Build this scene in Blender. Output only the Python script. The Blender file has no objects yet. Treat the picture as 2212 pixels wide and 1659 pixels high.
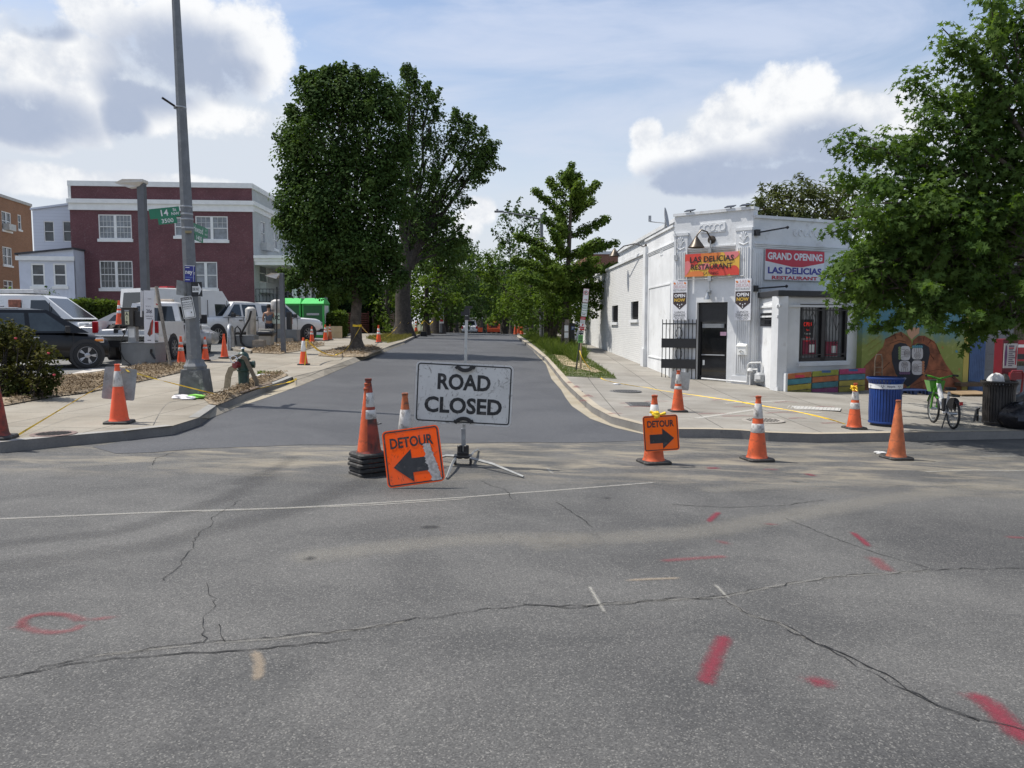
import bpy, bmesh, math, random
import numpy as np
from mathutils import Matrix, Vector
random.seed(7); RNG = np.random.default_rng(7)
SC = bpy.context.scene; COL = SC.collection
R = math.radians; PI = math.pi

# ---------------------------------------------------------------- camera, sun, sky, exposure
FP = 1671.0; CU, CV = 1106.0, 829.5; CAMZ = 1.8
PITCH = math.atan((CV-698)/FP)
cam = bpy.data.cameras.new('camera'); camo = bpy.data.objects.new('camera', cam); COL.objects.link(camo)
camo.location = (0,0,CAMZ); camo.rotation_euler = (PI/2-PITCH,0,0)
cam.sensor_width = 36; cam.lens = 36*FP/2212; cam.clip_end = 6000; cam.clip_start = .05
SC.camera = camo
SC.view_settings.view_transform = 'Standard'; SC.view_settings.look = 'None'
SC.view_settings.exposure = .52; SC.view_settings.gamma = 1
SC.cycles.max_bounces = 7; SC.cycles.transparent_max_bounces = 12; SC.cycles.use_denoising = True
SC.cycles.sample_clamp_indirect = 4
SUN_EL, SUN_AZ = R(61), math.atan2(-.95,.26)      # azimuth measured from +Y towards +X
sd = Vector((math.sin(SUN_AZ)*math.cos(SUN_EL), math.cos(SUN_AZ)*math.cos(SUN_EL), math.sin(SUN_EL)))
sl = bpy.data.lights.new('sun','SUN'); sl.energy = 3.6; sl.angle = R(.55); sl.color = (1,.955,.88)
so = bpy.data.objects.new('sun', sl); COL.objects.link(so); so.rotation_euler = (-sd).to_track_quat('-Z','Y').to_euler()

def ray(u,v):
    a, b = (u-CU)/FP, (CV-v)/FP; c, s = math.cos(PITCH), math.sin(PITCH)
    return Vector((a, c+b*s, -s+b*c))
def pt(u,v,y):
    d = ray(u,v); return Vector((0,0,CAMZ))+d*(y/d.y)
class NT:
    """small helper to write shader node trees"""
    def __init__(s, tree): s.t = tree; s.n = tree.nodes; s.l = tree.links
    def new(s, typ, **kw):
        n = s.n.new(typ)
        for k, v in kw.items(): setattr(n, k, v)
        return n
    def put(s, sock, v):
        if isinstance(v, bpy.types.NodeSocket): s.l.new(v, sock)
        elif v is not None:
            if sock.type in ('RGBA',) and not hasattr(v,'__len__'): v = (v,v,v,1)
            if sock.type == 'RGBA' and len(v) == 3: v = (*v,1)
            sock.default_value = v
    def m(s, op, a, b=None, c=None, clamp=False):
        n = s.new('ShaderNodeMath', operation=op, use_clamp=clamp)
        for i, x in enumerate((a,b,c)):
            if x is not None: s.put(n.inputs[i], x)
        return n.outputs[0]
    def mix(s, f, a, b, mode='MIX'):
        n = s.new('ShaderNodeMix', data_type='RGBA', blend_type=mode, clamp_factor=True)
        s.put(n.inputs[0], f); s.put(n.inputs[6], a); s.put(n.inputs[7], b); return n.outputs[2]
    def noise(s, vec, scale, detail=4, rough=.55, dist=0):
        n = s.new('ShaderNodeTexNoise'); s.put(n.inputs['Vector'], vec)
        n.inputs['Scale'].default_value = scale; n.inputs['Detail'].default_value = detail
        n.inputs['Roughness'].default_value = rough; n.inputs['Distortion'].default_value = dist
        return n.outputs['Fac']
    def step(s, x, lo, hi):
        n = s.new('ShaderNodeMapRange', interpolation_type='SMOOTHSTEP'); s.put(n.inputs[0], x)
        n.inputs[1].default_value = lo; n.inputs[2].default_value = hi; return n.outputs[0]
    def coord(s, kind='Object'): return s.new('ShaderNodeTexCoord').outputs[kind]
    def mapv(s, vec, scale=(1,1,1), rot=(0,0,0), loc=(0,0,0)):
        n = s.new('ShaderNodeMapping'); s.put(n.inputs[0], vec)
        n.inputs['Scale'].default_value = scale; n.inputs['Rotation'].default_value = rot; n.inputs['Location'].default_value = loc
        return n.outputs[0]
    def pos(s): return s.new('ShaderNodeNewGeometry').outputs['Position']

W = bpy.data.worlds.new('World'); SC.world = W; W.use_nodes = True
def make_world():
    k = NT(W.node_tree); k.n.clear()
    out = k.new('ShaderNodeOutputWorld'); bg = k.new('ShaderNodeBackground'); bg.inputs[1].default_value = .115
    sky = k.new('ShaderNodeTexSky', sky_type='NISHITA'); sky.sun_disc = False
    sky.sun_elevation = SUN_EL; sky.sun_rotation = SUN_AZ; sky.dust_density = 1.6; sky.air_density = 1.0; sky.ozone_density = 1.4
    d = k.coord('Generated'); sp = k.new('ShaderNodeSeparateXYZ'); k.l.new(d, sp.inputs[0])
    x, y, z = sp.outputs
    az = k.m('ARCTAN2', x, y); el = k.m('ARCSINE', k.m('MINIMUM', k.m('MAXIMUM', z, -1), 1))
    cx = k.new('ShaderNodeCombineXYZ'); k.l.new(az, cx.inputs[0]); k.l.new(el, cx.inputs[1]); av = cx.outputs[0]
    n1 = k.noise(av, 9, 8, .6, .3); n2 = k.noise(k.mapv(av, loc=(3,1,0)), 26, 6, .62)
    n3 = k.noise(k.mapv(av, loc=(7,5,0)), 5, 5, .55)
    fb = k.m('ADD', k.m('MULTIPLY', k.m('SUBTRACT', n1, .5), 2.6), k.m('MULTIPLY', k.m('SUBTRACT', n2, .5), 1.4))
    def ang(u, v):
        q = ray(u, v).normalized(); return math.atan2(q.x, q.y), math.asin(q.z)
    def field(bl):
        acc = None
        for (u, v, ru, rv) in bl:
            a0, e0 = ang(u, v); ra = abs(ang(u+ru, v)[0]-a0); re = abs(ang(u, v-rv)[1]-e0)
            q = k.m('ADD', k.m('POWER', k.m('ABSOLUTE', k.m('DIVIDE', k.m('SUBTRACT', az, a0), ra)), 2), k.m('POWER', k.m('ABSOLUTE', k.m('DIVIDE', k.m('SUBTRACT', el, e0), re)), 2))
            q = k.m('SUBTRACT', 1, q)
            acc = q if acc is None else k.m('SMOOTH_MAX', acc, q, .3)
        return acc
    white = field(CLOUDS); grey = field(GREYS); veil = field(VEILS)
    fb2 = k.noise(k.mapv(av, loc=(1,9,0)), 60, 5, .65)
    fw = k.m('ADD', k.m('MULTIPLY', fb, .95), k.m('MULTIPLY', k.m('SUBTRACT', fb2, .5), .85))
    cl = k.m('MULTIPLY', k.step(k.m('ADD', white, fw), -.30, .55), .97)
    gr = k.step(k.m('ADD', grey, k.m('MULTIPLY', fb, .75)), -.8, .8)
    ve = k.m('MULTIPLY', k.step(k.m('ADD', veil, k.m('MULTIPLY', fb, .5)), -1.0, .6), .92)
    # thin streaks of cirrus
    st = k.m('ADD', k.m('MULTIPLY', k.noise(k.mapv(av, scale=(1.0,4.2,1), rot=(0,0,R(-22))), 2.4, 7, .58, .9), .7), k.m('MULTIPLY', k.noise(k.mapv(av, scale=(1.2,5,1), rot=(0,0,R(16)), loc=(3,2,0)), 3.1, 6, .55, .7), .3))
    ci = k.m('MULTIPLY', k.step(st, .36, .66), .85)
    base = k.mix(k.m('MAXIMUM', ci, .10), sky.outputs[0], CIRRUS)
    hz = k.step(el, .42, .02)
    base = k.mix(k.m('MULTIPLY', hz, .85), base, HORIZON)
    base = k.mix(ve, base, VEILC)
    shade = k.mix(k.step(k.m('ADD', n3, k.m('MULTIPLY', k.m('SUBTRACT', n2, .5), .9)), .28, .64), (CLOUDW[0]*.74,CLOUDW[1]*.77,CLOUDW[2]*.83), CLOUDW)
    cc = k.mix(k.m('MULTIPLY', gr, .9), shade, CLOUDG)
    colr = k.mix(cl, base, cc)
    k.l.new(colr, bg.inputs[0]); k.l.new(bg.outputs[0], out.inputs[0])
# values are radiances before the 0.1 background strength
CLOUDW = (6.0,6.05,6.1); CLOUDG = (2.35,2.8,3.75); VEILC = (4.2,4.55,5.05); HORIZON = (4.6,4.8,5.1); CIRRUS = (3.8,4.3,5.4)
CLOUDS = [(430,85,215,125),(560,110,85,110),(250,40,120,60),(60,150,125,85),(250,230,330,60),(90,270,160,60),(170,120,110,60),(-150,150,260,160),(-500,200,420,260),(100,390,260,36),(330,395,180,26),
          (1398,298,36,42),(1395,350,40,42),(1470,335,70,50),(1545,300,70,70),(1575,245,66,74),(1690,215,68,82),(1745,210,66,76),(1650,320,110,60),(1850,240,80,46),(1935,235,60,50),(1840,310,160,60),(1560,390,190,36),(1720,380,190,44),(2250,330,400,60),
          (1035,455,38,34),(1010,490,36,40),(2800,200,300,200),(900,-900,500,300),(2200,-1300,600,250),(-300,-900,500,300)]
GREYS = [(385,120,150,85),(330,190,110,66),(60,255,150,66),(270,255,52,56),(480,160,90,60),(1660,370,190,60),(1760,330,130,70),(1540,385,170,46),(1880,350,130,50),(1480,400,110,30),(90,60,70,26),(-300,330,300,150)]
VEILS = [(330,330,420,90),(120,260,520,190),(560,330,150,110),(240,400,500,60),(1650,440,560,66),(2050,420,400,140),(1750,260,300,60)]
make_world()
# ---------------------------------------------------------------- terrain height
HB = [(-60,0),(14,0),(17,.02),(20,.06),(24,.16),(30,.31),(38,.49),(50,.66),(60,.76),(68,.80),(74,.78),(90,.34),(110,-.05),(140,-.7),(260,-1.4),(3000,-1.4)]
def hy(y):
    for (a, p), (b, q) in zip(HB, HB[1:]):
        if y <= b: return p+(q-p)*max(0,(y-a))/(b-a)
    return HB[-1][1]
def H(x, y): return hy(y)-(.018*max(-20, x) if x < 0 else .03*min(20, x))
def gp(u, v, off=0):
    """where the ray through pixel (u,v) of a 2212 px wide view meets the terrain + off"""
    d = ray(u, v); lo, hi = .5, 400.0
    g = lambda t: CAMZ+d.z*t-H(d.x*t, d.y*t)-off
    t = 1.0; st = .25
    while g(t) > 0 and t < 400: t += max(st, t*.01)
    lo, hi = t-max(st, t*.012), t
    for _ in range(30):
        mid = (lo+hi)/2
        if g(mid) > 0: lo = mid
        else: hi = mid
    t = hi; return Vector((d.x*t, d.y*t, CAMZ+d.z*t))
def px(y): return y/FP      # metres per view pixel at depth y

# ---------------------------------------------------------------- mesh builder
class MB:
    def __init__(s): s.v = []; s.f = []; s.m = []; s.T = Matrix(); s.mi = 0
    def add(s, vs, fs, mi=None):
        o = len(s.v); T = s.T
        s.v += [tuple(T @ Vector(p)) for p in vs]; s.f += [tuple(i+o for i in f) for f in fs]
        s.m += [s.mi if mi is None else mi]*len(fs); return s
    def box(s, c, d, rot=None, mi=None, taper=1.0):
        x, y, z = d[0]/2, d[1]/2, d[2]/2
        vs = [Vector((sx*x*(taper if sz > 0 else 1), sy*y*(taper if sz > 0 else 1), sz*z)) for sz in (-1,1) for sx, sy in ((-1,-1),(1,-1),(1,1),(-1,1))]
        if rot is not None: vs = [rot @ p for p in vs]
        c = Vector(c)
        return s.add([p+c for p in vs], [(3,2,1,0),(4,5,6,7),(0,1,5,4),(1,2,6,5),(2,3,7,6),(3,0,4,7)], mi)
    def bx(s, x0, x1, y0, y1, z0, z1, mi=None):
        return s.box(((x0+x1)/2,(y0+y1)/2,(z0+z1)/2), (abs(x1-x0),abs(y1-y0),abs(z1-z0)), None, mi)
    def tube(s, pts, rad, n=8, mi=None, cap=True, flat=1.0):
        pts = [Vector(p) for p in pts]; k = len(pts)
        if not hasattr(rad,'__len__'): rad = [rad]*k
        vs = []; up = Vector((0,0,1)); prev = None
        for i, p in enumerate(pts):
            d = (pts[min(i+1,k-1)]-pts[max(i-1,0)]).normalized()
            a = prev-d*prev.dot(d) if prev is not None else (up.cross(d) if abs(d.z) < .95 else Vector((1,0,0)).cross(d))
            if a.length < 1e-6: a = d.orthogonal()
            a.normalize(); b = d.cross(a); prev = a
            for j in range(n):
                t = 2*PI*j/n; vs.append(p+(a*math.cos(t)+b*math.sin(t)*flat)*rad[i])
        fs = [(i*n+j, i*n+(j+1)%n, (i+1)*n+(j+1)%n, (i+1)*n+j) for i in range(k-1) for j in range(n)]
        if cap: fs += [tuple(range(n-1,-1,-1)), tuple((k-1)*n+j for j in range(n))]
        return s.add(vs, fs, mi)
    def lathe(s, prof, n=20, c=(0,0,0), mi=None, cap=True, rot=0):
        vs = []; c = Vector(c)
        for r, z in prof:
            for j in range(n): t = 2*PI*j/n+rot; vs.append(c+Vector((r*math.cos(t), r*math.sin(t), z)))
        k = len(prof)
        fs = [(i*n+j, i*n+(j+1)%n, (i+1)*n+(j+1)%n, (i+1)*n+j) for i in range(k-1) for j in range(n)]
        if cap: fs += [tuple(range(n-1,-1,-1)), tuple((k-1)*n+j for j in range(n))]
        return s.add(vs, fs, mi)
    def prism(s, poly, a, b, axis='y', mi=None):
        """poly of 2D points extruded from a to b along axis; 2D = the other two axes in order (x,z) / (y,z) / (x,y)"""
        f = {'y': lambda p, t: (p[0],t,p[1]), 'x': lambda p, t: (t,p[0],p[1]), 'z': lambda p, t: (p[0],p[1],t)}[axis]
        n = len(poly); vs = [f(p,a) for p in poly]+[f(p,b) for p in poly]
        fs = [tuple(range(n)), tuple(range(2*n-1,n-1,-1))]+[(i, n+i, n+(i+1)%n, (i+1)%n) for i in range(n)]
        return s.add(vs, fs, mi)
    def poly(s, pts, mi=None): return s.add(pts, [tuple(range(len(pts)))], mi)
    def text(s, txt, w=None, h=1.0, cx=0, cz=0, y=0, mi=None, weight=0.0, shear=0, maxw=None):
        """text standing in the local x-z plane, seen from -y, centred on (cx,cz), cap height h, squeezed to width w"""
        vs, fs, (x0,x1,z0,z1) = text_geo(txt, weight, shear)
        k = h/(z1-z0) if z1 > z0 else h
        kx = (w/(x1-x0)) if w else k
        if maxw and (x1-x0)*kx > maxw: kx = maxw/(x1-x0)
        return s.add([((p[0]-(x0+x1)/2)*kx+cx, y, (p[1]-(z0+z1)/2)*k+cz) for p in vs], fs, mi)
    def build(s, name, mats, parent=None, smooth=None, bevel=0, loc=None, world=False):
        me = bpy.data.meshes.new(name); me.from_pydata(s.v, [], s.f)
        for m in (mats if isinstance(mats, (list,tuple)) else [mats]): me.materials.append(m)
        if any(s.m): me.polygons.foreach_set('material_index', s.m)
        bm = bmesh.new(); bm.from_mesh(me); bmesh.ops.recalc_face_normals(bm, faces=bm.faces) if smooth is not False and s.fixn else None
        bm.to_mesh(me); bm.free()
        if smooth:
            me.shade_smooth(); me.set_sharp_from_angle(angle=R(smooth if smooth is not True else 40))
        o = bpy.data.objects.new(name, me); COL.objects.link(o)
        if parent is not None: o.parent = parent
        if loc is not None: o.location = loc
        if world and parent is not None and parent.parent is None: o.matrix_parent_inverse = parent.matrix_basis.inverted()
        if bevel:
            b = o.modifiers.new('bevel','BEVEL'); b.width = bevel; b.segments = 2; b.limit_method = 'ANGLE'; b.angle_limit = R(50); b.harden_normals = False
        return o
    fixn = True
_tx = {}
def text_geo(txt, weight=0.0, shear=0):
    key = (txt, weight, shear)
    if key not in _tx:
        c = bpy.data.curves.new('lettering','FONT'); c.body = txt; c.offset = weight; c.shear = shear; c.resolution_u = 3; c.align_x = 'CENTER'
        o = bpy.data.objects.new('lettering', c); COL.objects.link(o)
        dg = bpy.context.evaluated_depsgraph_get(); me = bpy.data.meshes.new_from_object(o.evaluated_get(dg))
        vs = [tuple(v.co) for v in me.vertices]; fs = [tuple(p.vertices) for p in me.polygons]
        bpy.data.objects.remove(o); bpy.data.curves.remove(c); bpy.data.meshes.remove(me)
        xs = [v[0] for v in vs]; zs = [v[1] for v in vs]
        _tx[key] = (vs, fs, (min(xs),max(xs),min(zs),max(zs)))
    return _tx[key]
def rz(a): return Matrix.Rotation(a, 4, 'Z')
def frame(o, ux, uz=None):
    """matrix with local x along ux, local z along uz (default up), origin o"""
    ux = Vector(ux).normalized(); uz = Vector(uz or (0,0,1)); uy = uz.cross(ux).normalized(); uz = ux.cross(uy)
    return Matrix(((ux.x,uy.x,uz.x,o[0]),(ux.y,uy.y,uz.y,o[1]),(ux.z,uy.z,uz.z,o[2]),(0,0,0,1)))

# ---------------------------------------------------------------- objects
def tag(o, label, cat, group=None):
    o['label'] = label; o['category'] = cat
    if group: o['group'] = group
    return o
def thing(name, label, cat, loc=(0,0,0), rot=0, group=None, scale=1):
    o = bpy.data.objects.new(name, None); COL.objects.link(o); o.location = loc; o.empty_display_size = .2
    if isinstance(rot, Matrix): o.rotation_euler = rot.to_euler()
    else: o.rotation_euler = (0,0,rot)
    if scale != 1: o.scale = (scale,)*3 if not hasattr(scale,'__len__') else scale
    return tag(o, label, cat, group)
def struct(o, kind='structure'): o['kind'] = kind; return o
KIDS = {}
def copy_tree(o, parent=None):
    c = o.copy(); COL.objects.link(c); c.parent = parent
    for ch in list(o.children): copy_tree(ch, c)
    return c
def dup(root, loc, rot=0, label=None, scale=None, group=None):
    c = copy_tree(root); c.location = loc; c.rotation_euler = (0,0,rot)
    if label: c['label'] = label
    if scale: c.scale = (scale,)*3 if not hasattr(scale,'__len__') else scale
    if group: c['group'] = group
    return c

# ---------------------------------------------------------------- materials
MATS = {}
def pm(name, col, rough=.6, var=.12, scale=6.0, bump=0, bscale=40.0, metal=0, dirt=None, coord='Object', spec=.5, emit=None, coat=0, alpha=None):
    """principled material with value variation, optional dirt (colour, amount, scale) and bump"""
    if name in MATS: return MATS[name]
    m = bpy.data.materials.new(name); m.use_nodes = True; k = NT(m.node_tree); b = k.n['Principled BSDF']
    co = k.pos() if coord == 'World' else k.coord(coord)
    c = (*col[:3],1)
    base = c
    if var:
        n = k.noise(co, scale, 5, .6)
        hi = tuple(min(1, x*(1+var)) for x in col[:3]); lo = tuple(x*(1-var) for x in col[:3])
        base = k.mix(k.step(n, .3, .7), lo, hi)
    if dirt:
        dc, amt, ds = dirt
        n = k.noise(k.mapv(co, loc=(3.3,1.7,.9)), ds, 6, .65, .4)
        base = k.mix(k.m('MULTIPLY', k.step(n, .62-amt*.3, .70-amt*.05), min(1, .35+amt)), base, dc)
    k.put(b.inputs['Base Color'], base)
    b.inputs['Roughness'].default_value = rough; b.inputs['Metallic'].default_value = metal
    b.inputs['Specular IOR Level'].default_value = spec
    if coat: b.inputs['Coat Weight'].default_value = coat; b.inputs['Coat Roughness'].default_value = .06
    if bump:
        bn = k.new('ShaderNodeBump'); bn.inputs['Strength'].default_value = bump; bn.inputs['Distance'].default_value = .02
        k.put(bn.inputs['Height'], k.noise(co, bscale, 4, .6)); k.l.new(bn.outputs[0], b.inputs['Normal'])
    if emit: k.put(b.inputs['Emission Color'], emit[0]); b.inputs['Emission Strength'].default_value = emit[1]
    MATS[name] = m; return m
def brick(name, c1, c2, mortar, bw=.21, bh=.075, mort=.012, rough=.85, bump=.5, axis='x', soft=.15):
    """brick courses laid on a wall: local x (or y) along, z up"""
    if name in MATS: return MATS[name]
    m = bpy.data.materials.new(name); m.use_nodes = True; k = NT(m.node_tree); b = k.n['Principled BSDF']
    sp = k.new('ShaderNodeSeparateXYZ'); k.l.new(k.coord(), sp.inputs[0])
    cx = k.new('ShaderNodeCombineXYZ'); k.l.new(k.m('ADD', sp.outputs[0], sp.outputs[1]), cx.inputs[0]); k.l.new(sp.outputs[2], cx.inputs[1])
    t = k.new('ShaderNodeTexBrick'); k.l.new(cx.outputs[0], t.inputs['Vector'])
    k.put(t.inputs['Color1'], c1); k.put(t.inputs['Color2'], c2); k.put(t.inputs['Mortar'], mortar)
    t.inputs['Scale'].default_value = 1; t.inputs['Brick Width'].default_value = bw; t.inputs['Row Height'].default_value = bh; t.inputs['Mortar Size'].default_value = mort
    t.inputs['Mortar Smooth'].default_value = .3
    n = k.noise(k.coord(), .9, 6, .65); n2 = k.noise(k.coord(), 14, 3, .6)
    c = k.mix(k.m('MULTIPLY', k.step(n, .35, .75), soft*2), t.outputs[0], (0.02,0.02,0.02), 'MULTIPLY') if False else k.mix(k.step(n, .3, .8), k.mix(soft, t.outputs[0], (0,0,0)), t.outputs[0])
    c = k.mix(k.m('MULTIPLY', k.step(n2, .5, .8), .12), c, (.7,.65,.62))
    k.put(b.inputs['Base Color'], c); b.inputs['Roughness'].default_value = rough; b.inputs['Specular IOR Level'].default_value = .3
    bn = k.new('ShaderNodeBump'); bn.inputs['Strength'].default_value = bump; bn.inputs['Distance'].default_value = .01; bn.invert = True
    k.put(bn.inputs['Height'], k.m('ADD', t.outputs['Fac'], k.m('MULTIPLY', n2, -.4))); k.l.new(bn.outputs[0], b.inputs['Normal'])
    MATS[name] = m; return m
def leafmat(name, dark, light, trans=.35, rough=.55):
    if name in MATS: return MATS[name]
    m = bpy.data.materials.new(name); m.use_nodes = True; k = NT(m.node_tree); b = k.n['Principled BSDF']; out = k.n['Material Output']
    g = k.new('ShaderNodeNewGeometry')
    n = k.noise(g.outputs['Position'], 1.1, 3, .6)
    f = k.m('ADD', k.m('MULTIPLY', g.outputs['Random Per Island'], .32), k.m('MULTIPLY', k.step(n, .28, .72), .68))
    c = k.mix(f, dark, light); k.put(b.inputs['Base Color'], c)
    b.inputs['Roughness'].default_value = .8; b.inputs['Specular IOR Level'].default_value = .10
    t = k.new('ShaderNodeBsdfTranslucent'); k.put(t.inputs[0], k.mix(1, c, (1.25,1.35,.5), 'MULTIPLY'))
    mx = k.new('ShaderNodeMixShader'); mx.inputs[0].default_value = trans
    k.l.new(b.outputs[0], mx.inputs[1]); k.l.new(t.outputs[0], mx.inputs[2]); k.l.new(mx.outputs[0], out.inputs[0])
    MATS[name] = m; return m
GLASS = pm('dark_glass', (.02,.025,.03), .06, 0, spec=.8)
WGLASS = pm('house_window_glass', (.05,.06,.07), .08, .5, 1.3, spec=.7)
CLEAR = pm('grey_window_blind', (.20,.22,.24), .12, .3, 2.0, spec=.6)
WHITE = pm('white_trim_paint', (.78,.78,.75), .55, .05, 3)
BLACK = pm('black_rubber', (.018,.018,.018), .75, .3, 12)
BLKM = pm('black_metal', (.016,.016,.018), .4, .2, 9)
GALV = pm('galvanised_steel', (.34,.35,.36), .42, .18, 14, metal=.6)
GREYP = pm('grey_pole_paint', (.15,.158,.165), .5, .14, 6, dirt=((.28,.27,.25),.15,9))
ALU = pm('bare_aluminium', (.45,.46,.46), .35, .12, 9, metal=.7, dirt=((.2,.19,.17),.3,12))
# ---------------------------------------------------------------- ground, roads, pavements
def asphalt(name, lo, hi, chips, dust=None, rough=.8, speck=145, lanes=.28):
    m = bpy.data.materials.new(name); m.use_nodes = True; k = NT(m.node_tree); b = k.n['Principled BSDF']
    p = k.pos(); sp = k.new('ShaderNodeSeparateXYZ'); k.l.new(p, sp.inputs[0])
    big = k.noise(p, .55, 6, .62, .5); lane = k.noise(k.mapv(p, scale=(.16,1.1,1), rot=(0,0,R(-6))), 1.0, 5, .6, .3)
    f = k.m('ADD', k.m('MULTIPLY', big, 1-lanes), k.m('MULTIPLY', lane, lanes)); base = k.mix(k.step(f, .34, .66), lo, hi)
    v = k.new('ShaderNodeTexVoronoi'); k.put(v.inputs['Vector'], p); v.inputs['Scale'].default_value = speck
    vs = k.new('ShaderNodeSeparateColor'); k.l.new(v.outputs['Color'], vs.inputs[0])
    v2 = k.new('ShaderNodeTexVoronoi'); k.put(v2.inputs['Vector'], p); v2.inputs['Scale'].default_value = speck*.55
    vs2 = k.new('ShaderNodeSeparateColor'); k.l.new(v2.outputs['Color'], vs2.inputs[0])
    g = k.m('ADD', k.m('MULTIPLY', vs.outputs[0], .75), k.m('MULTIPLY', vs2.outputs[1], .25))
    base = k.mix(1, base, k.mix(g, (.60,.60,.60), (1.36,1.35,1.32)), 'MULTIPLY')
    base = k.mix(k.m('MULTIPLY', k.step(vs.outputs[1], 1-chips, 1), .34), base, (.36,.345,.31))
    base = k.mix(k.m('MULTIPLY', k.step(vs2.outputs[0], .96, 1), .16), base, (.42,.41,.38))
    if dust:
        y0, y1, y2, y3, dc = dust
        ym = k.m('MULTIPLY', k.step(sp.outputs[1], y0, y1), k.step(sp.outputs[1], y3, y2))
        dn = k.noise(k.mapv(p, scale=(.5,1.6,1)), 1.6, 7, .7, .4)
        base = k.mix(k.m('MULTIPLY', k.m('MULTIPLY', ym, k.step(dn, .42, .68)), .7), base, dc)
    dk = k.noise(k.mapv(p, loc=(5,2,0)), 1.7, 5, .7)
    base = k.mix(k.m('MULTIPLY', k.step(dk, .68, .78), .35), base, (.03,.03,.032))
    k.put(b.inputs['Base Color'], base); b.inputs['Roughness'].default_value = rough; b.inputs['Specular IOR Level'].default_value = .35
    bn = k.new('ShaderNodeBump'); bn.inputs['Strength'].default_value = .35; bn.inputs['Distance'].default_value = .006
    k.put(bn.inputs['Height'], g); k.l.new(bn.outputs[0], b.inputs['Normal']); return m
def concrete(name, lo, hi, joint=1.5, rot=0, jl=.75, stain=(.20,.19,.17)):
    m = bpy.data.materials.new(name); m.use_nodes = True; k = NT(m.node_tree); b = k.n['Principled BSDF']; p = k.pos()
    base = k.mix(k.step(k.noise(p, .7, 6, .62), .3, .7), lo, hi)
    t = k.new('ShaderNodeTexBrick'); t.offset = 0; k.put(t.inputs['Vector'], k.mapv(p, rot=(0,0,rot)))
    for i, c in (('Color1',(1,1,1)),('Color2',(.86,.87,.88)),('Mortar',(1-jl,)*3)): k.put(t.inputs[i], c)
    t.inputs['Scale'].default_value = 1; t.inputs['Brick Width'].default_value = joint; t.inputs['Row Height'].default_value = joint; t.inputs['Mortar Size'].default_value = .011; t.inputs['Mortar Smooth'].default_value = .4
    if joint: base = k.mix(1, base, t.outputs[0], 'MULTIPLY')
    s = k.noise(k.mapv(p, loc=(4,8,0)), 2.2, 7, .72, .5); base = k.mix(k.m('MULTIPLY', k.step(s, .55, .75), .5), base, stain)
    n2 = k.noise(p, 38, 3, .7); base = k.mix(1, base, k.mix(n2, (.72,.72,.72), (1.22,1.22,1.2)), 'MULTIPLY')
    v = k.new('ShaderNodeTexVoronoi'); k.put(v.inputs['Vector'], p); v.inputs['Scale'].default_value = 3.3   # old chewing-gum spots
    base = k.mix(k.m('MULTIPLY', k.step(v.outputs['Distance'], .09, .05), .55), base, (.11,.105,.1))
    k.put(b.inputs['Base Color'], base); b.inputs['Roughness'].default_value = .85; b.inputs['Specular IOR Level'].default_value = .3
    bn = k.new('ShaderNodeBump'); bn.inputs['Strength'].default_value = .2; bn.inputs['Distance'].default_value = .01
    k.put(bn.inputs['Height'], n2); k.l.new(bn.outputs[0], b.inputs['Normal']); return m
ST_ROT = R(1.6)
OLD = asphalt('old_asphalt', (.058,.058,.058), (.110,.108,.104), .17, (8.3,9.6,11.5,14,(.30,.26,.19)))
NEW = asphalt('fresh_asphalt', (.060,.062,.068), (.082,.084,.090), .03, rough=.66, speck=150, lanes=.1)
LOT = asphalt('lot_asphalt', (.14,.14,.138), (.20,.198,.19), .08, speck=90)
CONC = concrete('pavement_concrete', (.245,.215,.170), (.345,.31,.255), 1.6, ST_ROT)
CONCR = concrete('pale_pavement_concrete', (.235,.215,.186), (.325,.305,.27), 1.6, ST_ROT)
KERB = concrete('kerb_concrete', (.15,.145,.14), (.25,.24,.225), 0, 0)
GUT = concrete('gutter_concrete', (.29,.25,.18), (.37,.33,.26), 0, 0, stain=(.16,.15,.14))
MULCH = pm('dry_mulch', (.27,.21,.14), .95, .5, 9, bump=.9, bscale=30, coord='World', dirt=((.10,.075,.05),.5,3.5))
DIRTM = pm('bare_soil', (.34,.27,.17), .95, .3, 4, bump=.6, bscale=25, coord='World')
TURF = pm('turf_ground', (.07,.085,.03), .95, .45, 5, bump=.8, bscale=30, coord='World', dirt=((.30,.25,.15),.45,1.3))
EARTH = pm('distant_ground', (.10,.11,.06), .95, .3, .2, coord='World')

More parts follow.
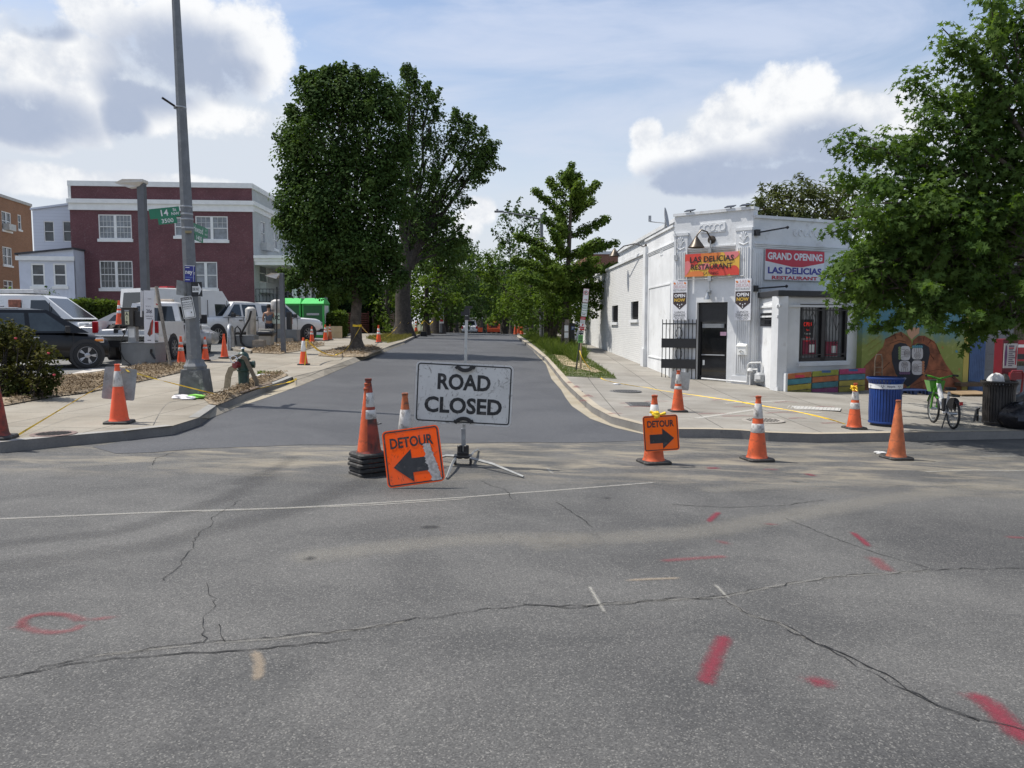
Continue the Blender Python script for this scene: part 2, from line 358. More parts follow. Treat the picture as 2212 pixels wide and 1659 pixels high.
def sheet(name, poly, off, mat, kerb=0, kmat=None, crown=0, fine=0, kind='structure'):
    bm = bmesh.new(); vs = [bm.verts.new((p[0],p[1],0)) for p in poly]; f = bm.faces.new(vs)
    if f.normal.z < 0 or sum((poly[i][0]*poly[(i+1)%len(poly)][1]-poly[(i+1)%len(poly)][0]*poly[i][1]) for i in range(len(poly))) < 0: f.normal_flip()
    bmesh.ops.triangulate(bm, faces=bm.faces[:])
    cuts = [((0,b,0),(0,1,0)) for b, _ in HB]+[((x,0,0),(1,0,0)) for x in (-20,0,20)]
    if fine:
        xs = [p[0] for p in poly]; ys = [p[1] for p in poly]
        q = min(xs)
        while q < max(xs): cuts.append(((q,0,0),(1,0,0))); q += fine
        q = min(ys)
        while q < max(ys): cuts.append(((0,q,0),(0,1,0))); q += fine
    for co, no in cuts: bmesh.ops.bisect_plane(bm, geom=bm.verts[:]+bm.edges[:]+bm.faces[:], plane_co=co, plane_no=no, dist=1e-4)
    bd = {v for e in bm.edges if len(e.link_faces) == 1 for v in e.verts}
    for v in bm.verts:
        v.co.z = H(v.co.x, v.co.y)+off
        if crown and v not in bd:
            from mathutils import noise as mn
            v.co.z += crown*(.35+.65*abs(mn.noise(Vector((v.co.x*1.7, v.co.y*1.7, 0)))))
    if kerb:
        es = [e for e in bm.edges if len(e.link_faces) == 1]
        r = bmesh.ops.extrude_edge_only(bm, edges=es)
        for g in r['geom']:
            if isinstance(g, bmesh.types.BMVert): g.co.z -= kerb
        for g in r['geom']:
            if isinstance(g, bmesh.types.BMFace): g.material_index = 1
        # a 15 cm kerb stone along the edge of the slab is drawn by kerb_line()
    me = bpy.data.meshes.new(name); bmesh.ops.recalc_face_normals(bm, faces=bm.faces[:]); bm.to_mesh(me); bm.free()
    me.materials.append(mat)
    if kerb: me.materials.append(kmat or mat)
    if crown: me.shade_smooth()
    o = bpy.data.objects.new(name, me); COL.objects.link(o); o['kind'] = kind; return o
def G(pts, off=0): return [tuple(gp(u,v,off)[:2]) for u, v in pts]

sheet('ground', [(-900,-60),(900,-60),(900,2500),(-900,2500)], -.35, EARTH)
sheet('cross_street', [(-120,-40),(120,-40),(120,17),(-120,17)], 0, OLD)
road_l = [(905,725),(871.5,742.7),(828,761),(768,782.3),(672,824),(574.8,859.7),(495.5,885.5),(451.8,905)]
road_r = [(1116,727),(1150,757),(1179,787),(1191,818.5),(1212.6,843),(1222,860),(1235.7,878)]
nl = G(road_l+[(372,925),(330,941),(275,951.5),(200,966)]); nr = G(road_r+[(1275,905),(1330,925),(1400,940),(1460,949)])
dirn = Vector((-.0275,1)).normalized()
farL, farR = (nl[0][0]-.0275*60-1.5, 150), (nr[0][0]-.0275*60+1.0, 150)
sheet('side_street', [farR]+nr+G([(1400,952),(1250,957),(1100,956),(1000,958),(880,957),(760,962),(650,961),(560,965),(420,970),(330,978),(250,980)])+nl[::-1]+[farL], .004, NEW)
# pavements: a slab on each side with a real kerb step
KH = .14
kr = G([(1117,727),(1150,751),(1179.5,775),(1217.5,822),(1252,855),(1278.7,878),(1320,900),(1390,918),(1466,927),(1535,927.5),(1600,930),(1660,934.8),(1762,938),(1923,935.5),(2212,931)], KH)
kl = G([(0,955.6),(120,944),(273,930.8),(372,920),(430,902),(467.7,876),(540,847),(632,814),(700,798),(775,769),(830,752),(871,737.5),(905,722.5)], KH)
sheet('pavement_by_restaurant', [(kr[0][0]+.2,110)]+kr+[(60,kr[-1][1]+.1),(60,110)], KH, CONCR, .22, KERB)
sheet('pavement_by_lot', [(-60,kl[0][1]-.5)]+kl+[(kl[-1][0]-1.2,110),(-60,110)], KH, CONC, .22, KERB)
def ribbon(name, pts, w, mat, off, kind='structure'):
    m = MB(); P = [Vector((*p[:2],0)) for p in pts]; L = []
    for i, p in enumerate(P):
        d = (P[min(i+1,len(P)-1)]-P[max(i-1,0)]).normalized(); n = Vector((-d.y,d.x,0))
        ww = w[i] if hasattr(w,'__len__') else w
        for s in (0,1):
            q = p+n*ww*s; L.append((q.x,q.y,H(q.x,q.y)+off))
    m.add(L, [(2*i,2*i+1,2*i+3,2*i+2) for i in range(len(P)-1)]); o = m.build(name, mat); o['kind'] = kind; return o
def dense(pts, step=.8):
    out = []
    for a, b in zip(pts, pts[1:]):
        n = max(1, int((Vector(b[:2])-Vector(a[:2])).length/step))
        out += [(a[0]+(b[0]-a[0])*i/n, a[1]+(b[1]-a[1])*i/n) for i in range(n)]
    return out+[pts[-1][:2]]
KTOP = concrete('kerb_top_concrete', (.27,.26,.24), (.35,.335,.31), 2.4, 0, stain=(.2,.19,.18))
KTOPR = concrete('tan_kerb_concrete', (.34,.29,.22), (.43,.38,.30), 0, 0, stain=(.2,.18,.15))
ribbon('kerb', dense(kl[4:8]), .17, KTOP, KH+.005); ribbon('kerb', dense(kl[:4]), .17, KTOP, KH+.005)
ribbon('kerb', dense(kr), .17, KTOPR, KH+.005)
# gutter strips of pale concrete between kerb and fresh asphalt
sheet('gutter', G([(372,926),(430,910),(452,905),(495.5,885.5),(574.8,859.7),(672,824),(768,782.3),(828,761),(871.5,742.7)],.002)+G([(871,737.5),(830,752),(775,769),(700,798),(632,814),(540,847),(467.7,876),(430,902),(372,920)],.002), .008, GUT)
sheet('gutter', G([(1150,757),(1179,787),(1191,818.5),(1212.6,843),(1222,860),(1235.7,878),(1275,905),(1330,925),(1400,941)])+[(p[0]+.1,p[1]+.1) for p in kr[8:0:-1]], .008, GUT)
def apron(pts, mat):
    m = MB(); v = []
    for (a, b) in pts:
        p, q = gp(*a,KH), gp(*b,.0); d = (p-q); d.z = 0; d = d.normalized()*.06; v += [(p.x+d.x,p.y+d.y,H(p.x+d.x,p.y+d.y)+KH+.004),(q.x-d.x,q.y-d.y,H(q.x,q.y)+.010)]
    m.add(v, [(2*i,2*i+1,2*i+3,2*i+2) for i in range(len(pts)-1)]); o = m.build('driveway_apron', mat); o['kind'] = 'structure'
apron([((632,814),(640,835)),((700,798),(700,813)),((775,769),(772,782)),((800,761),(800,772)),((830,752),(832,760)),((871,737.5),(873,743))], CONC)
apron([((273,930.8),(276,951)),((320,925),(335,938)),((372,920),(385,930)),((430,902),(452,906)),((467.7,876),(497,886))], CONC)
# the petrol-station lot behind the left pavement and its planting beds
lotp = G([(-420,845),(121,817),(206,813),(372,794),(440,782),(500,770),(545,759),(640,742),(720,733),(752,722)], KH)
sheet('parking_lot', lotp+[(-18.0,52),(-60,52),(-60,lotp[0][1])], KH+.005, LOT)
sheet('path', G([(60,858),(121,817),(211,792),(263,786),(345,789),(330,800),(206,815.5),(150,822)], KH), KH+.012, concrete('lot_kerb_concrete', (.44,.40,.36), (.52,.49,.45), 0, 0))
sheet('mulch_bed', G([(-300,900),(-100,888),(15,877),(104,860),(186,850),(248,836.5),(384,806.7),(420,800),(400,790),(372,789),(310,792),(273,799),(206,815),(121,817),(40,822),(-300,840)], KH), KH+.02, MULCH, 0, None, .09, .3)
sheet('mulch_bed', G([(541,762.5),(604.6,765.5),(655,757),(701.8,745.6),(690,743),(634,740.7),(590,744),(565,747),(530,754)], KH), KH+.02, MULCH, 0, None, .05, .3)
sheet('mulch_bed', G([(440,862),(468,858),(500,846),(520,835),(545,823),(575,812),(618,808),(622,812),(566,834),(505,862),(470,877),(452,874)], KH), KH+.02, MULCH, 0, None, .06, .25)
sheet('mulch_bed', G([(687,769),(723,772),(790,771.5),(830,755.5),(805,749.5),(760,748),(715,757)], KH), KH+.02, MULCH, 0, None, .13, .35)
# grass verges
sheet('verge', G([(1122,724),(1183,771),(1222,813),(1278.7,816),(1333,818.5),(1295,790),(1262,769),(1242,749),(1190,728)], KH), KH+.01, TURF, 0, None, .03, .4)
sheet('verge', G([(838,741),(871,734),(903,722),(935,719),(870,720),(790,731)], KH), KH+.01, TURF, 0, None, .05, .5)
sheet('worn_path', G([(1196,768),(1222,771),(1240,785),(1262,787),(1300,806),(1285,808),(1245,797),(1215,790)], KH), KH+.045, DIRTM, 0, None, .008, .5)
# ---- cracks, worn paint, spray marks on the old street
CRACK = pm('crack_shadow', (.012,.012,.012), .95, .3, 20)
CRUMB = pm('crack_crumbs', (.34,.32,.27), .95, .3, 30, coord='World')
def crack(uv, w=.008, seed=0, off=.005, jag=1.0):
    rg = random.Random(seed); P = dense(G(uv), .05); out = []; ws = []; dx = 0; dy = 0
    for x, y in P:
        dx = dx*.62+rg.uniform(-.015,.015)*jag; dy = dy*.62+rg.uniform(-.015,.015)*jag
        out.append((x+dx, y+dy)); ws.append(w*rg.uniform(.35,1.5))
    return ribbon('road_crack', out, ws, CRACK, off)
crack([(0,1470),(70,1455),(170,1420),(330,1403),(440,1392),(600,1380),(760,1360),(900,1338),(1030,1322),(1130,1308),(1230,1310),(1330,1303),(1420,1297),(1560,1290),(1680,1265),(1810,1245),(1900,1240),(2020,1232),(2212,1228)], .0075, 1, .005, 1.4)
crack([(20,1468),(140,1438),(300,1420),(480,1412),(620,1398),(760,1385)], .008, 2)
crack([(1130,1306),(1260,1316),(1400,1300),(1540,1293)], .007, 12)
crack([(1560,1292),(1620,1330),(1680,1345),(1760,1390),(1840,1440),(1950,1490),(2080,1545),(2212,1580)], .006, 3, .005, 1.4)
crack([(1700,1360),(1830,1420),(1900,1455),(2000,1515),(2120,1560)], .009, 4)
crack([(436,1390),(440,1350),(460,1280),(455,1262)], .004, 5, .005, 1.6); crack([(350,1256),(395,1210),(440,1150),(460,1120),(520,1080)], .0045, 6, .005, 1.6)
crack([(490,1385),(480,1350)], .006, 7); crack([(2020,1232),(1930,1205),(1830,1175),(1700,1120)], .006, 8); crack([(1200,1085),(1240,1110),(1280,1138)], .007, 9)
crack([(1450,1090),(1560,1096),(1700,1092),(1780,1080)], .008, 10); crack([(330,1005),(340,990),(380,975)], .008, 11); crack([(1040,1040),(1090,1060),(1110,1080)], .006, 13)
CRB = None
def softmat(name, col, amt=1.0, scale=22, lo=.25, hi=.7):
    if name in MATS: return MATS[name]
    m = bpy.data.materials.new(name); m.use_nodes = True; k = NT(m.node_tree); b = k.n['Principled BSDF']
    at = k.new('ShaderNodeAttribute', attribute_name='fade'); n = k.noise(k.pos(), scale, 5, .72); n3 = k.noise(k.pos(), 130, 2, .6)
    a = k.m('ADD', k.m('MULTIPLY', at.outputs['Fac'], 1.25), k.m('MULTIPLY', k.m('SUBTRACT', k.m('ADD', k.m('MULTIPLY', n, .55), k.m('MULTIPLY', n3, .45)), .5), 1.9))
    k.put(b.inputs['Alpha'], k.m('MULTIPLY', k.step(a, lo, hi+.5), amt)); k.put(b.inputs['Base Color'], k.mix(n3, tuple(c*.7 for c in col), tuple(min(1,c*1.25) for c in col)))
    b.inputs['Roughness'].default_value = .8; MATS[name] = m; return m
def spray(uv, w, mat, off=.004, name='road_marking', koff=0):
    """a sprayed or worn mark along pixel points: solid along its middle, fading out at its sides and ends"""
    P = dense(G(uv, koff), .08); n = len(P); vs = []; at = []; A = 7
    for i, p in enumerate(P):
        a = Vector(P[max(i-1,0)]); b = Vector(P[min(i+1,n-1)]); d = (b-a).normalized(); q = Vector((-d.y,d.x))
        ef = min(1, min(i, n-1-i)*.08/(w*.6)+.0)
        for j in range(A):
            t = (j/(A-1)*2-1); x, y = p[0]+q.x*w*t, p[1]+q.y*w*t
            vs.append((x,y,H(x,y)+off+koff)); at.append(max(0,1-abs(t)**1.3)*ef)
    me = bpy.data.meshes.new(name); me.from_pydata(vs, [], [(i*A+j,i*A+j+1,(i+1)*A+j+1,(i+1)*A+j) for i in range(n-1) for j in range(A-1)])
    me.attributes.new('fade','FLOAT','POINT').data.foreach_set('value', at); me.materials.append(mat)
    o = bpy.data.objects.new(name, me); COL.objects.link(o); o['kind'] = 'structure'; return o
CRB = softmat('crack_crumble', (.30,.285,.25), .42, 14, .75, .9)
_dummy = None
RED = softmat('red_marking_paint', (.23,.022,.042), .70, 14, .12, .95); PINK = softmat('faded_red_marking_paint', (.28,.06,.07), .40, 14, .12, .95)
WORN = softmat('worn_white_line', (.40,.385,.34), .62, 9, .3, .9); DUST = softmat('pale_dust', (.30,.28,.24), .28, 6); TYRE = softmat('tyre_track', (.05,.05,.052), .20, 5)
PEACH = softmat('faded_peach_paint', (.42,.33,.23), .40, 16)
for uv, w in (([(1570,1370),(1550,1405),(1540,1430),(1520,1485)],.075), ([(1715,1458),(1770,1475),(1825,1490)],.09), ([(2085,1490),(2140,1525),(2180,1565),(2240,1625)],.10), ([(1838,1148),(1860,1165),(1880,1184)],.05), ([(1555,1105),(1540,1118),(1528,1130)],.05),
              ([(1520,1012),(1560,1011)],.09), ([(1735,1022),(1765,1030)],.07), ([(2010,1495),(2060,1520)],.03), ([(0,1358),(60,1352)],.025)): spray(uv, w, RED)
t = [(1115/1.0*0+112+72*math.cos(a)*.9, 1347+20*math.sin(a)) for a in [i*2*PI/22 for i in range(23)]]
spray(t, .055, PINK); spray(t[9:20], .04, PINK); spray([(165,1341),(220,1337),(275,1332)], .05, PINK); spray([(0,1358),(40,1354),(70,1352)], .05, PINK)
for uv, w in (([(1800,1480),(1860,1498)],.08), ([(1540,1470),(1575,1462)],.07), ([(1640,1131),(1690,1135)],.05), ([(1545,1165),(1580,1180)],.07), ([(1420,1213),(1500,1207),(1580,1202)],.06), ([(1735,1197),(1775,1202)],.05), ([(1880,1200),(1905,1222),(1925,1240)],.09), ([(2160,1160),(2230,1163)],.06), ([(1640,1014),(1690,1015)],.07)): spray(uv, w, PINK)
spray([(-60,1124),(200,1113),(420,1104),(620,1098),(800,1088),(1000,1075),(1200,1060),(1420,1042)], .045, WORN)
spray([(420,1106),(800,1092),(1010,1078)], .03, WORN)
spray([(2110,986),(2203,986)], .05, WORN); spray([(2110,986.5),(2203,986)], .035, WORN, .006)
spray([(1990,1020),(2100,1016),(2260,1018)], .05, WORN)
spray([(1270,1262),(1310,1330)], .025, WORN); spray([(1540,1258),(1580,1300)], .025, WORN); spray([(1180,1010),(1195,1025)], .04, WORN); spray([(1340,1255),(1400,1252),(1480,1249)], .035, PEACH); spray([(1375,1282),(1410,1288)], .04, PEACH)
spray([(548,1400),(560,1430),(558,1460),(540,1480)], .05, PEACH)
for uv, w, m in (([(-100,1235),(300,1185),(600,1110),(760,1050),(880,1000)],.30,TYRE), ([(-50,1180),(250,1150),(480,1080),(600,1020)],.22,TYRE), ([(500,1050),(600,1010),(640,985)],.16,TYRE), 
                 ([(1100,1180),(1500,1150),(1900,1080),(2250,1040)],.32,DUST), ([(300,1010),(700,990),(1000,1000),(1350,985)],.32,DUST), ([(600,1210),(1000,1165),(1300,1160)],.3,DUST), ([(1500,1060),(1900,1040),(2200,1060)],.25,DUST), ([(100,1010),(400,990),(640,985)],.22,DUST), ([(1450,975),(1700,985),(2100,975)],.2,DUST)): spray(uv, w, m, .003)
for u, v, du, dv in ((1380,880,70,4),(1330,895,40,4),(1420,868,60,3),(1560,865,50,3),(1610,880,60,4),(1700,870,60,4),(1540,895,70,4),(1600,900,90,3),(1725,905,50,4),(1690,893,80,4),(1480,858,40,3),(1780,880,60,3),(1270,858,18,10),(1245,838,10,9),(1260,868,12,8),(1230,828,8,6),(1440,893,40,2),(1800,915,60,2),(1640,858,44,3),(1350,872,30,2)):
    spray([(u-du/2,v),(u,v-dv*.5),(u+du/2,v)], .09, PINK, .008, 'pavement_marking', KH)
for u0, v0, u1, v1 in ((1500,905,1640,884),(1640,884,1780,893),(1560,872,1700,866)): spray([(u0,v0),(u1,v1)], .12, softmat('pale_cement_smear',(.55,.53,.48),.6,8), .007, 'pavement_marking', KH)

for uv in ([(436,1391),(600,1381),(760,1362),(900,1340)],[(1230,1311),(1330,1304),(1420,1298),(1560,1291),(1680,1266),(1810,1246),(1900,1241),(2020,1233)],[(170,1422),(330,1404),(440,1393)],[(1560,1292),(1620,1330),(1680,1345),(1760,1390)]): spray(uv, .045, CRB, .0045)
PATCH = softmat('old_patch', (.060,.060,.062), .45, 3, .1, .4); PATCH2 = softmat('oil_stain', (.02,.02,.021), .5, 7, .3, .8)
for uv, w in (([(640,1210),(700,1205)],.10),([(560,1245),(610,1240)],.16),([(1290,1075),(1330,1078)],.08),([(1350,1165),(1390,1166)],.08),([(900,1140),(960,1138)],.10),([(1700,1040),(1740,1044)],.06)): spray(uv, w, PATCH2, .0035)
# ---------------------------------------------------------------- buildings
class Plane:
    """a vertical plane from a to b (as seen by someone facing it: a at the left); local x along it, y into the wall, z up"""
    def __init__(s, a, b):
        s.a = Vector((a[0],a[1],0)); d = Vector((b[0]-a[0], b[1]-a[1], 0)); s.L = d.length; s.d = d.normalized(); s.n = Vector((s.d.y,-s.d.x,0)); s.M = frame(s.a, s.d)
    def uv(s, u, v):
        r = ray(u,v); o = Vector((0,0,CAMZ)); t = (s.a-o).dot(s.n)/r.dot(s.n); p = o+r*t; return (p-s.a).dot(s.d), p.z
    def rect(s, u0, u1, v0, v1):
        vm, um = (v0+v1)/2, (u0+u1)/2
        return s.uv(u0,vm)[0], s.uv(u1,vm)[0], s.uv(um,v1)[1], s.uv(um,v0)[1]
    def off(s, q): return Plane((s.a+s.n*q)[:2], (s.a+s.d*s.L+s.n*q)[:2])
    def w(s, x, z, q=0): return s.a+s.d*x+s.n*q+Vector((0,0,z))
    def mb(s): m = MB(); m.T = s.M; return m
def wall(P, s0, s1, z0, z1, holes=(), th=.25, m=None, rev=.12):
    """a wall slab on plane P with rectangular openings (s0,s1,z0,z1) and their reveals"""
    m = m or P.mb(); m.T = P.M
    xs = sorted({s0,s1,*[h[0] for h in holes],*[h[1] for h in holes]}); zs = sorted({z0,z1,*[h[2] for h in holes],*[h[3] for h in holes]})
    xs = [x for x in xs if s0 <= x <= s1]; zs = [z for z in zs if z0 <= z <= z1]
    for a, b in zip(xs, xs[1:]):
        for c, d in zip(zs, zs[1:]):
            if any(h[0] <= (a+b)/2 <= h[1] and h[2] <= (c+d)/2 <= h[3] for h in holes): continue
            m.add([(a,0,c),(b,0,c),(b,0,d),(a,0,d)], [(0,1,2,3)])
    for a, b, c, d in holes:
        m.add([(a,0,c),(b,0,c),(b,0,d),(a,0,d),(a,rev,c),(b,rev,c),(b,rev,d),(a,rev,d)], [(0,4,5,1),(1,5,6,2),(2,6,7,3),(3,7,4,0)])
    m.add([(s0,0,z0),(s1,0,z0),(s1,0,z1),(s0,0,z1),(s0,th,z0),(s1,th,z0),(s1,th,z1),(s0,th,z1)], [(3,2,6,7),(0,3,7,4),(2,1,5,6),(4,7,6,5)])
    return m
def window(par, P, h, sashes=1, lites=0, frame_m=WHITE, glass=CLEAR, fw=.06, sill=.06, rev=.1, mull=.16, name='window', low_lites=0):
    """a window part in hole h: frame with meeting rail and mullions; the pane and the sill are its sub-parts"""
    a, b, c, d = h; m = P.mb()
    def bar(x0,x1,z0,z1,y0=.02,y1=.09): m.bx(x0,x1,y0,y1,z0,z1)
    bar(a,b,d-fw,d); bar(a,b,c,c+fw); bar(a,a+fw,c+fw,d-fw); bar(b-fw,b,c+fw,d-fw)
    w = (b-a-2*fw-(sashes-1)*mull)/sashes
    for i in range(sashes):
        x0 = a+fw+i*(w+mull)
        if i: bar(x0-mull,x0,c+fw,d-fw)
        zm = (c+d)/2; bar(x0,x0+w,zm-fw*.4,zm+fw*.4,.03,.085)
        for z0, z1, on in ((zm,d-fw,lites),(c+fw,zm,low_lites)):
            for j in range(1,on): bar(x0+w*j/on-.007,x0+w*j/on+.007,z0,z1,.05,.075)
            if on: bar(x0,x0+w,(z0+z1)/2-.007,(z0+z1)/2+.007,.052,.073)
    f = m.build(name, frame_m, par, world=True)
    g = P.mb(); g.bx(a+.01,b-.01,.08,.1,c+.01,d-.01); g.build('pane', glass, f)
    if sill: k = P.mb(); k.bx(a-.07,b+.07,-.07,.05,c-sill*2,c-.003); k.build('sill', frame_m, f)
    return f
def bars(P, a, b, c, d, y=-.03, step=.11, r=.008, rails=(.06,.94), m=None, curl=True):
    m = m or P.mb(); n = max(2, round((b-a)/step))
    for i in range(n+1): x = a+(b-a)*i/n; m.tube([(x,y,c),(x,y,d)], r, 6)
    for t in rails: m.bx(a,b,y-.012,y+.012,c+(d-c)*t-.014,c+(d-c)*t+.014)
    if curl:
        cx, w = (a+b)/2, min(.12,(b-a)*.2); z0, z1 = c+(d-c)*.3, c+(d-c)*.9
        for sx in (-1,1):
            m.tube([(cx+sx*w*math.sin(PI*t/10)*(1-t/20), y-.015, z1-(z1-z0)*t/10*.6) for t in range(11)], r, 5)
            m.tube([(cx+sx*(.05+.04*math.cos(t)), y-.015, z0+.045*math.sin(t)) for t in [i*PI/5 for i in range(10)]], r, 5)
    return m
# ---- the white corner restaurant
pA = gp(1452,815,KH); A = Vector((pA.x,pA.y)); B = Vector(pt(1622,700,22.1)[:2]); Cc = Vector(pt(1834,700,23.6)[:2])
SD = Vector((-.0265,1)).normalized()
A1 = A+SD*4.35; A2 = A+SD*30
PL = Plane(A1, A); PLL = Plane(A2, A1); PF = Plane(A, B); PR = Plane(B, Cc)
STUC = pm('white_painted_stucco', (.66,.67,.675), .75, .10, 1.1, bump=.2, bscale=12, coord='World', dirt=((.48,.47,.45),.16,2.2))
WBRICK = brick('white_painted_brick', (.72,.72,.70), (.67,.67,.66), (.58,.58,.57), .215, .075, .01, .75, .8, soft=.07)
ROOFM = pm('dark_roofing', (.06,.06,.065), .9, .3, 2)
rest = thing('restaurant_building', 'white corner restaurant with a chamfered entrance and painted brick side wall', 'building', (A.x,A.y,H(A.x,A.y)))
zb = -.7
dh = PF.rect(1504,1570,653,826); dh = (dh[0],dh[1],-.5,dh[3])
m = wall(PF, 0, PF.L, zb, 5.02, [dh], .3, rev=.3)
m.T = PF.M; m.bx(dh[0],dh[1],.3,.34,-.5,dh[3])
mr = wall(PR, 0, PR.L, zb, 4.78, [], .3, m)
hl = [PLL.rect(1322,1335,660,696), PLL.rect(1363,1379,651,690)]
mr = wall(PL, 0, PL.L, zb, 4.72, [], .3, m)
m.build('wall', STUC, rest, world=True)
m = wall(PLL, 0, PLL.L, zb, 4.30, hl, .3); m.build('wall', WBRICK, rest, world=True)
m = MB(); back = Cc+Vector((.35,12)); m.prism([tuple(A+Vector((.25,.1))),tuple(B+Vector((0,.25))),tuple(Cc),tuple(back),tuple(A2+Vector((10,0))),tuple(A2+Vector((.25,0)))], -.6, 4.1, 'z'); m.build('roof', ROOFM, rest, world=True)
# coping, cornice bands, pilasters with flutes, relief panels
m = PF.mb(); m.bx(-.03,PF.L+.03,-.05,.33,5.0,5.08); m.T = PR.M; m.bx(.02,PR.L+.05,-.05,.33,4.76,4.84); m.T = PL.M; m.bx(0,PL.L-.02,-.05,.33,4.70,4.77); m.T = PLL.M; m.bx(0,PLL.L-.01,-.06,.33,4.285,4.38)
m.build('coping', STUC, rest, world=True)
def pilaster(P, s0, s1, z0, z1, zh, flutes=6):
    m = P.mb(); m.bx(s0,s1,-.07,0,z0,z1); m.bx(s0-.02,s1+.02,-.09,-.0,z1-.03,z1+.05); m.bx(s0-.03,s1+.03,-.12,0,z0,z0+.62)
    w = (s1-s0)
    for i in range(flutes):
        x = s0+w*(.12+.76*(i+.5)/flutes); m.tube([(x,-.075,z0+.68),(x,-.075,zh)], w*.05, 6)
    cx, cz = (s0+s1)/2, (zh+z1)/2+.02
    for a in range(5):
        t = PI*(.1+.2*a); m.tube([(cx,-.075,cz-.12),(cx+math.cos(t)*w*.2,-.085,cz+math.sin(t)*.16-.02),(cx+math.cos(t)*w*.28,-.075,cz+math.sin(t)*.2-.02)], .018, 6)
    m.tube([(cx-w*.3,-.075,cz-.14),(cx,-.08,cz-.2),(cx+w*.3,-.075,cz-.14)], .016, 6)
    return m
zp0, zp1 = PF.uv(1470,818)[1]-.3, PF.uv(1470,508)[1]; zh = PF.uv(1470,546)[1]
pilaster(PF, .03, PF.uv(1486,600)[0], zp0, zp1, zh).build('pilaster', STUC, rest, world=True)
zp1 = PF.uv(1607,496)[1]
pilaster(PF, PF.uv(1590,600)[0], PF.L-.01, zp0-.15, zp1, zh+.04).build('pilaster', STUC, rest, world=True)
s0, s1 = PF.uv(1487,600)[0], PF.uv(1589,600)[0]
m = PF.mb()
z = PF.uv(1540,530)[1]
for i in range(3): m.bx(s0,s1,-.03-.02*i,0,z-.16+.05*i,z-.115+.05*i)
z = PR.uv(1720,528)[1]; m.T = PR.M
for i in range(3): m.bx(.05,PR.L,-.03-.02*i,0,z-.16+.05*i,z-.115+.05*i)
m.bx(.0,.34,-.05,0,zb,z-.17)
for i in range(4): m.tube([(.06+.075*i,-.055,.2),(.06+.075*i,-.055,z-.3)], .02, 6)
m.T = PL.M; z = PL.uv(1430,535)[1]
for i in range(3): m.bx(.5,PL.L,-.02-.015*i,0,z-.1+.04*i,z-.065+.04*i)
m.bx(.0,.42,-.1,0,zb,4.5); m.bx(-.04,.46,-.14,0,zb,.9); m.bx(.7,PL.L-.35,-.025,0,.62,.66); m.bx(.7,.74,-.02,0,.66,3.0); m.bx(PL.L-.39,PL.L-.35,-.02,0,.66,3.0); m.bx(.7,PL.L-.35,-.02,0,3.0,3.05); m.bx(PL.L-.3,PL.L-.005,-.06,0,zb,.55)
m.build('moulding', STUC, rest, world=True)
m = PF.mb(); a, b, c, d = PF.rect(1513,1567,482,502); m.bx(a,b,-.03,0,c,d)
for i in range(5):
    x = a+(b-a)*(i+.5)/5; m.tube([(x+.09*math.cos(t),-.035,(c+d)/2+.09*math.sin(t)*(1 if i%2 else -1)) for t in [j*PI/6 for j in range(10)]], .008, 5)
m.build('relief_panel', STUC, rest, world=True); m = PR.mb(); a, b, c, d = PR.rect(1712,1780,497,512)
for i in range(6):
    x = a+(b-a)*(i+.5)/6; m.tube([(x+.07*math.cos(t),-.01,(c+d)/2+.09*math.sin(t)*(1 if i%2 else -1)) for t in [j*PI/6 for j in range(10)]], .016, 5)
m.build('relief_panel', STUC, rest, world=True); m = PL.mb(); x = PL.uv(1428,520)[0]
for i in range(3): m.tube([(x+i*.14+.06*math.cos(t),-.01,4.1+.1*math.sin(t)) for t in [j*PI/6 for j in range(11)]], .014, 5)
m.build('relief_panel', STUC, rest, world=True)
for h in hl:
    f = PLL.mb(); f.bx(h[0],h[1],.1,.12,h[2],h[3]); f = f.build('window', BLACK, rest, world=True)
    s = PLL.mb(); s.bx(h[0]-.08,h[1]+.08,-.07,.02,h[2]-.12,h[2]-.002); s.build('sill', STUC, f)
    bars(PLL, h[0]+.05, h[1]-.05, h[2]+.05, h[3]-.05, .06, .16, .012, curl=False).build('window_bars', BLKM, f)
# projecting shop bay
dB = PR.d; q = 1.55
bx0 = PR.uv(1641,700)[0]; PB = PR.off(q); PBa = Plane(PB.w(PB.uv(1681,700)[0],0)[:2], PB.w(PB.uv(1864,700)[0],0)[:2]); PRet = Plane(PR.w(bx0,0)[:2], PBa.a[:2])
zt = PBa.uv(1690,640)[1]
hw = PBa.rect(1727,1831,657,780); hs = PRet.rect(1645,1668,676,705)
m = wall(PBa, 0, PBa.L, zb, zt, [hw], .25, rev=.16); wall(PRet, 0, PRet.L+.0, zb, zt, [hs], .25, m)
m.T = MB().T; e = PBa.w(PBa.L,0); g = PR.w(PR.L+.4,0); m.prism([tuple(PRet.a[:2]),tuple(PBa.a[:2]),tuple(e[:2]),tuple((e-PR.n*1.5)[:2])], zt-.03, zt+.0, 'z')
m.prism([tuple((e)[:2]),tuple((e-PR.n*.25)[:2]),tuple((e-PR.n*1.6)[:2]),tuple((e-PR.n*1.6+PR.d*.02)[:2])], zb, zt, 'z')
m.T = PBa.M; m.bx(0,PBa.L,-.04,0,zt-.28,zt-.22); m.bx(0,PBa.L,-.035,0,.0,.1); m.T = PRet.M; m.bx(0,PRet.L,-.04,0,zt-.28,zt-.22); m.bx(0,PRet.L,-.03,0,zt-.55,zt-.5)
m.build('shop_bay', STUC, rest, world=True)
m = MB(); o_ = PBa.n*.12; l_ = PRet.n*.10; m.prism([tuple((PRet.a+l_)[:2]),tuple((PBa.a+l_+o_)[:2]),tuple((e+o_+PBa.d*.06)[:2]),tuple((e+PBa.d*.06-PR.n*1.5)[:2])], zt+.003, zt+.16, 'z'); m.build('bay_roof', pm('black_fascia',(.03,.032,.036),.5), rest, world=True, bevel=.02)
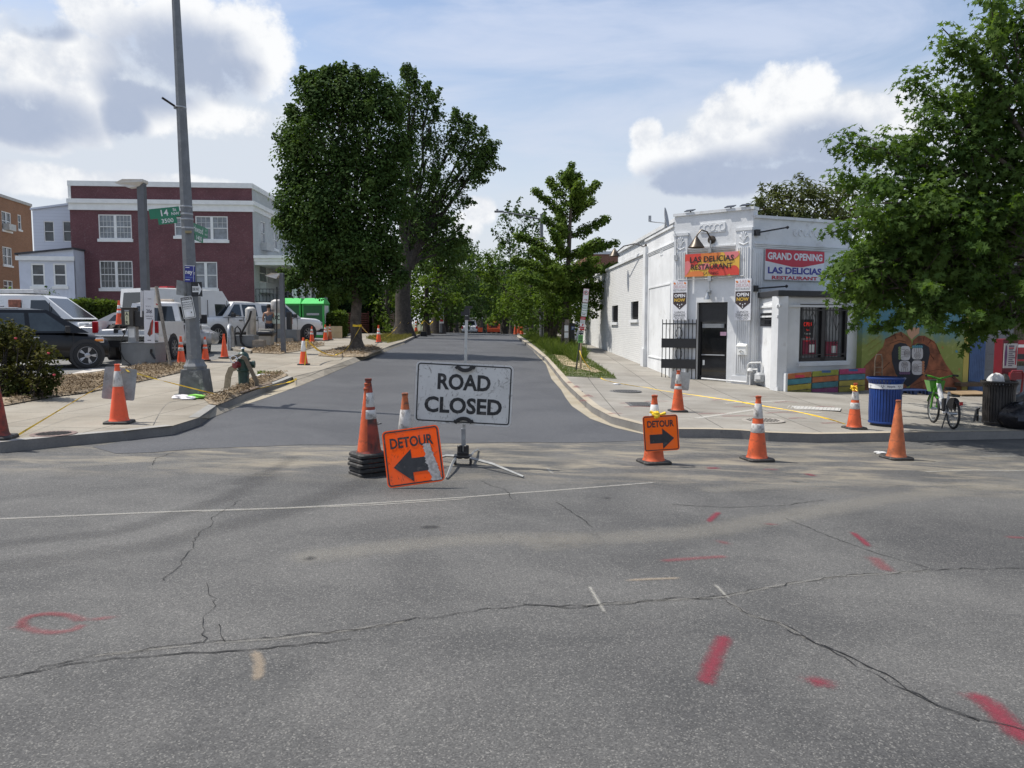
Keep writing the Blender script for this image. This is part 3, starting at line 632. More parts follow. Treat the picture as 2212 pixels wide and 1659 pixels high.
f = PBa.mb(); a, b, c, d = hw
for x0, x1, z0, z1 in ((a,b,d-.09,d),(a,b,c,c+.1),(a,a+.09,c,d),(b-.09,b,c,d),((a+b)/2-.08,(a+b)/2+.08,c,d)): f.bx(x0,x1,.02,.1,z0,z1)
f = f.build('shop_window', BLKM, rest, world=True)
g = PBa.mb(); g.bx(a,b,.115,.13,c,d); g.build('pane', pm('shop_glass',(.17,.18,.19),.1,.3,1.5,spec=.7), f)
mm = bars(PBa, a+.1,(a+b)/2-.09, c+.1, d-.08, .0, .105, .009); bars(PBa, (a+b)/2+.09, b-.1, c+.1, d-.08, .0, .105, .009, m=mm); mm.build('security_bars', BLKM, f)
g = PBa.mb(); g.bx(a-.05,b+.05,-.08,.0,c-.12,c-.02); g.build('sill', STUC, f)
for k0, k1, v0, v1, col in ((1740,1768,735,768,(.26,.015,.05)),(1789,1815,738,769,(.26,.015,.05))):
    r = PBa.rect(k0,k1,v0,v1); g = PBa.mb(); g.bx(r[0],r[1],.1,.11,r[2],r[3]); g.mi = 1; g.bx(r[0]+(r[1]-r[0])*.5,r[0]+(r[1]-r[0])*.88,.094,.1,r[2]+.08,r[3]-.12); g.mi = 0; g.build('poster', [pm('red_poster',col,.5),WHITE], f)
r = PBa.rect(1736,1762,690,730); g = PBa.mb(); g.bx(r[0],r[1],.08,.1,r[2],r[3]); cx = (r[0]+r[1])/2
g.text('OPEN', h=.11, cx=cx, cz=r[3]-.13, y=.075, mi=1, weight=.02, maxw=.28)
for i, t in enumerate(('Pizza','Comida','Tacos','Pupusas')): g.text(t, h=.05, cx=cx, cz=r[3]-.28-.1*i, y=.075, mi=1+(i==1), maxw=.22)
g.build('menu_board', [pm('black_board',(.015,.015,.018),.4), pm('red_led',(.5,.02,.02),.5,emit=((1,.05,.03),.25)), WHITE], f)
f = PRet.mb(); f.bx(hs[0],hs[1],.1,.12,hs[2],hs[3]); f = f.build('window', GLASS, rest, world=True); bars(PRet, hs[0], hs[1], hs[2], hs[3], -.02, .12, .012, rails=(.1,.5,.9), curl=False).build('window_bars', BLKM, f)
# door, transom, folded-back iron gate
f = PF.mb(); a, b, c, d = dh; zg = PF.uv(1537,826)[1]-.02; zt2 = PF.uv(1537,692)[1]
for x0, x1, z0, z1 in ((a,a+.07,zg,d),(b-.07,b,zg,d),(a+.07,b-.07,zt2-.04,zt2+.04),(a+.07,b-.07,d-.06,d),(a+.07,b-.07,zg,zg+.2)): f.bx(x0,x1,.12,.2,z0,z1)
f.bx(a+.07,b-.07,.13,.18,zt2,d); f = f.build('door', BLKM, rest, world=True)
g = PF.mb(); g.bx(a+.05,b-.05,.17,.19,zg+.1,zt2); g.build('pane', pm('black_door_glass',(.012,.013,.015),.06,spec=.8), f)
g = PF.mb(); g.bx(a+.14,b-.14,.10,.13,zt2-.22,zt2-.10); g.build('closer_plate', pm('dull_metal',(.25,.26,.27),.4,metal=.5), f); g = PF.mb(); g.tube([(a+.14,.09,(zg+zt2)/2-.1),(b-.1,.09,(zg+zt2)/2-.1)], .018, 8); g.build('push_bar', pm('dull_metal',(.25,.26,.27),.4,metal=.5), f)
r = PF.rect(1551,1566,717,725); g = PF.mb(); g.bx(r[0],r[1],.15,.16,r[2],r[3]); g.build('pink_notice', pm('pink_paper',(.62,.38,.48),.8), f)
r = PF.rect(1513,1517,778,789); g = PF.mb(); g.bx(r[0],r[1],.15,.16,r[2],r[3]); g.build('sticker', WHITE, f)
gt = thing('security_gate', 'black iron bar gate swung open beside the restaurant door', 'gate', PF.w(a,zg,.02), math.atan2(PF.d.y,PF.d.x)+R(14))
gw, gh = 1.02, PF.uv(1480,690)[1]-zg; m = MB()
for x in [i*gw/9 for i in range(10)]: m.tube([(-x,0,.02),(-x,0,gh)], .013, 6)
for z in (.08,gh*.33,gh*.62,gh*.93): m.bx(-gw,0,-.015,.015,z-.018,z+.018)
m.build('bar_frame', BLKM, gt)
for z in (gh*.29,gh*.62): m = MB(); m.bx(-gw-.02,0,-.03,-.016,z-.14,z+.14); m.build('lock_plate', BLKM, gt)
for z in (gh*.45,gh*.78):
    m = MB()
    for sx in (-1,1): m.tube([(-gw*.5+sx*.1*math.sin(PI*t/8), -.02, z-.2+.4*t/8) for t in range(9)], .01, 5)
    m.build('scrollwork', BLKM, gt)
# lamps, conduit, letter box, gas meter, dish, brackets: fittings of the building
LAMPM = pm('aged_bronze', (.06,.048,.036), .4, .3, 8, metal=.5)
def gooseneck(P, uw, us, label, cat='wall lamp'):
    s, z = P.uv(*uw); t = thing('wall_lamp', label, cat, P.w(s,z), math.atan2(P.d.y,P.d.x)); ss, zz = P.uv(*us); dx = ss-s; dz = zz-z
    m = MB(); m.lathe([(.12,0),(.12,.04),(.05,.07)], 16); m.f = m.f; 
    m.v = [(p[0], -p[2], p[1]) for p in m.v]; m.build('mount', LAMPM, t, smooth=40)
    m = MB(); m.tube([(0,-.05,0),(dx*.25,-.22,.22),(dx*.6,-.42,.26),(dx*.9,-.52,.12),(dx,-.54,dz+.2)], .022, 8); m.build('arm', LAMPM, t, smooth=True)
    m = MB(); m.lathe([(.03,.22),(.06,.16),(.09,.12),(.24,-.1),(.235,-.105),(.08,.1)], 20, (dx,-.54,dz)); m.build('lamp_shade', LAMPM, t, smooth=40); return t
gooseneck(PF, (1538,518), (1522,530), 'bronze gooseneck lamp above the yellow and red banner at the entrance')
gooseneck(PLL, (1396,534), (1356,548), 'bronze gooseneck lamp on the painted brick side wall of the restaurant')
m = PF.mb(); s, z1 = PF.uv(1538,520); _, z0 = PF.uv(1538,632); m.tube([(s,-.1,z0),(s,-.1,z1)], .018, 6); zc = PF.uv(1538,602)[1]; m.bx(s-.05,s+.05,-.14,-.04,zc-.07,zc+.07); m.tube([(.2,-.11,zc),(s,-.11,zc),(PF.L-.2,-.11,zc+.04)], .014, 6); m.bx(s-.04,s+.04,-.14,-.04,zc+.75,zc+.87)
z = PF.uv(1470,555)[1]; m.tube([(.12,-.1,z),(.12,-.1,z+.62),(.02,-.1,z+.8)], .013, 6); m.bx(.06,.18,-.13,-.06,z-.1,z+.05)
m.build('conduit', pm('grey_conduit',(.38,.39,.40),.5), rest, world=True)
s, z = PF.uv(1533,638); t = thing('flood_lamp', 'silver flood lamp above the restaurant door', 'lamp', PF.w(s,z), math.atan2(PF.d.y,PF.d.x)); m = MB(); m.lathe([(.1,-.12),(.09,-.05),(.04,.02),(.04,.1)], 14, (0,-.16,0)); m.build('lamp_shade', ALU, t, smooth=40); m = MB(); m.box((0,-.06,.1),(.1,.12,.1)); m.tube([(0,-.1,.1),(0,-.16,.08)],.03,8); m.build('mount', ALU, t)
for P, u0, v0, u1, v1 in ((PR,1632.5,503,1682,494),(PR,1628.5,623.5,1680,619.5)):
    s, z = P.uv(u0,v0); e, ze = P.uv(u1,v1); t = thing('bracket_arm', 'black bracket arm at the roof edge of the restaurant' if v0 < 550 else 'black bracket arm above the dark bay roof', 'bracket', P.w(s,z), math.atan2(P.d.y,P.d.x))
    m = MB(); m.box((0,-.06,0),(.13,.12,.17)); m.build('mount', BLKM, t); m = MB(); m.tube([(0,-.1,0),(e-s,-.35,ze-z)], .022, 8); m.lathe([(.0,-.05),(.045,-.02),(.045,.02),(0,.05)], 10, (e-s,-.35,ze-z)); m.build('arm', BLKM, t)
a, b, c, d = PF.rect(1598,1617,743,766); t = thing('letter_box', 'white metal letter box on the wall by the restaurant door', 'letter box', PF.w((a+b)/2,c,.07), math.atan2(PF.d.y,PF.d.x))
m = MB(); w = (b-a)/2; m.bx(-w,w,-.13,0,0,d-c-.05); m.prism([(-.13,d-c-.05),(-.15,d-c-.06),(-.06,d-c+.02),(0,d-c+.02),(0,d-c-.05)], -w-.01, w+.01, 'x'); m.build('body', WHITE, t, bevel=.008); m = MB(); m.tube([(-.06,-.135,.09),(0,-.16,.12),(.06,-.135,.09)], .014, 6); m.build('handle', ALU, t)
s, z = PF.uv(1628,826); t = thing('gas_meter', 'white painted gas meter with looping pipes at the restaurant corner', 'gas meter', PF.w(s-.05,z,.12), math.atan2(PF.d.y,PF.d.x)); PIPE = pm('white_pipe_paint',(.62,.62,.61),.6,.1,8)
m = MB(); m.tube([(-1.5,0,.05),(-.1,0,.0),(-.08,-.02,.5),(-.02,-.02,.56),(.3,-.02,.58),(.33,-.02,.5),(.33,-.02,.28)], .026, 8); m.tube([(0,-.02,-.15),(0,-.02,.38),(.2,-.02,.38),(.2,-.02,.3)], .028, 8); m.lathe([(.07,.3),(.09,.34),(.05,.42)], 12, (0,-.02,0)); m.build('pipe', PIPE, t, smooth=40)
m = MB(); m.lathe([(.12,.02),(.16,.06),(.16,.24),(.1,.3)], 14, (.3,-.05,0)); m.build('body', pm('grey_meter_body',(.30,.31,.32),.5), t, smooth=40); m = MB(); m.box((.3,-.21,.17),(.14,.05,.1)); m.build('dial', PIPE, t)
p = PL.w(PL.uv(1421,503)[0],4.76,-.25); t = thing('satellite_dish', 'grey satellite dish on the restaurant roof parapet', 'satellite dish', p, R(-20))
m = MB(); m.tube([(0,0,0),(0,0,.45)], .03, 8); m.tube([(-.15,.1,0),(0,0,.3),(.15,.1,0)], .015, 6); m.build('mast', GALV, t)
m = MB(); m.lathe([(0,-.06),(.2,-.045),(.36,0),(.365,.005),(.2,-.03),(0,-.045)], 20); Q = Matrix.Translation((0.05,-.05,.5))@Matrix.Rotation(R(80),4,'Y'); m.v = [tuple(Q@Vector(x)) for x in m.v]; m.build('dish', pm('dish_grey',(.3,.31,.33),.5), t, smooth=60)
m = MB(); m.tube([(0,0,.35),(-.5,0,.42)], .016, 6); m.box((-.52,0,.52),(.08,.08,.2)); m.build('feed_arm', GALV, t)
# set-back upper floor behind the side wall
m = MB(); q0 = A+SD*9+Vector((2.2,0)); q1 = A+SD*24+Vector((2.2,0)); Pu = Plane(q1,q0)
m = wall(Pu, 0, Pu.L, 4.2, 6.1, [], .3); m.T = MB().T; q2 = q0+Vector((5,0)); wall(Plane(q0,q2), 0, 5, 4.2, 6.1, [], .3, m); m.T = Pu.M; m.bx(-.1,Pu.L+.1,-.12,.4,6.0,6.16); m.bx(-.1,Pu.L+.1,-.06,.3,5.3,5.4); m.build('upper_floor', STUC, rest, world=True)
for uu in (1490,1577,1610):
    s = PF.uv(uu,470)[0]; t = thing('solar_flood_light', 'small black flood light on the roof edge, %s' % {1490:'over the left pilaster',1577:'right of the middle of the entrance front',1610:'at the sharp corner of the parapet'}[uu], 'flood light', PF.w(s,5.08,.0), math.atan2(PF.d.y,PF.d.x)); m = MB(); m.box((0,0,.06),(.28,.2,.02),Matrix.Rotation(R(20),3,'X')); m.build('panel', BLKM, t); m = MB(); m.tube([(0,.05,-.02),(0,.05,.06)],.02,6); m.build('mount', BLKM, t)
# banners
def banner(name, label, P, pts, paint, mats, th=.02, q=.05, cat='banner'):
    """flat sign whose bottom left pixel corner and size come from the wall plane"""
    Pq = P.off(q); (u0,v0),(u1,v1) = pts; a, b, c, d = Pq.rect(u0,u1,v0,v1); t = Pq.w((a+b)/2,c)
    m = MB(); w, h = (b-a)/2, d-c; m.bx(-w,w,0,th,0,h); paint(m, w, h); o = m.build(name, mats); o.location = t; o.rotation_euler = (0,0,math.atan2(P.d.y,P.d.x)); return tag(o, label, cat)
def blob_poly(m, cx, cz, rx, rz_, seed, y, mi, w, h):
    rg = random.Random(seed); pts = []
    for i in range(16):
        t = 2*PI*i/16; k = 1+.18*math.sin(2*t+seed)+.1*rg.uniform(-1,1)
        pts.append((max(-w,min(w,cx+rx*k*math.cos(t))), y, max(0,min(h,cz+rz_*k*math.sin(t)))))
    m.add(pts, [tuple(range(16))], mi)
PV = lambda n, c: pm(n, c, .5, .04, 4)
def paint1(m, w, h):
    for i, (cx,cz,rx,rz_,mi) in enumerate(((-.75,.85,.42,.45,1),(-.05,.95,.34,.4,3),(.28,.22,.34,.30,1),(.85,.12,.22,.3,1),(.7,1.0,.3,.3,2),(-.62,.05,.4,.16,3),(-.95,.4,.16,.3,2),(-.28,.42,.2,.16,2))): blob_poly(m, cx*w, cz*h, rx*w, rz_*h, i, -.002-.001*i, mi, w, h)
    m.text('LAS DELICIAS', h=h*.26, cx=0, cz=h*.74, y=-.014, mi=4, weight=.022, w=w*1.62); m.text('RESTAURANT', h=h*.24, cx=0, cz=h*.41, y=-.014, mi=4, weight=.022, w=w*1.52); m.text('CATERING', h=h*.12, cx=-.02*w, cz=h*.13, y=-.014, mi=4, weight=.01, w=w*.56)
banner('entrance_banner', 'yellow, red and pink banner over the door with black lettering LAS DELICIAS RESTAURANT CATERING', PF, ((1480,546),(1597,596)), paint1, [PV('banner_yellow',(.72,.42,.06)),PV('banner_red',(.62,.06,.04)),PV('banner_pink',(.70,.20,.20)),PV('banner_orange',(.68,.20,.05)),PV('banner_black',(.02,.02,.02))], q=.13)
def paint2(m, w, h):
    m.add([(-w,-.003,h),(w,-.003,h),(w,-.003,h*.62),(.25*w,-.003,h*.45),(-.1*w,-.003,h*.45),(-w,-.003,h*.62)], [(0,1,2,3,4,5)], 1)
    m.text('GRAND OPENING', h=h*.24, cx=0, cz=h*.79, y=-.006, mi=0, weight=.035, w=w*1.86); m.text('LAS DELICIAS', h=h*.22, cx=0, cz=h*.32, y=-.006, mi=2, weight=.035, w=w*1.82); m.text('RESTAURANT', h=h*.12, cx=0, cz=h*.08, y=-.006, mi=1, weight=.035, w=w*1.55)
banner('opening_banner', 'white banner with a red header GRAND OPENING and blue lettering on the restaurant front', PR, ((1653,541),(1780,606)), paint2, [PV('banner_white',(.74,.74,.76)),PV('banner_crimson',(.55,.03,.06)),PV('banner_blue',(.05,.05,.30))], q=.06)
def paint3(m, w, h):
    m.text('LAS', h=h*.07, cx=0, cz=h*.94, y=-.004, mi=1, weight=.02, w=w*.8); m.text('DELICIAS', h=h*.08, cx=0, cz=h*.845, y=-.004, mi=1, weight=.02, w=w*1.8); m.text('RESTAURANT', h=h*.055, cx=0, cz=h*.755, y=-.004, mi=2, w=w*1.8)
    for sx in (-.75,.7): blob_poly(m, sx*w, h*.93, w*.16, w*.14, 3, -.003, 3, w, h)
    m.add([(-.92*w,-.003,h*.70),(.92*w,-.003,h*.70),(.92*w,-.003,h*.42),(0,-.003,h*.27),(-.92*w,-.003,h*.42)], [(0,1,2,3,4)], 4)
    m.text('OPEN', h=h*.085, cx=0, cz=h*.62, y=-.006, mi=0, weight=.03, w=w*1.5); m.text('NOW', h=h*.085, cx=0, cz=h*.51, y=-.006, mi=5, weight=.03, w=w*1.5)
    for sx, zz in ((-.3,.40),(0,.375),(.3,.40),(0,.32)): blob_poly(m, sx*w, h*zz, w*.08, w*.07, 5, -.006, 0, w, h)
    for i, (tx, ww) in enumerate((('LUNCH',1.35),('DINNER',1.6),('TO GO',1.3))): m.text(tx, h=h*.05, cx=0, cz=h*(.205-.08*i), y=-.004, mi=2, weight=.012, w=w*ww)
    for i in range(2): m.add([(-w*.9,-.004,h*(.166-.08*i)),(w*.9,-.004,h*(.166-.08*i)),(w*.9,-.004,h*(.161-.08*i)),(-w*.9,-.004,h*(.161-.08*i))], [(0,1,2,3)], 2)
VM = [PV('banner_white',(.74,.74,.76)),PV('banner_faded_red',(.62,.44,.45)),PV('banner_grey',(.12,.12,.12)),PV('banner_orange',(.68,.30,.05)),PV('banner_brown',(.045,.03,.03)),PV('banner_gold',(.65,.42,.06))]
banner('open_banner', 'tall white OPEN NOW banner on the pilaster beside the folded iron gate', PF, ((1453,606),(1484,692)), paint3, VM, q=.11)
banner('open_banner', 'tall white OPEN NOW banner on the pilaster above the letter box', PF, ((1587,602),(1622,692)), paint3, VM, q=.11)
# ---- mural wall and its neighbours
MW = Plane((e-PR.n*.35)[:2], (e-PR.n*.35)[:2]+Vector(PR.d[:2])*3.25) if False else Plane(tuple(Vector(pt(1864,700,21.4)[:2])), tuple(Vector(pt(2096,700,21.9)[:2])))
mural = thing('mural_building', 'low building painted with a mural of two hands forming a heart', 'building', (*MW.a[:2],H(*MW.a[:2])))
MU = bpy.data.materials.new('mural_background'); MU.use_nodes = True; k = NT(MU.node_tree); sp = k.new('ShaderNodeSeparateXYZ'); k.l.new(k.pos(), sp.inputs[0])
nz = k.noise(k.pos(), 2.5, 5, .6); zz = k.m('ADD', sp.outputs[2], k.m('MULTIPLY', k.m('SUBTRACT', nz, .5), 1.2))
cb = k.mix(k.step(zz, 1.15, 1.9), (.21,.25,.06), (.075,.21,.28)); cb = k.mix(k.m('MULTIPLY', k.step(k.noise(k.pos(), 9, 4), .5, .8), .4), cb, (.42,.42,.16)); k.put(k.n['Principled BSDF'].inputs['Base Color'], cb); k.n['Principled BSDF'].inputs['Roughness'].default_value = .8
m = wall(MW, 0, MW.L, -1, 2.5, [], .3); m.T = MW.M; m.bx(0,MW.L,.3,8,-1,2.4); m.build('wall', MU, mural, world=True)
def mp(u, v): return MW.uv(u, v)
def mpoly(name, pts, mat, q, parent=mural):
    m = MW.mb(); m.add([(s,-q,z) for s, z in [mp(u,v) for u, v in pts]], [tuple(range(len(pts)))]); return m.build(name, mat, parent, world=True, smooth=False)
def r8(x, y): return (1783+x*.248, 603.5+y*.248)
SKIN1 = pm('mural_skin', (.21,.085,.038), .8, .45, 3.5, coord='World'); SKIN2 = pm('mural_dark_skin', (.22,.075,.035), .8, .5, 3.5, coord='World'); MBLK = pm('mural_black', (.02,.022,.03), .8, .2, 4); MWH = pm('mural_white', (.48,.48,.49), .8, .08, 4)
hL = [(335,760),(500,590),(520,520),(610,470),(660,455),(720,500),(750,540),(752,585),(735,595),(700,560),(650,550),(600,570),(575,640),(580,720),(610,820),(660,890),(715,935),(640,985),(335,990)]
hR = [(752,585),(765,530),(810,490),(860,490),(950,540),(980,610),(1050,740),(1130,850),(1190,900),(1180,985),(720,985),(740,920),(800,870),(860,820),(890,740),(910,640),(900,590),(850,560),(800,555)]
m = MW.mb()
for pts, mi, q in ((hL,0,.004),(hR,1,.006)): m.add([(s,-q,z) for s, z in [mp(*r8(*p)) for p in pts]], [tuple(range(len(pts)))], mi)
heart = [(752,600),(735,600),(700,560),(650,550),(600,570),(575,640),(580,720),(610,820),(660,890),(715,935),(740,920),(800,870),(860,820),(890,740),(910,640),(900,590),(850,560),(800,560)]
m.add([(s,-.008,z) for s, z in [mp(*r8(*p)) for p in heart]], [tuple(range(len(heart)))], 2)
for line in ([(520,520),(610,480),(680,490)],[(560,560),(640,530),(700,545)],[(600,470),(612,520)],[(655,460),(670,505)],[(860,495),(850,540)],[(920,530),(890,570)],[(905,640),(945,700)],[(1000,650),(960,560),(900,520)],[(560,720),(480,800)],[(900,800),(1000,780),(1060,800)],[(770,920),(860,880),(960,880)]): m.tube([MWp for MWp in [(mp(*r8(*p))[0],-.006,mp(*r8(*p))[1]) for p in line]], .012, 5, 3, flat=.4)
def foot(x0, x1, y0, y1, side, toe):
    """stylised foot glyph: rounded white body, toes on one side, two rings"""
    cx, cy, w, h = (x0+x1)/2, (y0+y1)/2, (x1-x0)/2, (y1-y0)/2; pts = []
    for i in range(20):
        t = 2*PI*i/20; pts.append((cx+w*math.copysign(abs(math.cos(t))**.55,math.cos(t)), cy+h*math.copysign(abs(math.sin(t))**.55,math.sin(t))))
    m.add([(s,-.011,z) for s, z in [mp(*r8(*p)) for p in pts]], [tuple(range(20))], 4)
    for i in range(5):
        f = (i+.5)/5*2-1
        tx, ty = {'l':(x0-4,cy+f*h*.9),'r':(x1+4,cy+f*h*.9),'t':(cx+f*w*.9,y0-4),'b':(cx+f*w*.9,y1+4)}[side]
        q = [(tx+13*math.cos(a),ty+13*math.sin(a)) for a in [j*PI/4 for j in range(8)]]; m.add([(s,-.013,z) for s, z in [mp(*r8(*p)) for p in q]], [tuple(range(8))], toe)
        if i:
            g = (i/5)*2-1; l = {'l':[(x0,cy+g*h),(x0+w*.9,cy+g*h*.8)],'r':[(x1,cy+g*h),(x1-w*.9,cy+g*h*.8)],'t':[(cx+g*w,y0),(cx+g*w*.8,y0+h*.8)],'b':[(cx+g*w,y1),(cx+g*w*.8,y1-h*.8)]}[side]
            m.tube([(mp(*r8(*p))[0],-.013,mp(*r8(*p))[1]) for p in l], .006, 4, 3, flat=.5)
    ox, oy = {'l':(w*.35,0),'r':(-w*.35,0),'t':(0,h*.35),'b':(0,-h*.35)}[side]
    for k in (.52,.3,.12): m.tube([(mp(*r8(cx+ox+w*k*math.cos(a), cy+oy+h*k*math.sin(a)))[0],-.014,mp(*r8(cx+ox+w*k*math.cos(a), cy+oy+h*k*math.sin(a)))[1]) for a in [j*PI/7 for j in range(15)]], .007, 4, 3, flat=.5)
foot(648,738,580,705,'l',5); foot(750,848,590,698,'t',6); foot(638,738,708,812,'b',7); foot(750,845,705,832,'r',8)
m.add([(s,-.003,z) for s, z in [mp(*r8(*p)) for p in ((700,420),(820,420),(815,470),(775,500),(752,525),(720,490))]], [tuple(range(6))], 9)
for x, y, sx in ((1010,590,1),(1130,625,1.2),(1155,780,1)): m.add([(s,-.004,z) for s, z in [mp(*r8(*p)) for p in ((x,y),(x+8*sx,y-12),(x+18*sx,y),(x+20*sx,y+14),(x+4*sx,y+12))]], [tuple(range(5))], 6 if sx > 1 else 10)
for i in range(5):
    y = 470+i*42; m.tube([(mp(*r8(350+j*10+i*22, y+110+7*math.sin(j*1.9+i)-j*7))[0],-.003,mp(*r8(350+j*10+i*22, y+110+7*math.sin(j*1.9+i)-j*7))[1]) for j in range(14-i)], .006, 4, 10, flat=.5)
m.build('painting', [SKIN1,SKIN2,MBLK,pm('mural_line',(.06,.02,.015),.8),MWH,PV('mural_green',(.14,.20,.07)),PV('mural_teal',(.06,.22,.28)),PV('mural_violet',(.12,.06,.14)),PV('mural_terracotta',(.36,.15,.07)),PV('mural_face',(.45,.25,.15)),PV('mural_ochre',(.30,.16,.04))], mural, world=True, smooth=False)
m = MW.mb(); s0 = mp(2080,800)[0]; m.bx(s0,MW.L,-.006,0,-.6,2.5); m.build('yellow_stripe', PV('mural_yellow',(.42,.34,.07)), mural, world=True)
P2 = Plane(tuple(Vector(pt(2096,700,22.2)[:2])), tuple(Vector(pt(2168,700,22.5)[:2]))); P3 = Plane(P2.w(P2.L,0)[:2], tuple(Vector(pt(2480,700,23.5)[:2])))
blk = thing('block_building', 'grey block shop building beside the mural with a blue boarded bay', 'building', (*P2.a[:2],H(*P2.a[:2])))
BLKW = brick('grey_block', (.23,.24,.25), (.20,.21,.22), (.17,.175,.18), .9, .45, .012, .85, .3)
m = wall(P2, 0, P2.L, -1, 3.6, [], .3); wall(P3, 0, P3.L, -1, 3.6, [(.35,2.4,.55,2.9)], .3, m); m.T = P2.M; m.bx(0,P2.L+3,.6,8,-1,3.5); m.build('wall', BLKW, blk, world=True)
m = P2.mb(); n = 9; wv = P2.uv(2125,800)[0]
for i in range(n): m.bx(wv*i/n+.004, wv*(i+1)/n-.004, -.03, -.005, -.6, 3.2)
m.build('blue_boards', pm('blue_board_paint',(.06,.12,.26),.6,.2,3), blk, world=True)
m = P3.mb(); bars(P3, .35, 2.4, .55, 2.9, .05, .13, .014, rails=(.05,.35,.65,.95), curl=False, m=m); m.bx(.35,2.4,.1,.12,.55,2.9); m.build('barred_window', pm('olive_iron',(.10,.09,.05),.6), blk, world=True)
# ---- the red brick house and its white rear extension
RB = brick('maroon_painted_brick', (.205,.085,.093), (.175,.072,.081), (.15,.066,.072), .225, .075, .014, .7, .6, soft=.28)
Pr = Plane(tuple(Vector(pt(157,600,47.1)[:2])), tuple(Vector(pt(549,600,48)[:2])))
zr = Pr.uv(548,407)[1]; ZG = 1.0
def R1(x0,x1,y0,y1): return Pr.rect(x0*.2149,x1*.2149,356.6+y0*.2149,356.6+y1*.2149)
def R2(x0,x1,y0,y1): return Pr.rect(329.2+x0*.215,329.2+x1*.215,356.6+y0*.215,356.6+y1*.215)
wins = [(R1(990,1323,497,742),2,4,4),(R1(1003,1335,962,1238),2,4,4),(R2(433,758,513,752),2,3,0),(R2(222,396,525,712),1,3,0),(R2(418,653,972,1240),2,0,0)]
house = thing('brick_house', 'maroon brick end house with white cornice and a white columned front porch', 'house', (*Pr.w(Pr.L,0)[:2],ZG))
PFt = Plane(Pr.w(Pr.L,0)[:2], (Pr.w(Pr.L,0)+Vector((*SD,0))*6.06)[:2])
WB2 = brick('grey_white_brick', (.60,.62,.60), (.55,.57,.55), (.47,.49,.48), .215, .075, .01, .7, .5)
def rf(u0,u1,v0,v1): return PFt.rect(u0,u1,v0,v1)
fw = [rf(564,574,479,528), rf(592,600,500,538), rf(561,578,572,610)]
m = wall(Pr, 0, Pr.L, ZG-1.2, zr, [w[0] for w in wins], .3, rev=.1); m.build('wall', RB, house, world=True)
m = wall(PFt, 0, PFt.L, ZG-1.2, zr-.02, fw, .3, rev=.1); m.build('wall', WB2, house, world=True)
m = Pr.mb(); m.bx(.02,Pr.L-.3,.3,14,ZG-1,zr-.5); m.build('roof', ROOFM, house, world=True)
for h, s, l, ll in wins: window(house, Pr, h, s, l, glass=CLEAR if l != 4 or h[2] > 4 else WGLASS, low_lites=ll, sill=.09)
for h in fw: window(house, PFt, h, 1, 0, sill=.08, fw=.05)
z0, z1 = Pr.uv(350,452)[1], Pr.uv(350,432)[1]
m = Pr.mb(); m.bx(-.04,Pr.L+.05,-.06,0,z0,z1-.25); m.bx(-.1,Pr.L+.16,-.16,0,z1-.25,z1); m.bx(-.06,Pr.L+.12,-.09,0,z0-.1,z0); m.bx(-.05,Pr.L+.06,-.08,.34,zr,zr+.3); m.bx(-.04,.12,-.05,0,zr-1.2,zr)
m.T = PFt.M; m.bx(.0,PFt.L,-.06,0,z0,z1-.25); m.bx(0,PFt.L,-.16,0,z1-.25,z1); m.bx(0,PFt.L,-.08,.3,zr-.02,zr+.28)
m.build('cornice', WHITE, house, world=True)
acm = pm('air_conditioner_beige',(.5,.5,.47),.6,.1,6)
for r in (rf(563,577,526,542), rf(561,583,612,634)): m = PFt.mb(); m.bx(r[0],r[1]+.1,-.4,.05,r[2],r[3]); m.build('air_conditioner', acm, house, world=True, bevel=.02)
def porch(par, P, s0, s1, z0, z1, dep, ncol, mat=WHITE, rail=True, colr=.14):
    m = P.mb(); m.bx(s0,s1,-dep,0,z1,z1+.18); m.bx(s0-.1,s1+.1,-dep-.15,0,z1+.18,z1+.36); m.bx(s0+.05,s1-.05,-dep+.05,-.02,z1-.22,z1); m.build('porch_roof', mat, par, world=True)
    m = P.mb(); m.bx(s0,s1,-dep,0,z0-1.9,z0); m.build('porch_base', pm('porch_stone',(.30,.28,.26),.8,.2,3), par, world=True)
    for i in range(ncol):
        x = s0+.2+(s1-s0-.4)*i/(ncol-1); m = P.mb(); m.lathe([(colr*1.4,z0),(colr*1.4,z0+.1),(colr*1.05,z0+.14),(colr*.9,z1-.4),(colr*1.2,z1-.32),(colr*1.3,z1-.21)], 14, (x,-dep+.25,0)); m.build('column', mat, par, smooth=40, world=True)
    if rail:
        m = P.mb(); y = -dep+.25
        for i in range(26): x = s0+(s1-s0)*i/25; m.tube([(x,y,z0+.1),(x,y,z0+.9)], .012, 4)
        for i in range(12): t = -dep+.25+(dep-.3)*i/11; m.tube([(s0+.06,t,z0+.1),(s0+.06,t,z0+.9)], .014, 4); m.tube([(s0+.06+.05*math.sin(i),t,z0+.4),(s0+.06,t+.08,z0+.6)], .012, 4)
        for z in (z0+.12,z0+.9): m.bx(s0,s1,y-.02,y+.02,z-.02,z+.02); m.bx(s0+.04,s0+.08,y,-.02,z-.02,z+.02)
        m.build('railing', BLKM, par, world=True)
zpt = Pr.uv(600,561)[1]
porch(house, PFt, .05, PFt.L, 3.0, zpt-.1, 2.65, 4, colr=.17)
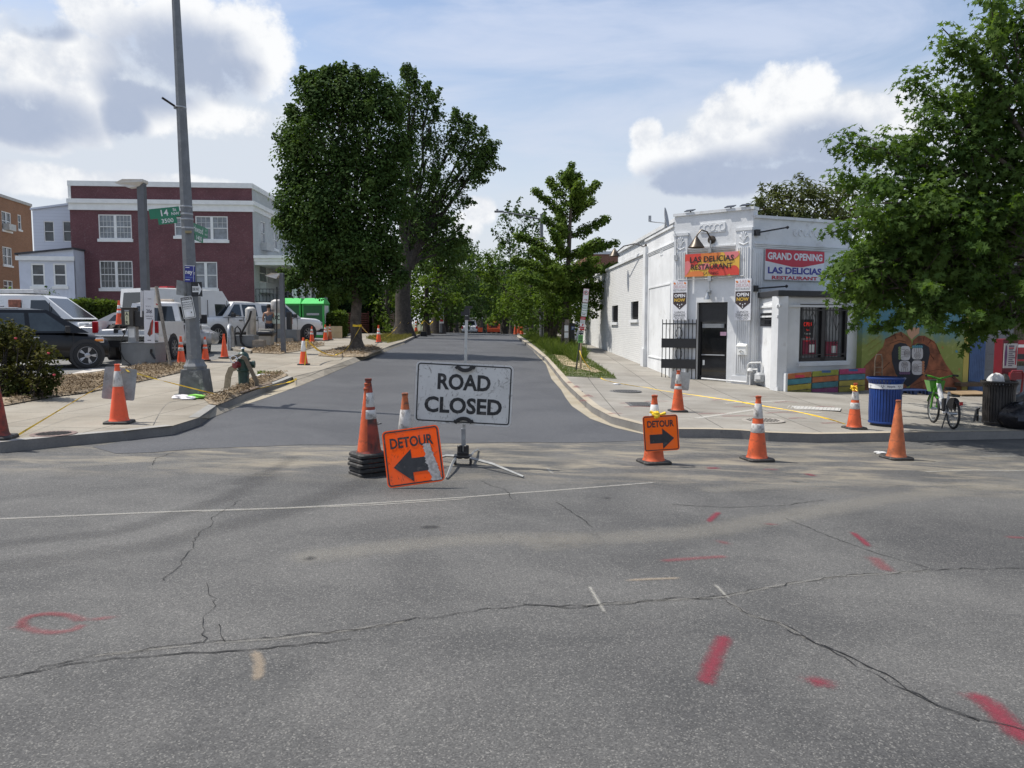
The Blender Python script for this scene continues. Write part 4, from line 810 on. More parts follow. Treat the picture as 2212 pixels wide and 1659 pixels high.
# rear extension
Pe = Plane(tuple(Vector(pt(42,600,45)[:2])), tuple(Vector(pt(161,600,45.5)[:2]))); Pe2 = Plane(tuple(Vector(pt(72,500,48.5)[:2])), tuple(Vector(pt(170,500,49)[:2])))
ext = thing('house_extension', 'white sided two storey rear extension with sloping roofs left of the brick house', 'house', (*Pe.a[:2],ZG))
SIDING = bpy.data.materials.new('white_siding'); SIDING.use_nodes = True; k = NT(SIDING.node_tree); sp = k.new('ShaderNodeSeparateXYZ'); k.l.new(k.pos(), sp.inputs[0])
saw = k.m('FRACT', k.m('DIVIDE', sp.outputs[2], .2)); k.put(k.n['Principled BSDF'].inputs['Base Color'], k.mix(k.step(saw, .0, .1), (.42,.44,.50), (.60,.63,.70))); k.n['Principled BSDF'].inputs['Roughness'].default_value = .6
hE = [Pe.rect(67,97,569,618), Pe.rect(115,144,569,618)]; zL, zR = Pe.uv(42,549)[1], Pe.uv(161,537)[1]
m = wall(Pe, 0, Pe.L, ZG-1.2, zL-.25, hE, .2); m.T = Pe.M; m.add([(0,0,zL-.25),(Pe.L,0,zL-.25),(Pe.L,0,zR),(0,0,zL)], [(0,1,2,3)])
for x in range(1,14): m.bx(Pe.L*x/14-.008, Pe.L*x/14+.008, -.012, 0, ZG-1, hE[0][2]-.15)
m.add([(Pe.L,0,zR),(Pe.L,3,zR),(Pe.L,3,ZG-1),(Pe.L,0,ZG-1)], [(0,1,2,3)]); m.build('wall', pm('white_board',(.58,.61,.68),.6,.06,2), ext, world=True)
m = Pe.mb(); m.add([(-.15,-.15,zL-.04),(Pe.L+.05,-.15,zR-.04),(Pe.L+.05,3.2,zR+.0),(-.15,3.2,zL+.0),(-.15,-.15,zL+.06),(Pe.L+.05,-.15,zR+.06),(Pe.L+.05,3.2,zR+.12),(-.15,3.2,zL+.12)], [(0,1,2,3),(4,5,6,7),(0,1,5,4),(1,2,6,5),(2,3,7,6),(3,0,4,7)]); m.build('roof', ROOFM, ext, world=True)
m = Pe.mb(); m.bx(-.12,Pe.L+.06,-.14,-.02,zL-.35,zL-.1); m.build('fascia', WHITE, ext, world=True)
for h in hE: window(ext, Pe, h, 1, 0, glass=WGLASS, sill=.08, fw=.09)
h2 = [Pe2.rect(95,117,478,522), Pe2.rect(136,157,478,522)]; zT = Pe2.uv(110,455)[1]
m = wall(Pe2, 0, Pe2.L, ZG, zT-.2, h2, .2); m.T = Pe2.M; m.add([(0,0,zT-.2),(Pe2.L,0,zT-.2),(Pe2.L,0,zT+.45),(0,0,zT)], [(0,1,2,3)]); m.bx(0,Pe2.L,.2,6,ZG,zT-.25); m.add([(-.1,-.1,zT),(Pe2.L,-.1,zT+.45),(Pe2.L,5,zT+.55),(-.1,5,zT+.1),(-.1,-.1,zT+.12),(Pe2.L,-.1,zT+.57),(Pe2.L,5,zT+.67),(-.1,5,zT+.22)], [(0,1,2,3),(4,5,6,7),(0,1,5,4),(3,0,4,7)]); m.build('wall', SIDING, ext, world=True)
for h in h2: window(ext, Pe2, h, 1, 0, glass=WGLASS, sill=0, fw=.05)
# orange brick flats
Pt = Plane(tuple(Vector(pt(-160,600,50)[:2])), tuple(Vector(pt(74,600,65)[:2])))
flats = thing('brick_apartment_block', 'orange brick apartment block at the far edge behind the white extension', 'building', (*Pt.w(Pt.L,0)[:2],ZG))
OB = brick('orange_brick', (.36,.17,.085), (.30,.14,.07), (.28,.20,.14), .225, .075, .012, .85, .4)
zt = Pt.uv(40,438)[1]
ho = [Pt.rect(4,24,458,498), Pt.rect(38.7,46,464,496), Pt.rect(6,26,534,573), Pt.rect(8,28,606,630), Pt.rect(-60,-30,440,490), Pt.rect(-60,-30,530,575)]
m = wall(Pt, 0, Pt.L, ZG-1, zt, ho, .3); m.T = Pt.M; m.bx(0,Pt.L,.3,12,ZG-1,zt-.2); m.build('wall', OB, flats, world=True)
m = Pt.mb(); m.bx(-.1,Pt.L+.06,-.08,.4,zt,zt+.22); m.build('coping', pm('stone_coping',(.45,.44,.41),.8), flats, world=True)
for h in ho: window(flats, Pt, h, 2 if h[1]-h[0] > .8 else 1, 0, glass=WGLASS, sill=.07, fw=.07, mull=.1)
m = Pt.mb(); h = ho[0]; m.bx(h[0]+.25,h[1]-.12,-.4,.05,h[2]+.02,h[2]+.5); m.build('air_conditioner', acm, flats, world=True)
# terrace of houses further up the street, all on the same building line
row = [((.42,.45,.47),'grey_siding_paint','pale grey sided terrace house next to the white porch house',0),((.36,.39,.41),'grey_paint','mid grey painted terrace house with porch, third from the corner',1),((.33,.25,.17),'tan_brick_paint','tan brick terrace house up the street with tall narrow windows',2),((.07,.08,.10),'charcoal_paint','charcoal painted terrace house behind the street trees',2),((.10,.15,.13),'dark_green_paint','dark green terrace house far up the street',2),((.28,.13,.08),'red_brick_paint','red brick terrace house at the far end of the terrace',2)]
o0 = PFt.w(PFt.L,0); base0 = 0
for i, (c, mn_, lb, sty) in enumerate(row):
    w_ = 6.1 if i < 2 else 8.5; P = Plane(o0[:2], (o0+Vector((*SD,0))*w_)[:2]); o0 = P.w(P.L,0); top = zr-.25-.1*i
    t = thing('terrace_house', lb, 'house', (*P.a[:2],1.0), group='terrace houses along the street')
    cm = pm(mn_, c, .75, .1, 2, bump=.1, bscale=20); hs_ = []
    for k in range(3): x = w_*(.12+.29*k); hs_.append((x,x+1.0 if sty != 2 else x+.75,6.6,8.5)); 
    for k in range(2): x = w_*(.1+.45*k); hs_.append((x,x+1.3,3.3,5.3))
    m = wall(P, 0, w_, .0, top, hs_, .3); m.T = P.M; m.bx(0,w_,.3,11,0,top-.3)
    if i == 0:
        for z in range(1,34): m.bx(0,w_,-.012,0,.5+z*.25,.52+z*.25)
    m.build('wall', cm, t, world=True)
    m = P.mb(); m.bx(0,w_,-.25,.3,top-.5,top-.3); m.bx(0,w_,-.1,.3,top,top+.15); m.build('cornice', cm if sty == 2 else WHITE, t, world=True)
    for h in hs_: window(t, P, h, 1, 0, glass=WGLASS, sill=.07)
    porch(t, P, .1, w_-.1, 3.0, 5.6, 2.6, 3, WHITE if i != 4 else cm, i < 2)
# block closing the street far away
Pz = Plane((-14,150),(22,150)); zz = -1.2
blk2 = thing('far_apartment_block', 'tan apartment block closing the far end of the street behind the trees', 'building', (0,150,zz)); hz = []
for r in range(4):
    for c_ in range(9): hz.append((1.2+c_*3.9, 3.2+c_*3.9, zz+1.2+r*3, zz+2.8+r*3))
m = wall(Pz, 0, 36, zz-1, zz+13, hz, .3); m.T = Pz.M; m.bx(0,36,.3,10,zz-1,zz+12.5); m.build('wall', brick('tan_brick', (.24,.19,.12), (.21,.165,.105), (.19,.16,.12)), blk2, world=True)
for h in hz: window(blk2, Pz, h, 2, 0, glass=GLASS, sill=0, frame_m=pm('bronze_frame',(.12,.11,.1),.5))
# brick building peeping over the restaurant's side wall
t = thing('brick_backbuilding', 'red brick building behind the restaurant roof', 'building', (A2.x+4,A2.y+2,.5)); m = MB(); m.bx(A2.x+1,A2.x+12,A2.y+1,A2.y+14,0,6.6); m.build('wall', brick('red_brick', (.30,.11,.06), (.25,.09,.05), (.25,.2,.16)), t, world=True); m = MB(); m.bx(A2.x+.9,A2.x+12.1,A2.y+.9,A2.y+14.1,6.6,6.8); m.build('coping', STUC, t, world=True)
# ---------------------------------------------------------------- traffic cones and road signs
CO = pm('cone_orange', (.60,.098,.026), .55, .16, 7, dirt=((.14,.045,.022),.48,8))
COB = pm('bright_cone_orange', (.80,.10,.03), .45, .08, 7, dirt=((.35,.09,.04),.12,9))
COD = pm('grimy_cone_orange', (.30,.042,.022), .6, .3, 6, dirt=((.045,.022,.018),.75,5))
COW = pm('weathered_cone_orange', (.46,.12,.04), .65, .25, 7, dirt=((.11,.06,.04),.5,8))
COL1 = pm('dirty_reflective_collar', (.55,.53,.50), .5, .15, 9, dirt=((.16,.14,.12),.45,11))
COL2 = pm('clean_reflective_collar', (.72,.72,.71), .45, .06, 9, dirt=((.35,.32,.3),.12,12))
RUB = pm('cone_base_rubber', (.022,.021,.02), .7, .3, 8, dirt=((.10,.09,.08),.3,9))
def cone_r(z): return .132*(1-(z-.1)/.80)+.030*((z-.1)/.80) if z > .1 else .132+(.1-z)**2*6
CMESH = {}
def rsq(w, r, n=3):
    out = []
    for cx, cy, a in ((1,1,0),(-1,1,90),(-1,-1,180),(1,-1,270)):
        for i in range(n+1): t = R(a+90*i/n); out.append((cx*(w-r)+r*math.cos(t), cy*(w-r)+r*math.sin(t)))
    return out
def cone(loc, label, rot=0, h=.91, body=CO, collars=((.40,.50),(.56,.72)), cmat=COL1, group='traffic cones', name='traffic_cone', lean=(0,0)):
    t = thing(name, label, 'traffic cone', loc, rot, group, h/.91); t.rotation_euler = (lean[0], lean[1], rot)
    m = MB(); P = rsq(.19,.05); n = len(P); Q = [(x*.93,y*.93) for x, y in P]
    m.add([(*p,0) for p in P]+[(*p,.028) for p in P]+[(*q,.042) for q in Q], [tuple(range(n-1,-1,-1)), tuple(range(2*n,3*n))]+[(k*n+i,k*n+(i+1)%n,(k+1)*n+(i+1)%n,(k+1)*n+i) for k in (0,1) for i in range(n)]); m.build('base', RUB, t)
    m = MB(); zs = [.043,.06,.08,.1,.2,.35,.5,.65,.8,.862]; m.lathe([(cone_r(z),z) for z in zs]+[(.036,.868),(.034,.875),(.040,.882),(.041,.906),(.03,.91),(.024,.905),(.022,.80)], 24); m.build('body', body, t, smooth=50)
    for a, b in collars: m = MB(); m.lathe([(cone_r(a)+.001,a-.003),(cone_r(a)+.0035,a),(cone_r(b)+.0035,b),(cone_r(b)+.001,b+.003)], 24, cap=False); m.build('reflective_collar', cmat, t, smooth=50)
    return t
def gz(u, v, off=0): return gp(u,v,off)
# stack of five behind the leaning sign
p = gp(797,1024)
for i in range(5):
    cone(p+Vector((.008*math.sin(i*2.1),.008*math.cos(i*1.7),.055*i)), 'grimy orange cone on top of the stack of five beside the leaning sign' if i == 4 else 'black cone base nested in the stack of five, %s' % ('on the road','second from the road','in the middle of the stack','directly under the topmost cone')[i], R(38+3*math.sin(i*3)), .91, COD if i == 4 else CO, ((.44,.54),(.58,.74)) if i == 4 else (), COL1, group='cones in the stack by the leaning sign')
cone(pt(876,970,9.6)*1.0-Vector((0,0,pt(876,970,9.6).z-H(pt(876,970,9.6).x,9.6))), 'old orange cone half hidden behind the leaning detour sign', R(20), .91, COW, ((.42,.70),), COL1)
cA = cone(gp(1412,1000), 'orange cone carrying the upright detour sign with right arrow', R(15), .91, CO, ((.60,.78),), COL2)
cB = cone(gp(1635,994), 'scuffed orange cone on the asphalt with white collars and black scrapes', R(12), .90, CO, ((.40,.52),(.60,.80)), COL1)
cC = cone(gp(1936,991), 'faded orange cone without any white collar, on the asphalt before the kerb', R(10), .86, COW, (), COL1)
cD = cone(gp(1845,926,KH), 'orange cone with yellow tape knotted at its top beside the blue bin', R(8), .80, CO, ((.40,.52),(.58,.74)), COL1)
cE = cone(gp(1464,889,KH), 'orange cone with a grey panel behind it on the pale pavement before the restaurant', R(5), .82, CO, ((.50,.56),(.62,.82)), COL1)
cF = cone(gp(258,914,KH), 'tall bright orange cone holding up a sign seen from its back', R(8), .92, COB, ((.57,.80),), COL1)
cG = cone(gp(-8,948,KH), 'dull red cone cut off by the edge of the picture on the pavement corner', R(12), 1.02, COD, (), COL1)
cH = cone(gp(392,786,KH+.02), 'orange cone behind the big lamp post, nearest the grey cabinet', R(30), .87, COB, ((.43,.54),(.64,.72)), COL1)
cI = cone(gp(444,779,KH+.02), 'orange cone in front of the white pickup front wheel', R(22), .80, COB, ((.46,.52),(.62,.80)), COL1)
cJ = cone(gp(485,773,KH+.02), 'plain bright orange cone at the lot entrance before the bent pipe bollard', R(3), .84, COB, (), COL1)
cK = cone(gp(656,788,KH), 'orange cone with white sleeve and caution tape tied on at the kerb', R(4), .88, COB, ((.45,.80),), COL2)
cL = cone(gp(818,740,KH), 'orange cone with two white collars on the driveway past the tree bed', R(6), .90, COB, ((.44,.56),(.62,.74)), COL2)
cM = cone(gp(674,739,KH+.02), 'orange cone nearest the front wheel of the white crew cab pickup', R(12), .80, COB, ((.44,.54),(.62,.74)), COL2)
cN = cone(gp(703,736,KH+.02), 'orange cone just past the bumper of the white crew cab pickup', R(33), .85, COB, ((.48,.58),(.64,.74)), COL2)
cO = cone(gp(713,734.5,KH+.02), 'faded orange cone by the plywood sheet', R(14), .85, COW, ((.5,.56),(.66,.76)), COL1)
cP = cone(gp(899,720,KH), 'distant orange cone on the verge beyond the forked tree', R(5), .92, COB, ((.44,.54),(.62,.74)), COL2)
for u, v, hh, lb in ((931,712.5,1.0,'far orange cone on the verge by the third tree trunk'),(1113,723,.95,'far orange cone nearest the kerb past the grass on the restaurant side'),(1127,723,1.05,'far orange cone with tape around it beside the grass'),(946,712,.9,'far orange cone at the foot of the tree with the grey lamp post'),(1120,721,.9,'far orange cone between two others at the end of the grass')):
    cone(gp(u,v,KH), lb, R(u), hh, CO, ((.62,.74),), COL1)
def rrect(w, h, r, n=5):
    out = []
    for cx, cz, a in ((1,1,0),(-1,1,90),(-1,-1,180),(1,-1,270)):
        for i in range(n+1): t = R(a+90*i/n); out.append((cx*(w/2-r)+r*math.cos(t), cz*(h/2-r)+r*math.sin(t)))
    return out
def panel(m, w, h, r, th=.006, border=None, mi_face=0, mi_border=1, mi_back=2):
    """sign plate centred on the origin in x-z facing -y, with an optional border line (inset, width)"""
    P = rrect(w,h,r); n = len(P)
    m.add([(x,0,z) for x, z in P]+[(x,th,z) for x, z in P], [tuple(range(n))], mi_face)
    m.add([(x,0,z) for x, z in P]+[(x,th,z) for x, z in P], [tuple(range(2*n-1,n-1,-1))]+[(i,n+i,n+(i+1)%n,(i+1)%n) for i in range(n)], mi_back)
    if border:
        a, b = border; A = rrect(w-2*a,h-2*a,max(.004,r-a)); B_ = rrect(w-2*a-2*b,h-2*a-2*b,max(.003,r-a-b))
        m.add([(x,-.0015,z) for x, z in A]+[(x,-.0015,z) for x, z in B_], [(i,(i+1)%n,n+(i+1)%n,n+i) for i in range(n)], mi_border)
SIGNW = bpy.data.materials.new('scuffed_sign_white'); SIGNW.use_nodes = True; k = NT(SIGNW.node_tree)
def scuffs(k, c, scuff, s1=9, amt=1.0):
    co = k.coord(); n = k.noise(k.mapv(co, scale=(1,1,1)), s1, 7, .75, 1.2); n2 = k.noise(k.mapv(co, scale=(2.2,1,.7), rot=(0,R(35),0), loc=(3,0,1)), s1*1.6, 4, .7, .8); n3 = k.noise(co, 3, 4, .6)
    a = k.m('MAXIMUM', k.step(n, .575, .64), k.step(n2, .61, .66)); b = k.mix(k.m('MULTIPLY', a, .62*amt), c, scuff)
    return k.mix(k.m('MULTIPLY', k.step(n3, .4, .7), .18), b, (.25,.23,.2))
k.put(k.n['Principled BSDF'].inputs['Base Color'], scuffs(k, (.64,.63,.60,1), (.13,.115,.095,1))); k.n['Principled BSDF'].inputs['Roughness'].default_value = .5
SIGNO = bpy.data.materials.new('scuffed_sign_orange'); SIGNO.use_nodes = True; k = NT(SIGNO.node_tree); b_ = k.n['Principled BSDF']
k.put(b_.inputs['Base Color'], scuffs(k, (1.0,.105,.006,1), (.30,.05,.02,1), 8, 1.1)); b_.inputs['Roughness'].default_value = .6; b_.inputs['Specular IOR Level'].default_value = .15
FLUO = bpy.data.materials.new('fluorescent_sign_orange'); FLUO.use_nodes = True; k = NT(FLUO.node_tree); b_ = k.n['Principled BSDF']; k.put(b_.inputs['Base Color'], scuffs(k, (1.0,.15,.01,1), (.6,.12,.03,1), 5, .4)); b_.inputs['Roughness'].default_value = .6; b_.inputs['Specular IOR Level'].default_value = .15
SBLK = pm('sign_black', (.02,.02,.022), .55, .25, 12, dirt=((.12,.11,.1),.16,14)); SBACK = pm('sign_back_metal', (.30,.30,.29), .5, .15, 8, metal=.3, dirt=((.16,.15,.13),.3,8))
# ROAD CLOSED on a portable stand
bc = gp(1000,1004); st = thing('road_closed_sign', 'white ROAD CLOSED sign on a portable metal stand with splayed legs', 'road sign', bc)
def L(u, v, y): return pt(u,v,y)-bc
Yb = bc.y
m = MB(); panel(m, 1.22, .77, .06, .008, (.02,.016))
m.text('ROAD', h=.205, w=.665, cx=0, cz=.145, y=-.003, mi=1, weight=.032); m.text('CLOSED', h=.205, w=.975, cx=.0, cz=-.15, y=-.003, mi=1, weight=.032)
o = m.build('sign_panel', [SIGNW,SBLK,SBACK], st); q = L(1001.5,851,Yb-.04); o.location = q; o.rotation_euler = (0, R(2.9), R(-2))
m = MB(); m.box((0,0,0),(.036,.036,1.0)); o = m.build('mast', ALU, st, bevel=.003); a, b = L(1000.5,985,Yb), L(1008,672,Yb); o.location = (a+b)/2+Vector((0,.03,0)); o.scale = (1,1,(b-a).length); o.rotation_euler = (0,math.atan2((b-a).x,(b-a).z),0)
m = MB(); m.box((0,0,0),(.055,.055,.22)); o = m.build('outer_tube', GALV, st, bevel=.003); o.location = L(1001,945,Yb)+Vector((0,.03,0))
for u, v, fl in ((1005,787,-1),(1001,917,1)):
    m = MB(); P = [(.11*math.cos(t), .075*math.sin(t)*fl) for t in [i*PI/10 for i in range(11)]]+[(-.055*math.cos(PI-t) if False else .06*math.cos(PI-t), .03*math.sin(PI-t)*fl) for t in [i*PI/8 for i in range(9)]]
    m.prism(P, -.02, .012, 'y'); m.box((-.10,-.004,.012*fl),(.05,.03,.035),Matrix.Rotation(R(30*fl),3,'Y')); m.box((.10,-.004,.012*fl),(.05,.03,.035),Matrix.Rotation(R(-30*fl),3,'Y')); o = m.build('sign_clamp', BLKM, st); o.location = L(u,v+(4 if fl < 0 else -4),Yb-.06)
m = MB(); m.box((0,0,.0),(.07,.07,.08)); m.box((-.05,0,-.02),(.05,.05,.05)); m.box((.02,0,.06),(.09,.05,.03)); m.lathe([(.03,-.1),(.03,-.05)], 10); o = m.build('mast_head', BLKM, st); o.location = L(1008.5,674,Yb)+Vector((0,.03,0)); 
for sx in (-1,1): m = MB(); m.lathe([(.028,-.085),(.033,-.08),(.033,.08),(.028,.085)], 12); o = m.build('spring', BLKM, st, smooth=40); o.location = L(1000.5+sx*7,976,Yb)+Vector((0,-.01,0))
m = MB(); z = .11; m.box((0,0,z),(.22,.16,.03)); m.box((-.10,0,.06),(.03,.14,.09)); m.box((.10,0,.06),(.03,.14,.09)); m.box((0,0,z+.04),(.14,.1,.04)); m.build('leg_bracket', BLKM, st, bevel=.004)
for sx, sy, f in ((-1,-1,(964.7,1036)),(1,-1,(1131,1033)),(1,1,(1033,974)),(-1,1,(940,994))):
    e = gp(*f)-bc; a = Vector((sx*.09,sy*.06,.10)); mid = a*.55+e*.45+Vector((0,0,.03)); m = MB(); m.tube([a,mid,e+Vector((0,0,.018))], [.02,.018,.014], 4); m.build('leg', pm('weathered_grey_leg',(.24,.245,.24),.65,.2,12), st)
# detour signs
def detour(name, label, M, w, arrow, mat, loc_z, scr=False, bw=.012):
    m = MB(); panel(m, w, w, w*.08, .006, (w*.02,w*.024)); s = w/.61
    m.text('DETOUR', h=.115*s, w=.46*s, cx=0, cz=.16*s, y=-.003, mi=1, weight=.026)
    k_ = 1 if arrow > 0 else -1; A = [(.22,0),(.02,.175),(.02,.075),(-.20,.075),(-.20,-.075),(.02,-.075),(.02,-.175)]
    m.add([(k_*x*s,-.003,(z-.095)*s) for x, z in A], [tuple(range(7))], 1)
    if scr:
        rg = random.Random(4); pts = []; n = 26
        for i in range(n+1): f = i/n; pts.append((.13+.05*f-.02*math.sin(f*3)+rg.uniform(-.022,.012)*(1 if i%2 else .2), -.0045, .12-.41*f))
        for i in range(n,-1,-1): f = i/n; pts.append((.19+.085*f+rg.uniform(-.006,.015)*(1 if i%2 else .3), -.0045, .12-.41*f))
        m.add(pts, [tuple(range(len(pts)))], 3)
    o = m.build(name, [mat,SBLK,SBACK,pm('scraped_bare_metal',(.36,.34,.32),.5,.3,25,dirt=((.2,.19,.18),.4,20))]); o.matrix_world = M; return tag(o, label, 'road sign')
bl = gp(838,1056); uxv = Vector((math.cos(R(7)),.10,math.sin(R(7)))).normalized(); uzv = Vector((-.11,.26,.96)); M_ = frame(bl+Vector((.31*uxv))+uzv.normalized()*.315, uxv, uzv); M_ = frame(bl+uxv*.31+(frame((0,0,0),uxv,uzv)@Vector((0,0,1)))*.312, uxv, uzv)
detour('detour_sign', 'battered orange DETOUR sign with left arrow leaning on the cone stack', M_, .62, -1, SIGNO, 0, True)
cc = cA.location; c2 = pt(1428,935.5,cc.y-.20); uxv = Vector((1,.06,.05)).normalized(); detour('detour_sign', 'clean orange DETOUR sign with right arrow tied upright to a cone', frame(c2, uxv, (0,.12,1)), .465, 1, FLUO, 0)
def backsign(c, w, h, rot, tilt, label):
    m = MB(); panel(m, w, h, .03, .006, None, 0, 0, 0); o = m.build('sign_back', [SBACK]); o.location = c; o.rotation_euler = (R(-8), R(tilt), rot); return tag(o, label, 'road sign')
c = cF.location; backsign(c+Vector((-.06,.17,.60)), .46, .50, R(24), 7, 'grey metal sign back leaning behind the tall cone on the left pavement')
c = cE.location; backsign(c+Vector((.08,.17,.60)), .36, .36, R(-15), 5, 'small grey metal sign back behind the cone in front of the restaurant door')
# ---------------------------------------------------------------- posts and the signs on them
bp = gp(424,857,KH); Yp = bp.y
post = thing('street_lamp_post', 'tall tapered grey lamp post on a square base at the left kerb', 'lamp post', bp)
m = MB(); a, b = pt(421,800,Yp)-bp, pt(375,-90,Yp)-bp; m.tube([a,(a+b)/2,b], [.16,.115,.075], 8); m.build('pole', GREYP, post)
m = MB(); m.box((0,0,.29),(.56,.5,.58),None,None,.80); m.build('base', pm('graffiti_dark_base',(.10,.105,.105),.55,.3,5,dirt=((.40,.40,.38),.25,5)), post, bevel=.015)
m = MB(); m.box((0,0,.03),(.66,.58,.1)); m.build('plinth', pm('green_grey_plinth',(.13,.14,.12),.7,.2,6), post); m = MB(); m.lathe([(.22,.58),(.23,.64),(.19,.70),(.165,.78)], 8, rot=PI/8); m.build('collar', GREYP, post)
m = MB(); c, e = pt(389,237,Yp)-bp, pt(350,211,Yp-.3)-bp; m.tube([c,e], .022, 6); m.build('banner_arm', BLKM, post)
def bandat(v, u): m = MB(); q = pt(u,v,Yp)-bp; m.lathe([(.128,-.018),(.132,-.01),(.132,.01),(.128,.018)], 8, q, cap=False); m.build('band', GALV, post)
for v, u in ((447,402.5),(463,403.5),(474,404.5),(493,405.5),(233,389)): bandat(v,u)
m = MB(); q = pt(407,501,Yp-.14)-bp; m.box(q,(.13,.02,.05)); m.build('number_tag', pm('tag_gold',(.25,.2,.1),.5), post)
GRN = pm('street_sign_green', (.02,.19,.10), .45, .08, 5); SGW = pm('sign_white_sheeting', (.74,.74,.72), .45, .06, 5)
def plate(name, label, corners, y0, y1, paint, mats, th=.006, cat='street sign'):
    """flat plate through four pixel corners TL,TR,BR,BL with the left edge at depth y0 and the right at y1"""
    (tl,tr,br,bl_) = [pt(*c, y) for c, y in zip(corners,(y0,y1,y1,y0))]; c = (tl+tr+br+bl_)/4; ux = ((tr-tl)+(br-bl_)).normalized(); uz = ((tl-bl_)+(tr-br)).normalized()
    w = ((tr-tl).length+(br-bl_).length)/2; h = ((tl-bl_).length+(tr-br).length)/2; m = MB(); paint(m, w, h); o = m.build(name, mats); o.matrix_world = frame(c, ux, uz); return tag(o, label, cat)
def p14(m, w, h):
    m.bx(-w/2,w/2,0,.01,-h/2,h/2,0); m.bx(-w/2+w*.24,-w/2+w*.86,0,.01,-h/2-h*.62,-h/2-.002,0)
    m.text('14', h=h*.62, cx=0.0, cz=0, y=-.003, mi=1, weight=.02); m.text('St', h=h*.3, cx=w*.34, cz=h*.22, y=-.003, mi=1, weight=.015); m.text('NW', h=h*.3, cx=w*.35, cz=-h*.18, y=-.003, mi=1, weight=.015); m.text('3500', h=h*.42, cx=w*.05, cz=-h*.80, y=-.003, mi=1, weight=.012)
plate('street_name_sign', 'green street name sign reading 14 St NW 3500 on the lamp post', ((321.6,452),(387,445.5),(389,467),(323.5,474)), Yp-.25, Yp-.1, p14, [GRN,SGW])
def ppk(m, w, h):
    m.bx(-w/2,w/2,0,.01,-h/2,h/2,0); m.bx(-w*.22,w*.25,0,.01,-h*1.15,-h/2-.002,0); m.text('Parkwood', h=h*.62, cx=-w*.12, cz=0, y=-.003, mi=1, weight=.012, w=w*.66); m.text('NW', h=h*.22, cx=w*.4, cz=-h*.2, y=-.003, mi=1); m.text('Pl', h=h*.22, cx=w*.38, cz=h*.2, y=-.003, mi=1); m.text('1400', h=h*.46, cx=.015*w, cz=-h*.83, y=-.003, mi=1, weight=.01)
plate('street_name_sign', 'green street name sign reading Parkwood NW 1400 angled away on the lamp post', ((410,477),(449,495),(449,515),(410,500)), Yp-.05, Yp+.75, ppk, [GRN,SGW])
def pow_(m, w, h):
    m.bx(-w/2,w/2,0,.008,-h/2,h/2,0); m.add([(x*w,-.002,z*h) for x, z in ((-.40,.20),(.16,.20),(.16,.42),(.46,0),(.16,-.42),(.16,-.20),(-.40,-.20))], [tuple(range(7))], 1); m.text('ONE WAY', h=h*.24, w=w*.62, cx=-.08*w, cz=0, y=-.004, mi=0, weight=.02)
plate('one_way_sign', 'black ONE WAY sign with white arrow on the lamp post', ((412,609),(436,609),(437.5,640.5),(414,640.5)), Yp-.22, Yp-.14, pow_, [SBLK,SGW], cat='road sign')
def pno(m, w, h):
    panel(m, w, h, .03, .006, (.012,.012)); m.bx(-w*.44,w*.44,-.002,-.001,h*.34,h*.46,1); m.text('NOTICE', h=h*.075, w=w*.72, cx=0, cz=h*.40, y=-.004, mi=0, weight=.02)
    for i, tx in enumerate(('MONITORED BY THE','METROPOLITAN POLICE','USING CLOSED CIRCUIT','TELEVISION (CCTV)')): m.text(tx, h=h*.055, w=w*(.76 if i < 3 else .66), cx=0, cz=h*(.235-.098*i), y=-.003, mi=1, weight=.01)
    m.bx(-w*.2,w*.12,-.004,-.001,-h*.4,-h*.2,3); m.bx(w*.17,w*.24,-.004,-.001,-h*.27,-h*.2,1)
plate('notice_sign', 'white NOTICE police camera sign with a peeling sticker on the lamp post', ((391,642),(418,638.5),(420.5,686),(394,690)), Yp-.26, Yp-.2, pno, [SGW,SBLK,SBACK,pm('sticker_white',(.8,.8,.8),.5)], cat='road sign')
plate('sign_back', 'grey sign seen from behind to the left of the ONE WAY sign', ((380,604),(411,610),(413,640),(383,637)), Yp-.3, Yp-.05, lambda m,w,h: m.bx(-w/2,w/2,0,.006,-h/2,h/2,0), [SBACK], cat='road sign')
plate('sign_back', 'grey sign seen edge on behind the NOTICE sign', ((424,641),(434,642),(434.5,687),(424.5,690)), Yp+.1, Yp+.35, lambda m,w,h: m.bx(-w/2,w/2,0,.006,-h/2,h/2,0), [SBACK], cat='road sign')
def pca(m, w, h):
    m.bx(-w/2,w/2,0,.006,-h/2,h/2,0); m.bx(-w/2,w/2,-.001,0,h*.47,h*.5,1); m.text('ney', h=h*.27, w=w*.72, cx=-.1*w, cz=.04*h, y=-.003, mi=1, weight=.025); m.bx(w*.33,w*.36,-.002,0,-h/2,h*.47,1); m.text('in', h=h*.2, w=w*.1, cx=w*.43, cz=.06*h, y=-.003, mi=1)
    m.bx(-w*.44,-w*.05,-.002,-.001,h*.36,h*.4,1); m.bx(-w*.44,w*.0,-.002,-.001,-h*.38,-h*.34,1); m.bx(-w*.44,w*.25,-.002,-.001,-h*.24,-h*.18,2)
plate('campaign_poster', 'blue campaign poster with white lettering wrapped on the lamp post', ((399,573),(421,574),(421.5,610),(399.5,609)), Yp-.2, Yp-.14, pca, [pm('poster_blue',(.03,.035,.22),.5),SGW,pm('poster_light_blue',(.1,.15,.4),.5)], cat='poster')
